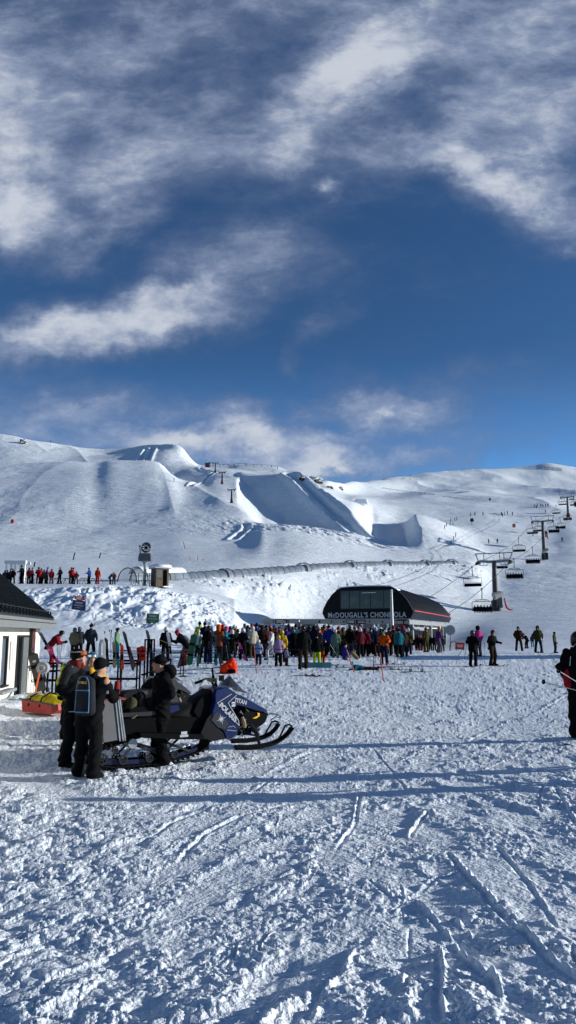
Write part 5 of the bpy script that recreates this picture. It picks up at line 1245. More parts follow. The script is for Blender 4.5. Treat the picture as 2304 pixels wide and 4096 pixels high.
# pose, px, feet py (or depth < 200), head-top py, yaw deg (180 = back to us), jacket, trousers, headgear, its colour, label, extras
CROWD = [
 ('l', 735, 2664, 2511, 250, 'black', 'maroon', 'helmet', 'red', 'skier in black with a bright red helmet bending over at the rack', dict(pack='grey')),
 ('s', 661, 2650, 2507, 200, 'black', 'black', 'helmet', 'white', 'skier in black with white helmet and yellow gloves beside the rack post', dict(gloves='mustard', pack='navy', goggles='white')),
 ('s', 797, 47, 2487, 200, 'neon', 'black', None, 'black', 'person in a neon yellow top standing high at the back left of the crowd', dict(head2='beanie')),
 ('s', 817, 46, 2483, 190, 'navy', 'navy', None, 'black', 'tall person in navy with a white collar at the back left of the crowd', dict(head2='beanie')),
 ('w', 793, 44, 2520, 170, 'white', 'maroon', 'beanie', 'white', 'person in a pale jacket behind the green snowboard', {}),
 ('s', 832, 2652, 2502, 180, 'black', 'navy', 'helmet', 'black', 'skier in black holding upright skis, left of the rust hood', {}),
 ('s', 873, 2655, 2497, 160, 'rust', 'black', 'hood', 'orange', 'person in rust jacket with a tall orange hood', {}),
 ('p', 897, 2645, 2504, 100, 'teal', 'black', 'helmet', 'pink', 'skier in teal jacket with a pink helmet holding a pole', {}),
 ('s', 919, 2618, 2504, 185, 'red', 'navy', 'helmet', 'black', 'skier in a plain red jacket between teal and khaki ones', {}),
 ('s', 936, 2612, 2500, 190, 'olive', 'blue', 'beanie', 'white', 'person in dark olive with a white beanie left of the white helmet', {}),
 ('s', 950, 2625, 2515, 170, 'tan', 'black', 'helmet', 'black', 'skier in a pale khaki jacket left of the white helmet', {}),
 ('p', 970, 2640, 2512, 160, 'black', 'black', 'helmet', 'white', 'skier all in black wearing a shiny white helmet', dict(goggles='white')),
 ('s', 1010, 2632, 2504, 200, 'cream', 'olive', 'helmet', 'white', 'person in cream puffer jacket and olive trousers', {}),
 ('s', 1026, 46, 2494, 180, 'blue', 'black', 'beanie', 'navy', 'person in bright blue behind the cream puffer jacket', {}),
 ('s', 1048, 2628, 2500, 175, 'brown', 'crimson', 'hood', 'brown', 'tall person in dark brown coat with crimson trousers', {}),
 ('s', 1034, 2662, 2558, 170, 'paleblue', 'navy', 'helmet', 'white', 'small child in a pale blue suit and white helmet', dict(boots='white')),
 ('k', 1085, 2642, 2515, 280, 'white', 'white', 'beanie', 'black', 'woman in an all-white ski suit striding through the crowd', {}),
 ('s', 1106, 2618, 2518, 175, 'crimson', 'black', 'helmet', 'red', 'skier in crimson behind the lilac coat', {}),
 ('s', 1114, 2668, 2540, 180, 'lilac', 'black', 'helmet', 'yellow', 'girl in lilac coat and black trousers seen from behind', dict(boots='white', goggles='white')),
 ('s', 1128, 2650, 2520, 170, 'yellow', 'black', 'helmet', 'yellow', 'person in a bright yellow jacket behind the lilac coat', {}),
 ('s', 1146, 2664, 2596, 120, 'lavender', 'maroon', 'helmet', 'mustard', 'small child in lavender beside the lilac coat', {}),
 ('w', 1154, 2616, 2495, 180, 'navy', 'black', 'helmet', 'black', 'broad person in navy and red striped jacket with black trousers', dict(stripe='red')),
 ('s', 1183, 2622, 2498, 180, 'teal', 'black', 'beanie', 'black', 'person in a long teal jacket near the middle of the queue', {}),
 ('s', 1213, 2677, 2502, 190, 'black', 'brown', 'helmet', 'black', 'person in long black jacket and brown trousers standing nearest us in the queue', {}),
 ('s', 1237, 2622, 2500, 185, 'slate', 'crimson', 'helmet', 'black', 'person in slate jacket behind the brown trousers', dict(stripe='crimson')),
 ('s', 1270, 2625, 2500, 190, 'scarlet', 'olive', 'beanie', 'grey', 'person in scarlet jacket with a grey beanie', {}),
 ('s', 1297, 2622, 2499, 180, 'mustard', 'black', 'helmet', 'black', 'person in mustard jacket between scarlet and blue', {}),
 ('l', 1288, 2662, 2560, 150, 'black', 'scarlet', 'helmet', 'black', 'person crouching in bright scarlet trousers', {}),
 ('s', 1268, 2668, 2535, 185, 'black', 'neon', 'beanie', 'black', 'person in black with neon yellow lower legs holding a snowboard', dict(boots='neon')),
 ('w', 1316, 2628, 2500, 180, 'royal', 'black', 'beanie', 'navy', 'person in a royal blue jacket left of the sage coat', {}),
 ('s', 1343, 2632, 2517, 175, 'sage', 'sage', 'beanie', 'white', 'person in a sage green suit and white beanie', {}),
 ('w', 1372, 2622, 2510, 185, 'olive', 'olive', 'hood', 'olive', 'person in dark olive coat right of the sage suit', {}),
 ('s', 1400, 2620, 2500, 175, 'red', 'black', 'beanie', 'grey', 'person in bright red jacket below the station letters', {}),
 ('s', 1424, 2614, 2510, 170, 'grey', 'black', 'helmet', 'white', 'person in grey with white helmet right of the bright red jacket', dict(gloves='white')),
 ('s', 1442, 2612, 2490, 180, 'navy', 'grey', 'helmet', 'navy', 'tall person in navy with grey trousers left of the orange backpacker', {}),
 ('s', 1464, 2622, 2518, 185, 'orange', 'olive', 'beanie', 'orange', 'person in orange jacket with a teal backpack', dict(pack='aqua')),
 ('w', 1496, 2612, 2500, 180, 'blue', 'black', 'helmet', 'white', 'person in blue jacket with a blue backpack and white helmet', dict(pack='navy')),
 ('s', 1523, 48, 2508, 180, 'grey', 'black', 'helmet', 'white', 'person in light grey with white helmet behind the orange jacket', {}),
 ('p', 1538, 2660, 2516, 340, 'orange', 'navy', 'helmet', 'black', 'skier in orange jacket and navy trousers standing in front of the queue', dict(boots='red', goggles='lime')),
 ('s', 1560, 48, 2510, 180, 'grey', 'slate', 'beanie', 'slate', 'person in plain grey right of the front orange skier', {}),
 ('s', 1576, 2606, 2540, 180, 'royal', 'slate', 'helmet', 'pink', 'child in blue with a pink helmet under the lamp pole', {}),
 ('s', 1591, 49, 2506, 185, 'slate', 'black', 'helmet', 'black', 'person in slate right of the lamp pole', {}),
 ('w', 1611, 2604, 2506, 180, 'navy', 'grey', 'helmet', 'navy', 'person in navy jacket and grey trousers near the right end of the queue', {}),
 ('w', 1632, 2604, 2507, 180, 'black', 'orange', 'helmet', 'black', 'person in black jacket with vivid orange trousers', {}),
 ('s', 1651, 2600, 2532, 175, 'lime', 'black', 'beanie', 'lime', 'child in lime green at the right end of the queue', {}),
 ('s', 1706, 2610, 2510, 210, 'olive', 'olive', 'helmet', 'brown', 'person in olive with an orange hood standing clear of the queue', dict(collar='orange')),
 ('p', 1755, 2612, 2508, 110, 'purple', 'grey', 'helmet', 'orange', 'skier in purple jacket with orange helmet and rust boots', dict(boots='rust')),
 ('s', 1771, 2606, 2543, 170, 'slate', 'black', 'helmet', 'black', 'child in slate right behind the purple jacket', {}),
 ('p', 1893, 2666, 2520, 150, 'black', 'black', 'helmet', 'brown', 'skier all in black planting two poles in the middle right', dict(skis='navy')),
 ('s', 1915, 2626, 2503, 200, 'pink', 'black', 'hood', 'black', 'skier in a hot pink jacket behind the black one', dict(skis='slate')),
 ('p', 1972, 2663, 2519, 30, 'black', 'brown', 'helmet', 'black', 'skier in black jacket and brown trousers facing us at the middle right', dict(skis='slate')),
 ('w', 2077, 2605, 2505, 350, 'brown', 'brown', 'helmet', 'black', 'skier in dull brown standing far right, legs apart', {}),
 ('l', 2107, 2594, 2535, 300, 'black', 'black', 'beanie', 'black', 'small dark figure stooping beside the dull brown skier', {}),
 ('s', 2131, 2588, 2536, 180, 'slate', 'aqua', 'helmet', 'black', 'small child with aqua trousers at the far right', {}),
 ('w', 2155, 2611, 2503, 350, 'olive', 'navy', 'hood', 'black', 'skier in dark olive coat with skis at the far right', dict(skis='black')),
 ('s', 2222, 2613, 2527, 60, 'camo', 'navy', 'helmet', 'black', 'child in camouflage jacket near the right edge', dict(skis='black')),
 ('l', 205, 36, 2508, 100, 'crimson', 'crimson', 'helmet', 'black', 'person in crimson bending over the rack beside the lodge', {}),
 ('s', 294, 42, 2510, 170, 'tan', 'brown', 'helmet', 'grey', 'snowboarder in a tan camouflage jacket with grey hood', {}),
 ('s', 314, 43, 2506, 190, 'slate', 'black', 'helmet', 'grey', 'person in slate half hidden behind the tan jacket', {}),
 ('w', 360, 42, 2495, 180, 'slate', 'black', 'beanie', 'black', 'tall person in a long slate coat behind the ski racks', {}),
 ('s', 466, 42, 2511, 90, 'mint', 'teal', 'helmet', 'black', 'person in mint green jacket behind the ski racks', {}),
 ('s', 1386, 2640, 2580, 100, 'royal', 'tan', 'beanie', 'black', 'person sitting on the snow in a royal blue jacket and tan trousers', dict(pose='sit')),
 ('s', 1452, 2682, 2618, 90, 'teal', 'maroon', 'helmet', 'aqua', 'child in teal with an aqua helmet lying on the snow', dict(pose='lie')),
]
COLLAR = B(); COLLAR.lathe([(.10, -.05), (.14, .0), (.13, .07), (.09, .08)], 12); COLLAR = COLLAR.mesh('collar', True); COLLAR.materials.append(M['cloth'])
SASH = B(); SASH.loft([[(.21 * math.cos(a), .152 * math.sin(a), z) for a in np.linspace(0, 2 * PI, 17)[:-1]] for z in (1.20, 1.34)], False); SASH = SASH.mesh('chest_band', True); SASH.materials.append(M['cloth'])
FEET = []
for ps, px, fy, ty, yw, jk, tr, hd, hc, lb, ex in CROWD:
    if fy < 200: p = at(px, fy)
    else: p = hit(px, fy, 12, 100)
    ex = dict(ex); pose = ex.pop('pose', LS[ps]); c = p.y * cT + (p.z - CAMZ) * sT
    head_z = W(px, ty, p.y).z; nat = {'lean': 1.53, 'sit': 1.0, 'lie': .56}.get(pose, 1.76)
    s = max(.5, min(1.12, (head_z - p.z) / nat)); 
    if pose in ('sit', 'lie'): s = .95 if pose == 'sit' else .72
    h2_ = ex.pop('head2', None); hd = h2_ or hd; col_ = ex.pop('collar', None); st = ex.pop('stripe', None); sk = ex.pop('skis', None)
    o = person(pose, p, math.radians(yw), jk, tr, hd, hc, lb, scale=s, **ex)
    if col_: link('collar', COLLAR, parent=o, color=COL[col_]).location = (0, .01, 1.48)
    if st: link('chest_band', SASH, parent=o, color=COL[st])
    if sk: worn_skis(o, sk)
    FEET.append((px, p, s, yw, o))
rq = random.Random(31)
names = 'black navy slate brown olive royal crimson grey teal maroon blue black black navy'.split(); nf = 0
used = set(); hcs = 'black white grey navy red slate'.split()
for row, (d, x0, x1, st) in enumerate(((44.0, 905, 1640, 22), (47.5, 885, 1650, 17), (51.5, 930, 1655, 16), (56, 1000, 1560, 18))):
    px = x0 + rq.uniform(0, 8)
    while px < x1:
        q = px + rq.uniform(-4, 4); p = at(q, d + rq.uniform(-1.2, 1.2))
        if all((p - f[1]).xy.length > .55 for f in FEET):
            jk = rq.choice(names); hc = rq.choice(hcs)
            person(rq.choice(('stand', 'wide', 'stand', 'poles')), p, math.radians(180 + rq.uniform(-40, 40)), jk, rq.choice(('black', 'navy', 'slate', 'brown', 'black', 'grey')), rq.choice(('helmet', 'helmet', 'beanie', 'hood')), hc,
                   'skier packed in the middle of the queue, only head and shoulders showing', 'skiers packed deep in the lift queue', extras=False, scale=rq.uniform(.88, 1.04), vox=.034)
            FEET.append((q, p, 1, 180, None)); nf += 1
        px += st * rq.uniform(.8, 1.25)
print('packed crowd', nf)
# low figures by the station mouth
for k, px in enumerate((1672, 1693, 1722, 1738)):
    person('stand', at(px, 74), PI, 'black', 'black', 'helmet', 'black', 'small dark figure waiting beyond the fence at the station mouth', 'dark figures at the station mouth', extras=False, scale=.9, vox=.034)
# terrace queue
TQ = [(17, 'slate', 'dark figure furthest left on the terrace, partly behind the shelter posts', .85), (27, 'slate', 'dark figure second from the left on the terrace', .85), (34, 'olive', 'figure in olive in front of the white shelter', .75), (41, 'black', 'figure in black between the white shelter posts', .95), (49, 'black', 'figure in black with white helmet by the last shelter post', .95),
      (86, 'black', 'tallest figure in black on the terrace, right beside the white shelter', 1.15), (114, 'crimson', 'figure in crimson touching a dark red one on the terrace', 1.0), (127, 'maroon', 'figure in dark maroon on the terrace left of a red jacket', 1.0), (152, 'red', 'figure in red jacket and dark trousers, leaning left on the terrace', 1.05), (163, 'red', 'figure in red with a black cap just right of another red jacket', .95), (174, 'green', 'figure in dark green mostly hidden behind a purple jacket', .9), (185, 'purple', 'figure in purple blue holding a pole on the terrace', 1.02), (204, 'red', 'shorter figure in all red right of the purple jacket', .93),
      (238, 'black', 'figure in black standing alone mid terrace', 1.03), (282, 'red', 'figure in red, left one of a touching pair right of the lone black figure', 1.03), (291, 'red', 'figure in red, right one of a touching pair', 1.0), (304, 'maroon', 'small child in maroon beside the red pair', .78), (356, 'blue', 'figure in bright blue jacket standing alone on the terrace', 1.0), (389, 'scarlet', 'figure in all scarlet standing alone right of the blue jacket', 1.03), (441, 'slate', 'figure in slate bending by the carpet entrance', .85), (455, 'maroon', 'figure in dark maroon bending by the carpet entrance', .88)]
for k, (px, c_, lb, s) in enumerate(TQ):
    tr = 'black' if c_ not in ('scarlet',) and k % 4 else ('red' if c_ in ('scarlet', 'red') else 'slate')
    person(('stand', 'wide', 'poles')[k % 3] if px < 430 else 'lean', at(px, 79.6 + .35 * (k % 3)), math.radians((200, 250, 170, 90)[k % 4]), c_, tr, ('helmet', 'beanie')[k % 2], ('black', 'grey', 'black')[k % 3], lb, scale=s, vox=.034)
# far skiers on the pistes
FARS = [(2006, 2062), (2018, 2062), (2010, 2068), (2030, 2058), (2050, 2062), (2182, 2030 + 23), (2138, 2030), (2146, 2034), (2150, 2026), (2164, 2028), (2172, 2030), (2182, 2028), (2192, 2028), (1883, 2066), (1900, 2064), (1932, 2062), (1955, 2175), (1990, 2174), (2191, 2158), (2249, 2167), (2132, 2146), (1608, 1918), (1614, 1918), (1620, 1918), (1640, 1920), (1858, 1900), (1935, 1896), (203, 1771), (696, 1928)]
for k, (px, py) in enumerate(FARS):
    q = hit(px, py, 130); person(('stand', 'wide', 'walk', 'poles')[k % 4], q, k * 1.3, ('black', 'slate', 'navy')[k % 3], 'black', 'beanie', 'black', 'tiny dark skier far up on the slopes', 'tiny skiers scattered on the far slopes', extras=False, vox=.05, scale=1.05)
print('lift and crowd', round(time.time() - T0, 1), len(sc.objects))
# ================================================================ SNOWMOBILE (outlines read off the photo onto the sled's own planes, built full width)
M['pnt'] = mat('sled_paint', (1, 1, 1), .28, objcol=True, var=.06, spec=.5, coat=.25)
O_ = W(385, 3060, 11.85); HD = math.radians(31)
BM = Matrix.Translation((O_.x, O_.y, gz(O_.x, O_.y) + .02)) @ Matrix.Rotation(HD, 4, 'Z')
BI = BM.inverted(); CL = BI @ Vector((0, 0, CAMZ))
def loc(px, py, yl):
    d = BI.to_3x3() @ (W(px, py, 1.0) - Vector((0, 0, CAMZ))); t = (yl - CL.y) / d.y; p = CL + d * t; return (p.x, p.z)
def LP(pts, yl): return [loc(a, b, yl) for a, b in pts]
def slab(pts, y0, y1, rnd_=.04, ins=.93):
    """closed outline traced at y0, rounded off at both flanks"""
    P = LP(pts, y0); cx = sum(p[0] for p in P) / len(P); cz = sum(p[1] for p in P) / len(P)
    def rg(y, s): return [(cx + (x - cx) * s, y, cz + (z - cz) * s) for x, z in P]
    return B().loft([rg(y0, ins), rg(y0 + rnd_ * math.copysign(1, y1 - y0), 1), rg(y1 - rnd_ * math.copysign(1, y1 - y0), 1), rg(y1, ins)])
sm = link('snowmobile', None); sm.matrix_world = BM; tag(sm, 'blue and black snowmobile facing right, nearest the camera, with white lettering on its hood', 'snowmobile')
hood = part('hood', slab([(862, 2755), (888, 2749), (914, 2750), (950, 2776), (981, 2788), (1030, 2815), (1074, 2841), (1074, 2850), (1035, 2842), (997, 2829), (950, 2817), (932, 2838), (943, 2860), (955, 2880), (957, 2910), (950, 2942), (924, 2962), (904, 2957), (895, 2931), (873, 2910), (843, 2884), (847, 2843), (858, 2807), (857, 2775)], -.34, .34), M['pnt'], sm, color=(.003, .011, .07), smooth=True)
part('nose_panel', slab([(985, 2826), (1035, 2842), (1076, 2853), (1070, 2875), (1060, 2893), (1040, 2908), (1018, 2919), (998, 2910), (985, 2890), (972, 2860)], -.30, .30), M['black'], sm, smooth=True)
part('side_panel', slab([(847, 2850), (845, 2883), (873, 2912), (896, 2932), (905, 2957), (860, 2966), (811, 2956), (800, 2935), (815, 2900), (828, 2870)], -.335, .335), mat('sled_grey', (.0045, .005, .006), .45, spec=.2), sm, smooth=True)
part('tank_cover', slab([(784, 2816), (798, 2792), (821, 2778), (857, 2754), (866, 2760), (858, 2808), (846, 2845), (840, 2885), (815, 2905), (790, 2880), (770, 2850)], -.24, .24, .07, .88), M['black'], sm, smooth=True)
seat = part('seat', slab([(500, 2838), (530, 2826), (600, 2820), (684, 2816), (785, 2813), (795, 2840), (790, 2872), (700, 2868), (600, 2872), (510, 2872)], -.20, .20, .06, .88), M['black'], sm, smooth=True)
part('seat_panel', slab([(640, 2822), (716, 2820), (722, 2840), (690, 2852), (640, 2856)], -.215, .215), M['pnt'], sm, color=(.004, .012, .07))
part('tunnel', slab([(440, 2880), (600, 2870), (790, 2868), (845, 2900), (830, 2950), (811, 2958), (666, 2957), (540, 2950), (470, 2930), (440, 2912)], -.23, .23, .02, .98), M['black'], sm)
part('running_board', slab([(560, 2932), (700, 2935), (815, 2938), (822, 2958), (700, 2958), (560, 2948)], -.40, .40, .02, .98), M['black'], sm)
# windshield
P = LP([(884, 2752), (900, 2722), (924, 2701), (948, 2730), (974, 2777), (930, 2768)], -.05)
b = B(); tip = P[2]; vs = []
for y, s in ((-.26, .12), (-.13, .75), (0, 1), (.13, .75), (.26, .12)):
    vs.append([(P[0][0] * 1.0 + .02, y, P[0][1]), (P[1][0], y * .9, P[0][1] + (P[1][1] - P[0][1]) * s), (P[2][0], y * .7, P[0][1] + (P[2][1] - P[0][1]) * s), (P[3][0], y * .8, P[0][1] - .02 + (P[3][1] - P[0][1]) * s), (P[4][0] + .02 * s, y, P[4][1] + .02)])
b.loft(vs, False); part('windshield', b, mat('smoked_screen', (.02, .024, .03), .1, spec=.7, alpha=.85), sm, smooth=True)
# handlebars
X0, Z0 = loc(862, 2752, 0); X1, Z1 = loc(848, 2722, 0)
hb_ = link('handlebar', None, parent=sm)
b = B(); b.tube([(X0, 0, Z0), (X1, 0, Z1)], .035, 8); b.tube([(X1 - .10, -.38, Z1 - .04), (X1 - .02, -.2, Z1 + .02), (X1, 0, Z1), (X1 - .02, .2, Z1 + .02), (X1 - .10, .38, Z1 - .04)], .016, 7); b.box((X1, 0, Z1 + .01), (.08, .22, .06)); part('bar', b, M['dark'], hb_)
for s in (-1, 1): b = B(); b.tube([(X1 - .06, s * .27, Z1 - .02), (X1 - .12, s * .42, Z1 - .06)], .024, 8); part('grip', b, M['rubber'], hb_)
b = B(); b.tube([(X1 + .02, -.05, Z1 + .02), (X1 - .02, -.05, Z1 + .15), (X1, 0, Z1 + .20), (X1 + .04, .05, Z1 + .15), (X1 + .03, .05, Z1 + .02)], .016, 6); part('grab_strap', b, M['black'], hb_)
b = B(); b.box((X1 + .06, -.24, Z1 + .05), (.07, .06, .09)); part('thumb_lever', b, M['black'], hb_)
# engine bay seen through the open side
x0, z0 = loc(957, 2842, -.30); x1, z1 = loc(1012, 2942, -.30)
b = B(); b.box(((x0 + x1) / 2, 0, (z0 + z1) / 2), (abs(x1 - x0) * .95, .52, abs(z0 - z1) * .95)); rq = random.Random(4)
part('engine', b, M['black'], sm)
eng = [c for c in sm.children if c.name.startswith('engine')][0]
b = B()
for k in range(26):
    x = rq.uniform(min(x0, x1) + .02, max(x0, x1) - .02); z = rq.uniform(z1 + .02, z0 - .02); b.bar((x, -.29, z), (x + rq.uniform(-.08, .08), -.29 + rq.uniform(-.02, .02), z + rq.uniform(-.08, .08)), rq.uniform(.008, .022))
part('hoses', b, M['dark'], eng)
b = B(); xx, zz = loc(975, 2888, -.31); b.tube([(xx - .02, -.28, zz + .08), (xx, -.30, zz), (xx + .03, -.28, zz - .09)], [.03, .045, .035], 8); part('heat_shield', b, mat('tan_shield', (.20, .13, .07), .6), eng)
for k in range(7):
    b = B(); px_ = 962 + (k * 17) % 48; py_ = 2850 + (k * 29) % 88; xx, zz = loc(px_, py_, -.315); b.ball((xx, -.31, zz), .012, 8, 5); part('fitting', b, M['chrome'], eng)
# skis and front suspension
def snow_ski(pts, lp, y, near):
    s = link('ski', None, parent=sm); P = LP(pts, y); b = B()
    b.loft([[(x, y - .075, z), (x, y + .075, z), (x, y + .075, z + .022), (x, y - .075, z + .022)] for x, z in P]); b.loft([[(x, y - .02, z - .03), (x, y + .02, z - .03), (x, y + .015, z + .05), (x, y - .015, z + .05)] for x, z in P[:-1]]); part('ski_blade', b, M['black'], s)
    Q = LP(lp, y); b = B(); b.tube([(x, y, z) for x, z in Q], .016, 7); part('ski_loop', b, M['black'], s, smooth=True)
snow_ski([(940, 2992), (990, 2992), (1043, 2987), (1085, 2977), (1111, 2966), (1135, 2951), (1152, 2935), (1168, 2914)], [(1168, 2914), (1166, 2903), (1156, 2898), (1142, 2901), (1130, 2925), (1111, 2963)], -.50, True)
snow_ski([(925, 2966), (985, 2964), (1030, 2958), (1060, 2948), (1085, 2934), (1103, 2916), (1113, 2899)], [(1113, 2899), (1111, 2888), (1100, 2884), (1088, 2887), (1078, 2905), (1056, 2944)], .50, False)
for s, foot in ((-1, loc(1038, 2980, -.50)), (1, loc(1030, 2950, .50))):
    a1 = loc(1005, 2915, -.25); a2 = loc(985, 2935, -.25)
    arm = mat('arm_blue', (.01, .02, .10), .35, .3)
    for q, w in ((a1, .03), (a2, .03), ((a1[0] + .08, a1[1] + .02), .02)):
        b = B(); b.bar((q[0], s * .22, q[1]), (foot[0], s * .47, foot[1] + .14), w); part('suspension_arm', b, arm, sm)
    b = B(); b.bar((foot[0], s * .5, foot[1]), (foot[0] - .05, s * .47, foot[1] + .22), .045); part('spindle', b, M['dark'], sm)
    b = B(); b.tube([(a1[0] - .05, s * .22, a1[1] + .12), (foot[0], s * .45, foot[1] + .15)], .035, 8); part('shock_absorber', b, M['dark'], sm, smooth=True)
xb, zb = loc(1078, 2858, 0); b = B(); b.tube([(xb - .05, -.14, zb - .08), (xb + .10, -.14, zb), (xb + .10, .14, zb), (xb - .05, .14, zb - .08)], .016, 6); part('bumper', b, M['chrome'], sm)
# track loop with lugs, rails and wheels
TP = [(388, 3042), (387, 3022), (400, 3007), (450, 2990), (510, 2968), (570, 2950), (650, 2938), (760, 2938), (822, 2948), (838, 2965), (832, 2985), (800, 3005), (740, 3026), (660, 3046), (560, 3060), (460, 3068), (405, 3062)]
P = LP(TP, -.19); n = len(P)
cx = sum(p[0] for p in P) / n; cz = sum(p[1] for p in P) / n
def nrm(i): a = Vector(P[i - 1]); c = Vector(P[(i + 1) % n]); d = (c - a).normalized(); return Vector((-d.y, d.x))
ring = []
for i, (x, z) in enumerate(P):
    q = nrm(i); q = q if (Vector((x, z)) - Vector((cx, cz))).dot(q) > 0 else -q
    ring.append([(x, -.19, z), (x, .19, z), (x + q.x * .018, .19, z + q.y * .018), (x + q.x * .018, -.19, z + q.y * .018)])
trk = link('track', None, parent=sm)
b = B(); b.loft(ring + [ring[0]], False); part('belt', b, M['rubber'], trk)
b = B(); tot = 0
for i in range(n):
    a = Vector(P[i]); c = Vector(P[(i + 1) % n]); L_ = (c - a).length; q = nrm(i); q = q if (a - Vector((cx, cz))).dot(q) > 0 else -q
    t = (-tot) % .085
    while t < L_: m_ = a.lerp(c, t / L_); b.bar((m_.x, -.18, m_.y), (m_.x + 0, .18, m_.y), .012, .012); b.box((m_.x + q.x * .035, 0, m_.y + q.y * .035), (.012 + abs(q.x) * .04, .36, .012 + abs(q.y) * .04)); t += .085
    tot += L_
part('lugs', b, M['rubber'], trk)['kind'] = 'stuff'
for px_, py_, r in ((412, 3038, .085), (495, 3040, .07), (600, 3035, .06), (700, 3018, .06), (462, 3000, .05)):
    x, z = loc(px_, py_, -.2)
    for s in (-1, 1):
        wl = link('wheel', None, parent=trk) if False else None
        b = B(); R_ = []
        for rr_, yy in ((r * .7, -.02), (r, -.02), (r, .02), (r * .7, .02)): R_.append([(x + rr_ * math.cos(a), s * .17 + yy, z + rr_ * math.sin(a)) for a in np.linspace(0, 2 * PI, 19)[:-1]])
        b.loft(R_ + [R_[0]], False)
        for k in range(5): a = k * 2 * PI / 5; b.bar((x, s * .17, z), (x + r * .75 * math.cos(a), s * .17, z + r * .75 * math.sin(a)), .018, .02)
        part('wheel', b, M['dark'], trk, smooth=True)
for s in (-1, 1):
    b = B(); Q = LP([(400, 3050), (480, 3052), (600, 3045), (700, 3028), (790, 2998)], -.14); b.loft([[(x, s * .12 - .012, z - .03), (x, s * .12 + .012, z - .03), (x, s * .12 + .012, z + .035), (x, s * .12 - .012, z + .035)] for x, z in Q]); part('slide_rail', b, mat('rail_blue', (.012, .018, .06), .35, .4), trk)
for a, c, w in (((540, 2975), (665, 3010), .04), ((560, 2990), (650, 3020), .025), ((500, 3020), (545, 2975), .03), ((640, 2960), (760, 3005), .035), ((720, 2950), (640, 3030), .03)):
    p = loc(*a, -.16); q = loc(*c, -.16)
    for s in (-1, 1): b = B(); b.bar((p[0], s * .14, p[1]), (q[0], s * .14, q[1]), w); part('linkage', b, M['dark'], trk)
b = B(); x, z = loc(532, 2975, -.2); b.tube([(x, -.2, z), (x, .2, z)], .075, 12); part('rear_axle', b, M['steel'], trk)
# decals on the near flank
YD = -.346
def decal(name, px, py, txt, wpx, ang, m_, h=None, bold=.0):
    tm = text_mesh(txt, .1, .004, bold); xs = [v.co.x for v in tm.vertices]; w_ = max(xs) - min(xs); x, z = loc(px, py, YD); xr, zr = loc(px + wpx * math.cos(math.radians(ang)), py + wpx * math.sin(math.radians(ang)), YD)
    L_ = math.hypot(xr - x, zr - z); o = link(name, tm, m_, sm); o.rotation_euler = Euler((PI / 2, -math.atan2(zr - z, xr - x), 0), 'XYZ'); o.location = (x, YD - .004, z); o.scale = (L_ / w_, h or L_ / w_, 1)
    o.rotation_mode = 'XYZ'; o.rotation_euler = (Matrix.Rotation(-math.atan2(zr - z, xr - x), 3, 'Y') @ Matrix.Rotation(PI / 2, 3, 'X')).to_euler(); return o
dw = mat('decal_white', (.42, .43, .45), .5)
decal('lettering', 912, 2850, 'POLARIS', 92, 45, dw, 1.15, .004); decal('lettering', 962, 2806, 'TITAN', 50, 14, dw, .95, .003)
def dline(pts, w, m_, name='piping'):
    b = B(); Q = LP(pts, YD)
    for a, c in zip(Q[:-1], Q[1:]): b.bar((a[0], YD - .003, a[1]), (c[0], YD - .003, c[1]), .006, w)
    return part(name, b, m_, sm)
dline([(926, 2776), (869, 2812), (957, 2903), (953, 2880), (912, 2812), (946, 2780)], .010, dw)
x, z = loc(933, 2817, YD); b = B(); b.box((x, YD - .005, z), (.062, .006, .068)); pl = part('number_plate', b, M['white'], sm); decal('lettering', 933, 2817, 'C1', 9, 6, M['black'], .55, .002)
for o in sm.children:
    if o.name.startswith('lettering') and o.active_material == M['black']: o.location.y -= .006
b = B(); x, z = loc(885, 2876, YD); pts = []
for k in range(16): a = k * PI / 8 + .3; r = (.095 if k % 4 == 0 else .06) if k % 2 == 0 else .022; pts.append((x + r * math.cos(a), z + r * math.sin(a)))
b.prism(pts, YD - .004, YD); part('star_decal', b, mat('decal_silver', (.42, .43, .45), .4), sm)
Q = LP([(845, 2880), (866, 2846), (900, 2874), (916, 2896), (900, 2918), (873, 2910)], YD); b = B(); b.prism(Q, YD - .001, YD + .01); part('star_panel', b, mat('decal_dark', (.012, .014, .022), .4), sm)
Q = LP([(1008, 2873), (1030, 2862), (1028, 2850), (1038, 2853), (1037, 2864), (1022, 2874)], -.30); b = B(); b.prism(Q, -.315, -.295); part('yellow_flash', b, mat('flash_yellow', (.8, .42, .01), .4), sm)
decal('lettering', 926, 2922, 'WANAKA', 38, 4, dw, .30); dline([(912, 2911), (921, 2904), (926, 2908), (932, 2902), (941, 2911)], .006, dw, 'mountain_decal')
x, z = loc(737, 2932, -.41); b = B(); b.box((x, -.405, z), (.10, .006, .045)); b.box((x + .0, -.405, z - .045), (.14, .006, .035)); part('sticker', b, dw, sm)
# grey cargo box and rack at the back
Q = LP([(404, 2800), (483, 2796), (505, 2955), (412, 2972)], -.30)
cb = thing('cargo_box', 'upright grey plastic box strapped to the back of the blue snowmobile', 'box'); cb.matrix_world = BM
b = B(); b.loft([[(x, -.30, z) for x, z in Q], [(x + .01, .20, z) for x, z in Q]]); part('shell', b, mat('box_grey', (.11, .11, .115), .6, var=.05), cb, bevel=.012)
b = B()
for t in (.72, .86, .95): a = (Q[0][0] + (Q[1][0] - Q[0][0]) * t, Q[0][1]); c = (Q[3][0] + (Q[2][0] - Q[3][0]) * t, Q[3][1]); b.bar((a[0], -.31, a[1]), (c[0], -.31, c[1] + .01), .012, .018)
part('edge_rib', b, M['steel'], cb)
b = B(); x, z = loc(410, 2797, -.05); b.box((x + .12, -.05, z + .01), (.34, .5, .03)); part('lid', b, mat('box_lid_red', (.22, .02, .015), .5), cb)
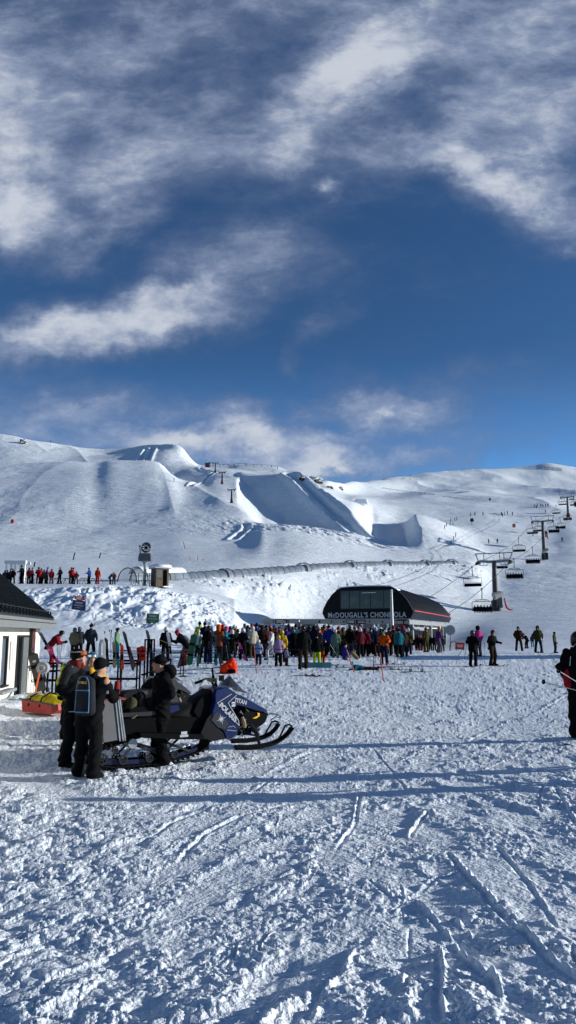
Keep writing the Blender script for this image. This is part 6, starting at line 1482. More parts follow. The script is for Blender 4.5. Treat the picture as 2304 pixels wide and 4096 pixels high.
rk = thing('luggage_stack', 'dark and olive bags and straps piled on the rack of the blue snowmobile', 'luggage'); rk.matrix_world = BM
x0, z0 = loc(505, 2870, -.2); b = B(); b.box((x0 + .25, 0, z0 + .04), (.62, .42, .06)); part('rack', b, M['dark'], rk)
for k, (px_, py_, w, h, c) in enumerate(((525, 2850, .22, .30, (.05, .05, .025)), (560, 2840, .2, .42, (.012, .012, .013)), (600, 2850, .22, .3, (.02, .02, .022)))):
    x, z = loc(px_, py_, -.1); s = SDF(.05); s.wr = .012; s.cone((x, -.1, z - h / 2 + .05), (x, -.1, z + h / 2), w * .45, w * .4); s.cone((x, .1, z - h / 2 + .05), (x, .1, z + h / 2 - .05), w * .45, w * .4); link('bag', s.mesh('bag', .02), M['cloth'], rk, c)
b = B()
for k in range(7): x, z = loc(530 + 11 * k, 2875 + (k * 13) % 30, -.24); b.bar((x, -.22, z), (x + .08, -.22, z + .05 * (-1) ** k), .012)
part('strap', b, mat('strap_pale', (.16, .16, .12), .7), rk)
# second snowmobile, black, further back
def copy_sled(src, mw, label):
    def cp(o, par):
        if o.name.split('.')[0] in ('lettering', 'piping', 'number_plate', 'star_decal', 'star_panel', 'yellow_flash', 'mountain_decal', 'sticker'): return
        c = o.copy(); col.objects.link(c)
        if par is not None: c.parent = par
        if o.data is not None and o.name.split('.')[0] in ('hood', 'seat_panel'): c.color = (.006, .0065, .008, 1)
        for q in list(o.children): cp(q, c)
        return c
    r = cp(src, None); r.matrix_world = mw; r['label'] = label; return r
p = at(405, 14.8)
s2 = copy_sled(sm, Matrix.Translation((p.x, p.y, p.z)) @ Matrix.Rotation(math.radians(63), 4, 'Z') @ Matrix.Scale(.92, 4), 'black snowmobile parked behind the blue one, half hidden by two standing workers')

# ================================================================ WORKERS AND THE CLOSE SKIER (own poses, finer surfaces)
def near(J, p, yaw, label, jc, tc, scale=1.0, vox=.014, head=None, hc='black', gl='black', face=False, puff=1.0, hem=.78, hood=True, bc='black', rz_in=False, cat='person'):
    c = lambda q: COL[q] if isinstance(q, str) else q
    bd = body_mesh(J, vox * .9, True, face); bd.materials.append(M['skin']); o = link('person', bd, loc=p, rz=yaw); o.scale = (scale,) * 3; tag(o, label, cat)
    link('jacket', jacket_mesh(J, vox, hem, hood, puff, .017), M['cloth'], o, c(jc)); link('trousers', trousers_mesh(J, vox, .018, 1.08), M['cloth'], o, c(tc))
    for q in 'LR':
        link('boot', boots_mesh(J, vox, q), M['cloth'], o, c(bc))
        if gl: link('glove', glove_mesh(J, vox * .7, q, True), M['cloth'], o, c(gl if isinstance(gl, (str, tuple)) and not isinstance(gl, dict) else 'black'))
    if head == 'beanie': link('beanie', beanie_mesh(J, vox * .8), M['cloth'], o, c(hc))
    if head == 'helmet': link('helmet', helmet_mesh(J, vox * .8), M['shell'], o, c(hc))
    return o
blk = (.0045, .0045, .0055)
# worker with goggles, facing right
J = P_(look=.1, shL=(-.19, .02, 1.42), shR=(.19, .02, 1.42), elL=(-.25, .10, 1.16), elR=(.26, -.02, 1.15), wrL=(-.14, -.14, 1.10), wrR=(.17, -.20, 1.06), anL=(-.14, .06, .1), anR=(.13, -.06, .1), knL=(-.12, .0, .5), knR=(.12, -.08, .5))
J['look'] = .35
p = at(292, 12.15); w1 = near(J, p, math.radians(68), 'worker in black with orange goggles pushed up on a beanie, face turned right', blk, blk, 1.045, head='beanie', face=True)
link('goggles', goggles_mesh(J, .075), M['shell'], w1, (.30, .07, .02)); link('goggle_strap', strap_mesh(J, .085), M['cloth'], w1, (.3, .28, .22))
h = J['head']; R = head_R(J)
s = SDF(.02); s.wr = .003; s.cone(h + R @ Vector((-.04, -.06, -.085)), h + R @ Vector((.04, -.06, -.085)), .032, .032); s.cone(h + R @ Vector((-.062, -.01, -.05)), h + R @ Vector((-.04, -.06, -.085)), .022, .028); s.cone(h + R @ Vector((.062, -.01, -.05)), h + R @ Vector((.04, -.06, -.085)), .022, .028); link('beard', s.mesh('beard', .01), M['cloth'], w1, (.07, .035, .02))
for q in (-1, 1): b = B(); b.ball(h + R @ Vector((q * .033, -.086, .005)), (.012, .008, .009), 8, 6); part('eye', b, M['white'], w1, smooth=True); b = B(); b.ball(h + R @ Vector((q * .033, -.092, .005)), (.006, .004, .006), 8, 6); part('iris', b, M['black'], w1, smooth=True)
s = SDF(.05); s.wr = .006; s.cone((-.13, .01, 1.45), (.13, .01, 1.45), .088, .088); s.cone((-.2, .02, 1.42), (-.235, .06, 1.28), .088, .078); s.cone((.2, .02, 1.42), (.235, .01, 1.28), .088, .078); link('shoulder_panel', s.mesh('shoulder_panel', .014), M['cloth'], w1, (.022, .022, .024))
s = SDF(.03); s.cone((-.05, -.03, 1.53), (.05, -.03, 1.53), .075, .075); s.cone((-.04, .05, 1.53), (.04, .05, 1.53), .07, .07); link('collar', s.mesh('collar', .012), M['cloth'], w1, (.16, .02, .02))
b = B(); b.tube([(-.19, -.05, 1.50), (-.22, -.04, 1.42), (-.235, -.03, 1.34)], .006, 5); part('piping', b, M['white'], w1); b = B(); b.tube([(-.22, -.05, .84), (-.1, -.165, .84), (.0, -.18, .85)], .006, 5); part('piping', b, M['white'], w1)
b = B(); b.box((.24, -.03, .42), (.01, .10, .05)); part('reflector', b, mat('patch_grey', (.16, .16, .16), .5), w1)
# worker with the long backpack, back to us
J = P_(look=-.25, pel=(0, 0, .93), chest=(.03, -.04, 1.27), neck=(.06, -.07, 1.45), head=(.09, -.12, 1.60), shL=(-.14, -.03, 1.40), shR=(.23, -.05, 1.39), elL=(-.2, -.14, 1.14), elR=(.30, -.16, 1.15), wrL=(-.08, -.34, 1.14), wrR=(.18, -.42, 1.22), anL=(-.15, .0, .1), anR=(.14, .05, .1))
J = {k: (Vector((-v.x, v.y, v.z)) if isinstance(v, Vector) else v) for k, v in J.items()}
for a in ('sh', 'el', 'wr', 'hip', 'kn', 'an', 'toe'): J[a + 'L'], J[a + 'R'] = J[a + 'R'], J[a + 'L']
p = at(345, 11.3); w2 = near(J, p, math.radians(160), 'worker in black seen from behind wearing a long black backpack with blue piping', blk, blk, 1.0, head='beanie')
bp_ = link('backpack', None, parent=w2); c = J['chest']
s = SDF(.03); s.cone(c + Vector((-.085, .18, -.27)), c + Vector((-.06, .17, .13)), .078, .07); s.cone(c + Vector((.085, .18, -.27)), c + Vector((.06, .17, .13)), .078, .07); s.cone(c + Vector((0, .20, -.27)), c + Vector((0, .19, .15)), .085, .08); link('pack_body', s.mesh('pack_body', .013), M['cloth'], bp_, (.02, .022, .028))
pb = mat('piping_blue', (.10, .22, .36), .5); y0 = .278
b = B(); b.tube([c + Vector((x * 1.0, y0 + .0 - abs(x) * .12 + z * -.03, z)) for x, z in ((-.12, -.30), (-.11, 0), (-.095, .14), (-.06, .205), (0, .22), (.06, .205), (.095, .14), (.11, 0), (.12, -.30))], .006, 6); part('piping', b, pb, bp_, smooth=True)
for z in (.02, -.29): b = B(); b.tube([c + Vector((x, y0 + .012 - abs(x) * .1, z)) for x in (-.11, 0, .11)], .010, 6); part('zip_line', b, pb, bp_)
tm = text_mesh('evoc', .075, .006, .001); o = link('lettering', tm, mat('logo_gold', (.45, .33, .05), .5), bp_); o.location = c + Vector((0, .282, .135)); o.rotation_euler = (PI / 2, 0, PI)
tm = text_mesh('CARDRONA', .06, .006, .001); o = link('lettering', tm, dw, w2); o.location = (J['shL'] + J['elL']) / 2 + Vector((.03, .09, -.02)); o.rotation_euler = (PI / 2, 0, PI); o.scale = (.45, 1, 1)
s = SDF(.02); w_ = J['wrL']; s.cone(w_ + Vector((0, -.02, .0)), w_ + Vector((.02, -.06, .13)), .05, .045); link('red_glove', s.mesh('red_glove', .012), M['cloth'], w2, (.22, .03, .03))
# worker standing right of them, facing left
J = P_(look=-.15, elL=(-.25, .14, 1.15), elR=(.25, .12, 1.15), wrL=(-.2, -.08, 1.0), wrR=(.2, -.06, 1.0), anL=(-.10, -.02, .1), anR=(.10, .06, .1), knL=(-.1, -.06, .5), knR=(.1, -.02, .5), head=(0, -.05, 1.60))
p = at(638, 12.3); w3 = near(J, p, math.radians(-72), 'worker in black hooded jacket and logo headband facing left in front of the blue snowmobile', blk, blk, 1.0, head='beanie', face=True, puff=1.08, hem=.74)
s = SDF(.04); s.wr = .006; s.ell((0, .14, 1.47), (.15, .10, .11)); s.ell((0, .1, 1.52), (.12, .1, .08)); link('hood', s.mesh('hood', .014), M['cloth'], w3, blk)
h = J['head']; R = head_R(J); b = B(); b.tube([h + R @ Vector((math.sin(a) * .098, .014 - math.cos(a) * .116, .045)) for a in np.linspace(0, 2 * PI, 25)[:-1]], .019, 6, closed=True); part('headband', b, M['black'], w3, smooth=True)
lt_ = 'O OAKLEY'
for i, ch in enumerate(lt_):
    if ch == ' ': continue
    a = -1.1 - i * .17; a = -.95 - i * .19; a = -(0.85 + i * .19)
    tm = text_mesh(ch, .042, .004, .002); o = link('lettering', tm, M['white'], w3); q = h + R @ Vector((math.sin(a) * .120, .014 - math.cos(a) * .138, .047)); o.location = q; o.rotation_euler = (PI / 2, 0, -(-a) + J['look'] * 1.0)
b = B(); b.ball((0, 0, .08), (.24, .2, .13), 14, 8); 
# clods of snow round the boots
def clod(px, py, w, h, lb, seed):
    q = hit(px, py, 8, 60); s = SDF(.06); s.wr = .02; s.ws = 14; rg = random.Random(seed)
    for k in range(5): s.ell((rg.uniform(-.5, .5) * w, rg.uniform(-.3, .3) * w, rg.uniform(0, .3) * h), (w * rg.uniform(.25, .45), w * rg.uniform(.25, .4), h * rg.uniform(.5, .95)))
    o = link('snow_clod', s.mesh('snow_clod', .02), M['snow'], loc=(q.x, q.y, q.z - .03)); tag(o, lb, 'snow clod')
clod(620, 3055, .24, .22, 'rounded snow lump in front of the headband worker boots', 1); clod(735, 3020, .16, .22, 'upright snow lump below the blue snowmobile running board', 2); clod(370, 3098, .12, .08, 'small bright snow lump at the backpack worker boot', 5); clod(680, 3068, .16, .1, 'crumbled snow right of the headband worker boots', 9); clod(590, 3062, .2, .1, 'low snow lump left of the headband worker boots', 14)
# two people in yellow behind the workers
J = P_(); p = at(284, 14.6); o = near(J, p, math.radians(200), 'person in neon yellow jacket with a grey hood, half hidden behind the goggled worker', (.42, .46, .03), blk, .98, vox=.018, head='beanie', hc='black', hood=True); s = SDF(.04); s.ell((0, .12, 1.45), (.17, .11, .12)); link('hood', s.mesh('hood', .018), M['cloth'], o, (.10, .10, .10))
J = dict(POSES['poles']); p = at(352, 14.0); o = near(J, p, math.radians(20), 'person in amber yellow jacket with a shiny blue helmet behind the two workers', (.55, .30, .02), blk, .97, vox=.018, head='helmet', hc=(.02, .12, .20), face=True)
link('goggles', goggles_mesh(J, .07), M['chrome'], o)
# skier cut by the right edge
J = P_(look=.1, elR=(.28, .08, 1.16), wrR=(.24, -.12, 1.0), elL=(-.27, .10, 1.18), wrL=(-.26, -.14, 1.08), anL=(-.15, .04, .1), anR=(.13, .0, .1))
p = at(2335, 14.2); rs = near(J, p, math.radians(150), 'skier in black with a red side panel, cut off by the right edge', blk, blk, 1.13, vox=.015, head='helmet', hc='black', bc='grey')
s = SDF(.04); s.wr = .004; s.cone((.16, .03, .90), (.175, .03, 1.10), .095, .082); link('side_panel', s.mesh('side_panel', .015), M['cloth'], rs, (.32, .012, .018))
b = B(); b.tube([(.1, .15, 1.35), (.12, .16, 1.2)], .006, 5); part('piping', b, M['white'], rs)
ski_pole(W(2165, 2725, 13.5), W(2345, 2772, 13.9), (.10, .11, .12), 'long ski pole pointing left from the skier at the right edge'); ski_pole(W(2229, 2680, 13.6), W(2330, 2742, 14.1), (.3, .3, .3), 'shorter looking ski pole angled across the red panel at the right edge')
worn_skis(rs, 'black', .14)
# unseen people and shed added outside the frame to cast the long shadow bands
for x, y, lb in ((6.2, 11.4, 'unseen skier added beyond the right edge for its shadow, farther of two'), (5.6, 10.25, 'unseen skier added beyond the right edge for its shadow, nearer of two')):
    person('wide', (x, y, gz(x, y)), 2.5, 'black', 'black', 'helmet', 'black', lb)
t = thing('shadow_shed', 'unseen grey shed added beyond the right edge to cast a shadow band', 'shed', (20.5, 43, gz(20.5, 43))); b = B(); b.box((0, 0, 1.2), (4, 4.6, 2.6)); part('wall', b, M['grey'], t); b = B(); b.box((0, 0, 2.6), (4.6, 5.2, .2)); part('roof', b, M['dark'], t)

# ================================================================ RESCUE SLED, BOARD AND TOOLS BY THE LODGE
p0 = at(118, 18.6); p1 = at(262, 17.9); ang = math.atan2(p1.y - p0.y, p1.x - p0.x)
t = thing('rescue_toboggan', 'red rescue toboggan loaded with a yellow wrapped pad beside the lodge', 'toboggan', (p0.x, p0.y, p0.z + .12), ang); L_ = (p1 - p0).length * 1.0
b = B(); b.loft([[(x, -w, z0), (x, w, z0), (x, w * 1.1, z1), (x, -w * 1.1, z1)] for x, w, z0, z1 in ((0, .2, .0, .27), (.1, .30, -.03, .27), (L_ * .9, .30, -.03, .17), (L_, .22, .06, .20))]); part('hull', b, mat('toboggan_red', (.30, .02, .012), .45), t)
for y in (-.335, .335): b = B(); b.bar((0, y, .28), (L_, y, .18), .03); part('rail', b, M['dark'], t)
s = SDF(.06); s.wr = .012; s.chain([(.3, 0, .22), (L_ * .5, 0, .22), (L_ * .85, 0, .18)], [.13, .18, .15]); s.cone((.3, -.12, .2), (L_ * .8, -.12, .17), .12, .11); o = link('pad', s.mesh('pad', .022), M['cloth'], t, (.5, .40, .02))
for x in (.35, .75): b = B(); b.tube([(x, -.33, .12), (x, -.26, .33), (x, 0, .43), (x, .26, .33), (x, .33, .12)], .022, 5); part('strap', b, M['black'], t)
b = B(); b.tube([(.12, -.28, .2), (.2, -.2, .34), (.4, 0, .42)], .04, 7); part('tube_roll', b, mat('pale_yellow', (.5, .45, .25), .7), t)
def stand2(pa, pb, d, o, L0):
    a = W(*pa, d); c = W(*pb, d + .15); dr_ = (c - a); Yv = -dr_.normalized(); Z = Vector((0, -1, 0)); Z = (Z - Yv * Z.dot(Yv)).normalized(); X = Yv.cross(Z)
    m_ = Matrix((X, Yv, Z)).transposed().to_4x4(); m_.translation = (a + c) / 2; o.matrix_world = m_ @ Matrix.Diagonal((1, dr_.length / L0, 1, 1))
def upski(pa, pb, d, c, lb, grp=None, w=1.0):
    o = ski((0, 0, 0), (0, 0, 0), COL[c] if isinstance(c, str) else c, lb, grp); stand2(pa, pb, d, o, 1.7); o.matrix_world = o.matrix_world @ Matrix.Diagonal((w, 1, 1, 1)); return o
def upboard(pa, pb, d, c, lb):
    o = board((0, 0, 0), (0, 0, 0), COL[c] if isinstance(c, str) else c, lb); stand2(pa, pb, d, o, 1.55); return o
o = upboard((168, 2775), (130, 2612), 19.5, 'black', 'black snowboard leaning against the lodge wall corner')
b = B(); b.lathe([(.05, 0), (.05, .004)], 12, (0, -.45, .014)); part('emblem', b, dw, o)
t = thing('snow_shovel', 'orange handled snow shovel leaning beside the black snowboard', 'shovel'); a = W(139, 2778, 19); c = W(157, 2695, 19.2); b = B(); b.tube([a, c], .022, 6); part('shaft', b, mat('shovel_orange', (.55, .10, .01), .5), t); b = B(); b.bar(a - (c - a).normalized() * .2, a, .22, .02); part('blade', b, mat('shovel_orange', (.55, .10, .01), .5), t)
p = W(172, 2672, 19.5); t = thing('hose_reel', 'round grey hose reel on a stand by the lodge corner', 'reel', (p.x, p.y, p.z)); b = B()
rg_ = [[(r * math.cos(a), y, r * math.sin(a)) for a in np.linspace(0, 2 * PI, 21)[:-1]] for r, y in ((.03, -.10), (.15, -.09), (.16, -.05), (.16, .08), (.03, .10))]; b.loft(rg_); part('drum', b, M['greyp'], t, smooth=True)
b = B(); b.tube([(.07 * math.cos(a), -.11, .07 * math.sin(a)) for a in np.linspace(0, 2 * PI, 15)[:-1]], .02, 5, closed=True); part('rim', b, M['steel'], t)
for s in (-1, 1): b = B(); b.bar((0, 0, 0), (s * .2, .1, -.75), .03); part('leg', b, M['dark'], t)
p = at(232, 20); s = SDF(.06); s.wr = .02; s.cone((0, 0, .12), (.05, 0, .42), .2, .14); s.cone((.15, 0, .1), (.2, 0, .2), .14, .12); o = link('duffel_bag', s.mesh('duffel_bag', .025), M['cloth'], color=(.012, .09, .13), loc=p); tag(o, 'teal and navy bag lying on the snow left of the neon jacket', 'bag')

# ================================================================ RACKS, STANDING SKIS AND POLES
def rack(px0, px1, d, h, label, levels=(1.0, .8, .35)):
    a = at(px0, d); c = at(px1, d); t = thing('ski_rack', label, 'ski rack', a); L_ = c.x - a.x
    for z in levels:
        for y in (0, .5): b = B(); b.bar((0, y, z * h), (L_, y, z * h), .045); part('rail', b, M['black'], t)
    for x in (0, L_ * .5, L_):
        b = B(); b.bar((x, 0, 0), (x, 0, h), .05); b.bar((x, .5, 0), (x, .5, h), .05); b.bar((x, 0, h), (x, .5, h), .05); part('frame', b, M['black'], t)
    return t
rack(152, 222, 23.5, .95, 'black ski rack right beside the lodge corner', (1, .75, .45)); rack(392, 545, 24.5, .98, 'longest black ski rack, behind the parked black snowmobile', (1, .9, .4)); rack(598, 680, 25.5, .95, 'black ski rack in front of the skier with white helmet', (1, .6)); rack(575, 602, 26, 1.6, 'tall narrow black rack table with skis leaning on it', (1.0, .1))
t = thing('tube_rack', 'white bent tube rack loops behind the black snowmobile', 'ski rack'); 
for k in range(2): a = W(393 + 5 * k, 2690, 22.5 + .5 * k); b = B(); b.tube([a, a + Vector((0, 0, .85)), a + Vector((.04, 0, .96)), a + Vector((.1, 0, .96)), a + Vector((.14, 0, .85)), a + Vector((.14, 0, 0))], .02, 6); part('loop', b, M['steel'], t, smooth=True)
US = [((206, 2612), (160, 2530), 24, 'grey', 'grey ski leaning left on the rack beside the lodge'), ((238, 2656), (196, 2600), 23, 'pink', 'pink ski slanting down in front of the lodge rack'),
 ((432, 2668), (425, 2554), 23.5, 'black', 'black ski standing at the left end of the long rack'), ((458, 2672), (456, 2570), 23.5, 'tan', 'worn tan and grey ski in the long rack'), ((474, 2676), (469, 2572), 23.5, 'teal', 'teal patterned ski in the long rack'), ((490, 2680), (488, 2580), 23.5, 'scarlet', 'bright red tipped ski in the long rack'),
 ((534, 2682), (496, 2527), 24, 'slate', 'tall slate ski leaning far to the left over the long rack'), ((540, 2670), (514, 2585), 24.4, 'crimson', 'crimson ski with big bindings beside the tall slate one'), ((556, 2664), (553, 2592), 25, 'red', 'short red and white ski between two racks'), ((612, 2640), (588, 2522), 26, 'grey', 'tall grey ski leaning on the narrow rack table'), ((606, 2640), (593, 2535), 26.3, 'slate', 'dark ski leaning right behind the tall grey one'),
 ((694, 2672), (671, 2530), 25.5, 'white', 'white ski held upright by the skier with yellow gloves'), ((712, 2672), (736, 2590), 29, 'slate', 'dark ski leaning under the red helmet skier'),
 ((790, 2668), (802, 2545), 30, 'green', 'green edged ski standing right of the green snowboard'), ((798, 2656), (812, 2560), 30.5, 'black', 'black ski leaning right, beside the green edged ski'), ((832, 2655), (838, 2566), 31, 'navy', 'dark navy ski standing under the navy trousers skier'), ((866, 2610), (844, 2506), 31, 'grey', 'long grey ski sloping left above the crowd rack'), ((884, 2660), (860, 2540), 30.5, 'slate', 'slate ski sloping left in front of the rust jacket'), ((866, 2662), (862, 2590), 31, 'teal', 'short teal ski behind the slate one'),
 ((984, 2642), (957, 2573), 34, 'pink', 'pink ski propped in a pyramid, right leaning'), ((990, 2645), (962, 2576), 34.3, 'black', 'black ski propped behind the pink one'), ((1248, 2620), (1243, 2560), 37, 'grey', 'grey ski carried upright beside the slate jacket')]
for pa, pb, d, c, lb in US: upski(pa, pb, d, c, lb)
upboard((755, 2662), (778, 2536), 29.5, (.012, .10, .045), 'big green snowboard standing upright at the left of the crowd'); upboard((918, 2645), (896, 2545), 33, 'black', 'large black snowboard standing between teal and red jackets'); upboard((568, 2645), (569, 2586), 25.2, 'scarlet', 'short board with a black nose and red body in the racks')
PL = [((231, 2652), (228, 2574), 26, 'slate', 'left one of two ski poles standing beside the lodge rack'), ((241, 2652), (248, 2574), 26, 'slate', 'right one of two ski poles standing beside the lodge rack'), ((430, 2610), (418, 2525), 24, 'grey', 'ski pole poking up left over the long rack'), ((440, 2610), (446, 2520), 24.2, 'slate', 'ski pole poking up over the middle of the long rack'), ((468, 2600), (436, 2518), 24.3, 'slate', 'ski pole slanting up over the long rack'),
 ((945, 2632), (958, 2572), 34.2, 'white', 'white pole propped against the ski pyramid'), ((940, 2628), (962, 2606), 34, 'lilac', 'low lilac pole of the ski pyramid'), ((913, 2636), (903, 2572), 33, 'grey', 'pole held by the teal jacket with pink helmet'), ((1350, 2625), (1316, 2570), 36, 'white', 'pale pole slanting in front of the sage suit'), ((1357, 2622), (1320, 2566), 36.4, 'slate', 'dark pole slanting in front of the sage suit'),
 ((1580, 2677), (1577, 2600), 34, 'black', 'left one of two poles planted in the snow near the orange skier'), ((1594, 2679), (1588, 2598), 34, 'black', 'right one of two poles planted in the snow near the orange skier'), ((1494, 2698), (1505, 2615), 33, 'slate', 'pole leaning at the left side of the orange skier'),
 ((1833, 2625), (1866, 2567), 36, 'black', 'pole reaching far left of the all black skier'), ((1857, 2640), (1868, 2570), 35, 'black', 'steeper pole left of the all black skier'), ((1932, 2664), (1916, 2560), 34, 'grey', 'long pole held between the black and pink skiers'), ((1936, 2628), (1938, 2572), 36, 'slate', 'pole left of the brown trousers skier'), ((2170, 2611), (2168, 2560), 44, 'white', 'pole in the hand of the dark olive coat skier'), ((1735, 2610), (1742, 2560), 44, 'slate', 'pole held by the purple jacket skier'), ((638, 2560), (690, 2580), 25, 'mustard', 'yellow pole held level by the skier with yellow gloves')]
for pa, pb, d, c, lb in PL: ski_pole(W(*pa, d), W(*pb, d), COL[c], lb)
# red gate poles, rope posts and ropes
def rod(pa, pb, d, r, m_, lb, name, cat, base=None):
    a = W(*pa, d); c = W(*pb, d); b = B(); b.tube([a - (c - a).normalized() * .15, c], r, 6); return tag(part(name, b, m_), lb, cat)
rp_ = mat('pole_red', (.28, .02, .03), .5)
rod((1026, 2692), (1015, 2572), hit(1026, 2692, 12, 60).y, .022, rp_, 'red slalom pole standing before the child in pale blue', 'slalom_pole', 'pole'); rod((1417, 2690), (1387, 2600), hit(1417, 2690, 12, 60).y, .028, rp_, 'red and white slalom pole leaning over the lying child', 'slalom_pole', 'pole'); rod((1534, 2726), (1520, 2612), hit(1534, 2726, 12, 60).y, .024, rp_, 'red slalom pole nearest the camera, in front of the orange skier', 'slalom_pole', 'pole'); rod((1494, 2698), (1494, 2625), 31, .015, M['black'], 'thin dark stake left of the nearest slalom pole', 'rope_stake', 'stake')
dpp = hit(733, 2706, 12, 60).y
for px, py, ty, d, lb in ((733, 2706, 2594, dpp, 'black rope post on a flat foot at the left of the crowd'), (722, 2694, 2600, dpp + 1.2, 'thinner black rope post just behind the left one'), (881, 2694, 2590, hit(881, 2694, 12, 60).y, 'black rope post beside the red pack'), (478, 2670, 2585, 24, 'dark rope post within the ski racks')):
    q = at(px, d); h_ = W(px, ty, d).z - q.z; t = thing('rope_post', lb, 'post', q); b = B(); b.tube([(0, 0, 0), (0, 0, h_)], .022, 6); part('post', b, M['black'], t); b = B(); b.lathe([(.2, 0), (.2, .02), (.03, .05)], 12); part('foot', b, M['black'], t)
def rope(pts, r, lb, name='barrier_rope'):
    P = [W(px, py, d) for px, py, d in pts]; Q = []
    for a, c in zip(P[:-1], P[1:]): Q += [sag(a, c, t, .008) for t in np.linspace(0, 1, 8)[:-1]]
    Q.append(P[-1]); b = B(); b.tube(Q, r, 5); return tag(part(name, b, M['black']), lb, 'rope')
rope([(480, 2602, 25), (602, 2604, 25), (733, 2606, dpp), (881, 2600, 30), (1026, 2594, 31), (1240, 2597, 33), (1400, 2600, 33)], .014, 'upper black rope running along the front of the crowd'); rope([(480, 2613, 25), (733, 2610, dpp), (881, 2586, 31)], .012, 'lower black rope through the ski racks'); rope([(700, 2682, dpp), (733, 2680, dpp), (881, 2669, 30)], .016, 'low black bar near the ground left of the red pack', 'barrier_bar')
# red rescue pack on the snow
q = hit(915, 2694, 12, 60); s = SDF(.06); s.wr = .02; s.cone((-.18, 0, .22), (.18, 0, .24), .19, .18); s.cone((-.05, 0, .3), (.12, 0, .52), .17, .12); s.cone((.05, 0, .45), (.18, 0, .5), .1, .1); s.cone((-.22, 0, .1), (.2, 0, .1), .13, .13)
o = link('rescue_pack', s.mesh('rescue_pack', .025), M['cloth'], color=(.75, .035, .01), loc=q); tag(o, 'bright orange-red rescue pack standing on the snow', 'pack'); b = B(); b.box((.12, -.15, .1), (.34, .14, .16)); part('base_pocket', b, M['black'], o, bevel=.03)
# equipment lying on the snow
def lie(px, py, yaw, kind, c, lb, L_=1.0, tilt=0):
    q = hit(px, py, 12, 60); f = ski if kind == 's' else board; o = f((q.x, q.y, q.z + .03), (0, 0, math.radians(yaw)), COL[c], lb, L_=L_)
    if tilt: o.rotation_euler = (math.radians(tilt), 0, math.radians(yaw))
    return o
lie(1235, 2706, 75, 's', 'slate', 'left ski of two lying on the snow in front of the queue', .9); lie(1265, 2708, 70, 's', 'grey', 'right ski of two lying on the snow in front of the queue', .9)
o = lie(1265, 2676, 90, 'b', 'teal', 'teal and navy snowboard standing on its edge behind the lying skis', .95); o.rotation_euler = (0, math.radians(75), math.radians(90)); o.location.z += .14
lie(1340, 2664, 88, 's', 'black', 'black ski lying beside the sitting person'); lie(1360, 2673, 92, 's', 'navy', 'navy ski lying below the sitting person'); lie(1580, 2682, 86, 's', 'slate', 'long ski lying under the two planted poles', 1.1); lie(1560, 2660, 95, 's', 'black', 'ski under the orange jacket skier boots'); o = lie(1665, 2690, 80, 'b', 'slate', 'slate snowboard with upright bindings lying right of the planted poles', .9)
lie(1525, 2675, 80, 's', 'maroon', 'maroon ski lying left of the planted poles', .8)
print('near things', round(time.time() - T0, 1), len(sc.objects))
# ================================================================ SKY, SUN, CAMERA
w = bpy.data.worlds.new('World'); sc.world = w; w.use_nodes = True
nt = w.node_tree; N = nt.nodes; K = nt.links; bg = N['Background']
sky = N.new('ShaderNodeTexSky'); sky.sky_type = 'NISHITA'; sky.sun_disc = False
sky.sun_elevation = SUN_EL; sky.sun_rotation = PI / 2 - SUN_AZ
sky.altitude = 1400; sky.air_density = 1.0; sky.dust_density = .6; sky.ozone_density = 3.0
tc = N.new('ShaderNodeTexCoord')
sp = N.new('ShaderNodeSeparateXYZ'); K.new(tc.outputs['Generated'], sp.inputs[0])
def math_(op, a, b=None, c=None, clamp=False):
    n = N.new('ShaderNodeMath'); n.operation = op; n.use_clamp = clamp
    for i, v in enumerate((a, b, c)):
        if v is None: continue
        if isinstance(v, (int, float)): n.inputs[i].default_value = v
        else: K.new(v, n.inputs[i])
    return n.outputs[0]
dy = math_('MAXIMUM', sp.outputs['Y'], .12)
u = math_('DIVIDE', sp.outputs['X'], dy); v = math_('DIVIDE', sp.outputs['Z'], dy)
cb = N.new('ShaderNodeCombineXYZ'); K.new(u, cb.inputs[0]); K.new(v, cb.inputs[1])
def tex(scale, detail=6, rough=.55, rot=0, sc_=(1, 1, 1), off=(0, 0, 0), dist=0.0, src=None):
    mp = N.new('ShaderNodeMapping'); mp.inputs['Rotation'].default_value = (0, 0, rot); mp.inputs['Scale'].default_value = sc_; mp.inputs['Location'].default_value = off
    K.new(src or cb.outputs[0], mp.inputs['Vector'])
    n = N.new('ShaderNodeTexNoise'); n.inputs['Scale'].default_value = scale; n.inputs['Detail'].default_value = detail; n.inputs['Roughness'].default_value = rough; n.inputs['Distortion'].default_value = dist
    K.new(mp.outputs[0], n.inputs['Vector']); return n
def UV(px, py):
    q = W(px, py, 1.0) - Vector((0, 0, CAMZ)); return q.x, q.z
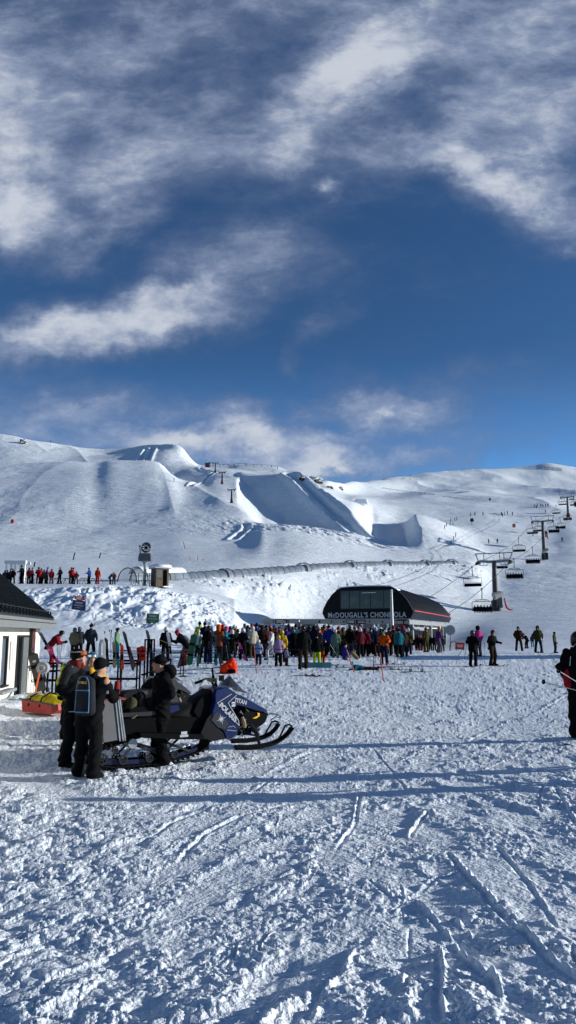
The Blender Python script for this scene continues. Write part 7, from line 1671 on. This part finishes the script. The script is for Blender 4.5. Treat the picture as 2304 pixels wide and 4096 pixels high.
# warped coordinate so that the banks of cloud have torn edges
wn = tex(4.0, 6, .62)
ws = N.new('ShaderNodeVectorMath'); ws.operation = 'MULTIPLY_ADD'; K.new(wn.outputs['Color'], ws.inputs[0]); ws.inputs[1].default_value = (.20, .20, 0); K.new(cb.outputs[0], ws.inputs[2])
wo = N.new('ShaderNodeVectorMath'); wo.operation = 'SUBTRACT'; K.new(ws.outputs[0], wo.inputs[0]); wo.inputs[1].default_value = (.10, .10, 0)
BLOBS = [  # px, py, half-width px, half-height px, tilt deg, strength
    (60, 930, 250, 150, 0, 1.0), (90, 780, 200, 180, 30, .6), (20, 500, 210, 420, -8, .75), (60, 120, 260, 200, 20, .45), (440, 930, 210, 85, 35, .75), (260, 1020, 160, 60, 30, .3),
    (480, 230, 200, 110, 40, .55), (600, 640, 300, 170, 38, .42), (420, 800, 400, 240, 30, .18), (150, 1345, 480, 120, 10, 1.35), (200, 1460, 360, 60, 8, .4), (720, 1150, 480, 140, 12, .7), (1050, 1020, 420, 150, 14, .5), (620, 1290, 400, 110, 12, .7),
    (1330, 330, 360, 120, 36, .5), (1500, 170, 520, 110, 34, .4), (1200, 640, 150, 110, 20, .62), (1490, 590, 140, 130, 30, .6), (1320, 745, 55, 42, 10, .9), (1250, 480, 330, 110, 32, .4),
    (1850, 470, 280, 120, 30, .62), (2180, 560, 300, 130, 30, .7), (2150, 780, 380, 110, -24, 1.0), (1850, 620, 220, 80, -30, .55), (2200, 240, 380, 260, 30, .55), (1900, 120, 500, 160, 20, .42), (2270, 985, 75, 45, 20, .8), (1000, 60, 520, 130, 14, .35),
    (250, 1690, 650, 120, 2, 1.1), (900, 1800, 560, 70, 6, .7), (1350, 1910, 480, 50, 6, 1.6), (1050, 1850, 500, 60, 5, 1.2), (620, 1800, 420, 50, 4, .6), (1440, 1590, 120, 100, -50, .95), (1690, 1590, 140, 100, 35, .85), (1560, 1670, 280, 70, -10, .7), (1170, 1440, 55, 50, 60, .8), (1280, 1310, 130, 50, 40, .6), (960, 1690, 90, 110, 60, .7), (1220, 1660, 90, 60, 40, .5), (1950, 1800, 260, 50, 0, .25), (2180, 1720, 110, 60, 30, .28),
]
acc = None
for px, py, rx, ry, tilt, st in BLOBS:
    a, b = UV(px, py); k = 1.25 / F
    mp = N.new('ShaderNodeMapping'); mp.vector_type = 'TEXTURE'; mp.inputs['Location'].default_value = (a, b, 0); mp.inputs['Rotation'].default_value = (0, 0, math.radians(tilt)); mp.inputs['Scale'].default_value = (rx * k * 1.45, ry * k * 1.45, 1)
    K.new(wo.outputs[0], mp.inputs['Vector'])
    gr = N.new('ShaderNodeTexGradient'); gr.gradient_type = 'SPHERICAL'; K.new(mp.outputs[0], gr.inputs[0])
    acc = math_('MULTIPLY_ADD', gr.outputs['Fac'], st, acc if acc is not None else 0.0)
n1 = tex(3.4, 8, .56, math.radians(-36), (.5, 1.35, 1), (3, 1, 0), .5)      # torn streaks, lower left to upper right
n2 = tex(9, 9, .62, math.radians(-30), (.6, 1.3, 1), (1, 7, 0), .35)
n3 = tex(34, 7, .65, math.radians(-30), (.7, 1.2, 1), (4, 2, 0), .3)
nn = math_('MULTIPLY_ADD', n2.outputs['Fac'], .42, math_('MULTIPLY', n1.outputs['Fac'], .42))
nn = math_('MULTIPLY_ADD', n3.outputs['Fac'], .16, nn)
dn = math_('MULTIPLY', math_('SUBTRACT', nn, .5), 2.9)
dens = math_('ADD', math_('MULTIPLY', acc, 1.0), dn)
high = N.new('ShaderNodeMapRange'); high.interpolation_type = 'SMOOTHSTEP'; high.inputs['From Min'].default_value = UV(1152, 1150)[1]; high.inputs['From Max'].default_value = UV(1152, 500)[1]; high.inputs['To Min'].default_value = -.14; high.inputs['To Max'].default_value = .52
K.new(v, high.inputs['Value'])
dens = math_('ADD', dens, high.outputs[0])
mr = N.new('ShaderNodeMapRange'); mr.interpolation_type = 'SMOOTHSTEP'; mr.inputs['From Min'].default_value = -.15; mr.inputs['From Max'].default_value = 1.75
K.new(dens, mr.inputs['Value'])
front = N.new('ShaderNodeMapRange'); front.interpolation_type = 'SMOOTHSTEP'; front.inputs['From Min'].default_value = .05; front.inputs['From Max'].default_value = .35; K.new(sp.outputs['Y'], front.inputs['Value'])
# sky tint: deeper blue than the bare model
tint = N.new('ShaderNodeVectorMath'); tint.operation = 'MULTIPLY'; K.new(sky.outputs[0], tint.inputs[0]); tint.inputs[1].default_value = SKYTINT
hz = N.new('ShaderNodeMapRange'); hz.interpolation_type = 'SMOOTHSTEP'; hz.inputs['From Min'].default_value = UV(1152, 1350)[1]; hz.inputs['From Max'].default_value = UV(1152, 1950)[1]; hz.inputs['To Min'].default_value = 1.0; hz.inputs['To Max'].default_value = 1.75
K.new(v, hz.inputs['Value']); lift = N.new('ShaderNodeVectorMath'); lift.operation = 'SCALE'; K.new(tint.outputs[0], lift.inputs[0]); K.new(hz.outputs[0], lift.inputs['Scale'])
ccr = N.new('ShaderNodeValToRGB'); e = ccr.color_ramp.elements
e[0].position = 0; e[0].color = (1.4, 2.0, 3.7, 1); e[1].position = 1; e[1].color = (7.6, 8.2, 9.3, 1)
m_ = e.new(.4); m_.color = (2.3, 3.0, 4.7, 1)
m_ = e.new(.7); m_.color = (4.0, 4.8, 6.7, 1)
shd = math_('ADD', mr.outputs[0], math_('MULTIPLY', math_('SUBTRACT', math_('MULTIPLY_ADD', n3.outputs['Fac'], .5, math_('MULTIPLY', n2.outputs['Fac'], .5)), .5), .75))
K.new(shd, ccr.inputs[0])
fac = math_('MULTIPLY', math_('MULTIPLY', math_('POWER', mr.outputs[0], .8), .97), front.outputs[0])
mix = N.new('ShaderNodeMix'); mix.data_type = 'RGBA'; K.new(fac, mix.inputs['Factor']); K.new(lift.outputs[0], mix.inputs['A']); K.new(ccr.outputs[0], mix.inputs['B'])
K.new(mix.outputs['Result'], bg.inputs['Color']); bg.inputs['Strength'].default_value = .066
w.cycles.sampling_method = 'MANUAL'; w.cycles.sample_map_resolution = 512
sun = bpy.data.lights.new('sun', 'SUN'); sun.energy = 5.0; sun.angle = math.radians(.5); sun.color = (1, .985, .93)
so = bpy.data.objects.new('sun', sun); col.objects.link(so)
sd = Vector((math.cos(SUN_EL) * math.cos(SUN_AZ), math.cos(SUN_EL) * math.sin(SUN_AZ), math.sin(SUN_EL)))
so.rotation_euler = sd.to_track_quat('Z', 'Y').to_euler()
cam = bpy.data.cameras.new('camera'); co = bpy.data.objects.new('camera', cam); col.objects.link(co)
co.location = (0, 0, CAMZ); co.rotation_euler = (PI / 2 + TH, 0, 0)
cam.sensor_fit = 'HORIZONTAL'; cam.sensor_width = 36; cam.lens = 36 * F / 2304; cam.clip_end = 6000; cam.clip_start = .05
sc.camera = co
vs = sc.view_settings; vs.view_transform = 'Standard'; vs.look = 'None'; vs.gamma = 1; vs.use_curve_mapping = False; vs.exposure = EXPOSURE
sc.cycles.max_bounces = 5; sc.cycles.diffuse_bounces = 3; sc.cycles.use_denoising = True
print('done', round(time.time() - T0, 1), 'objects', len(sc.objects))
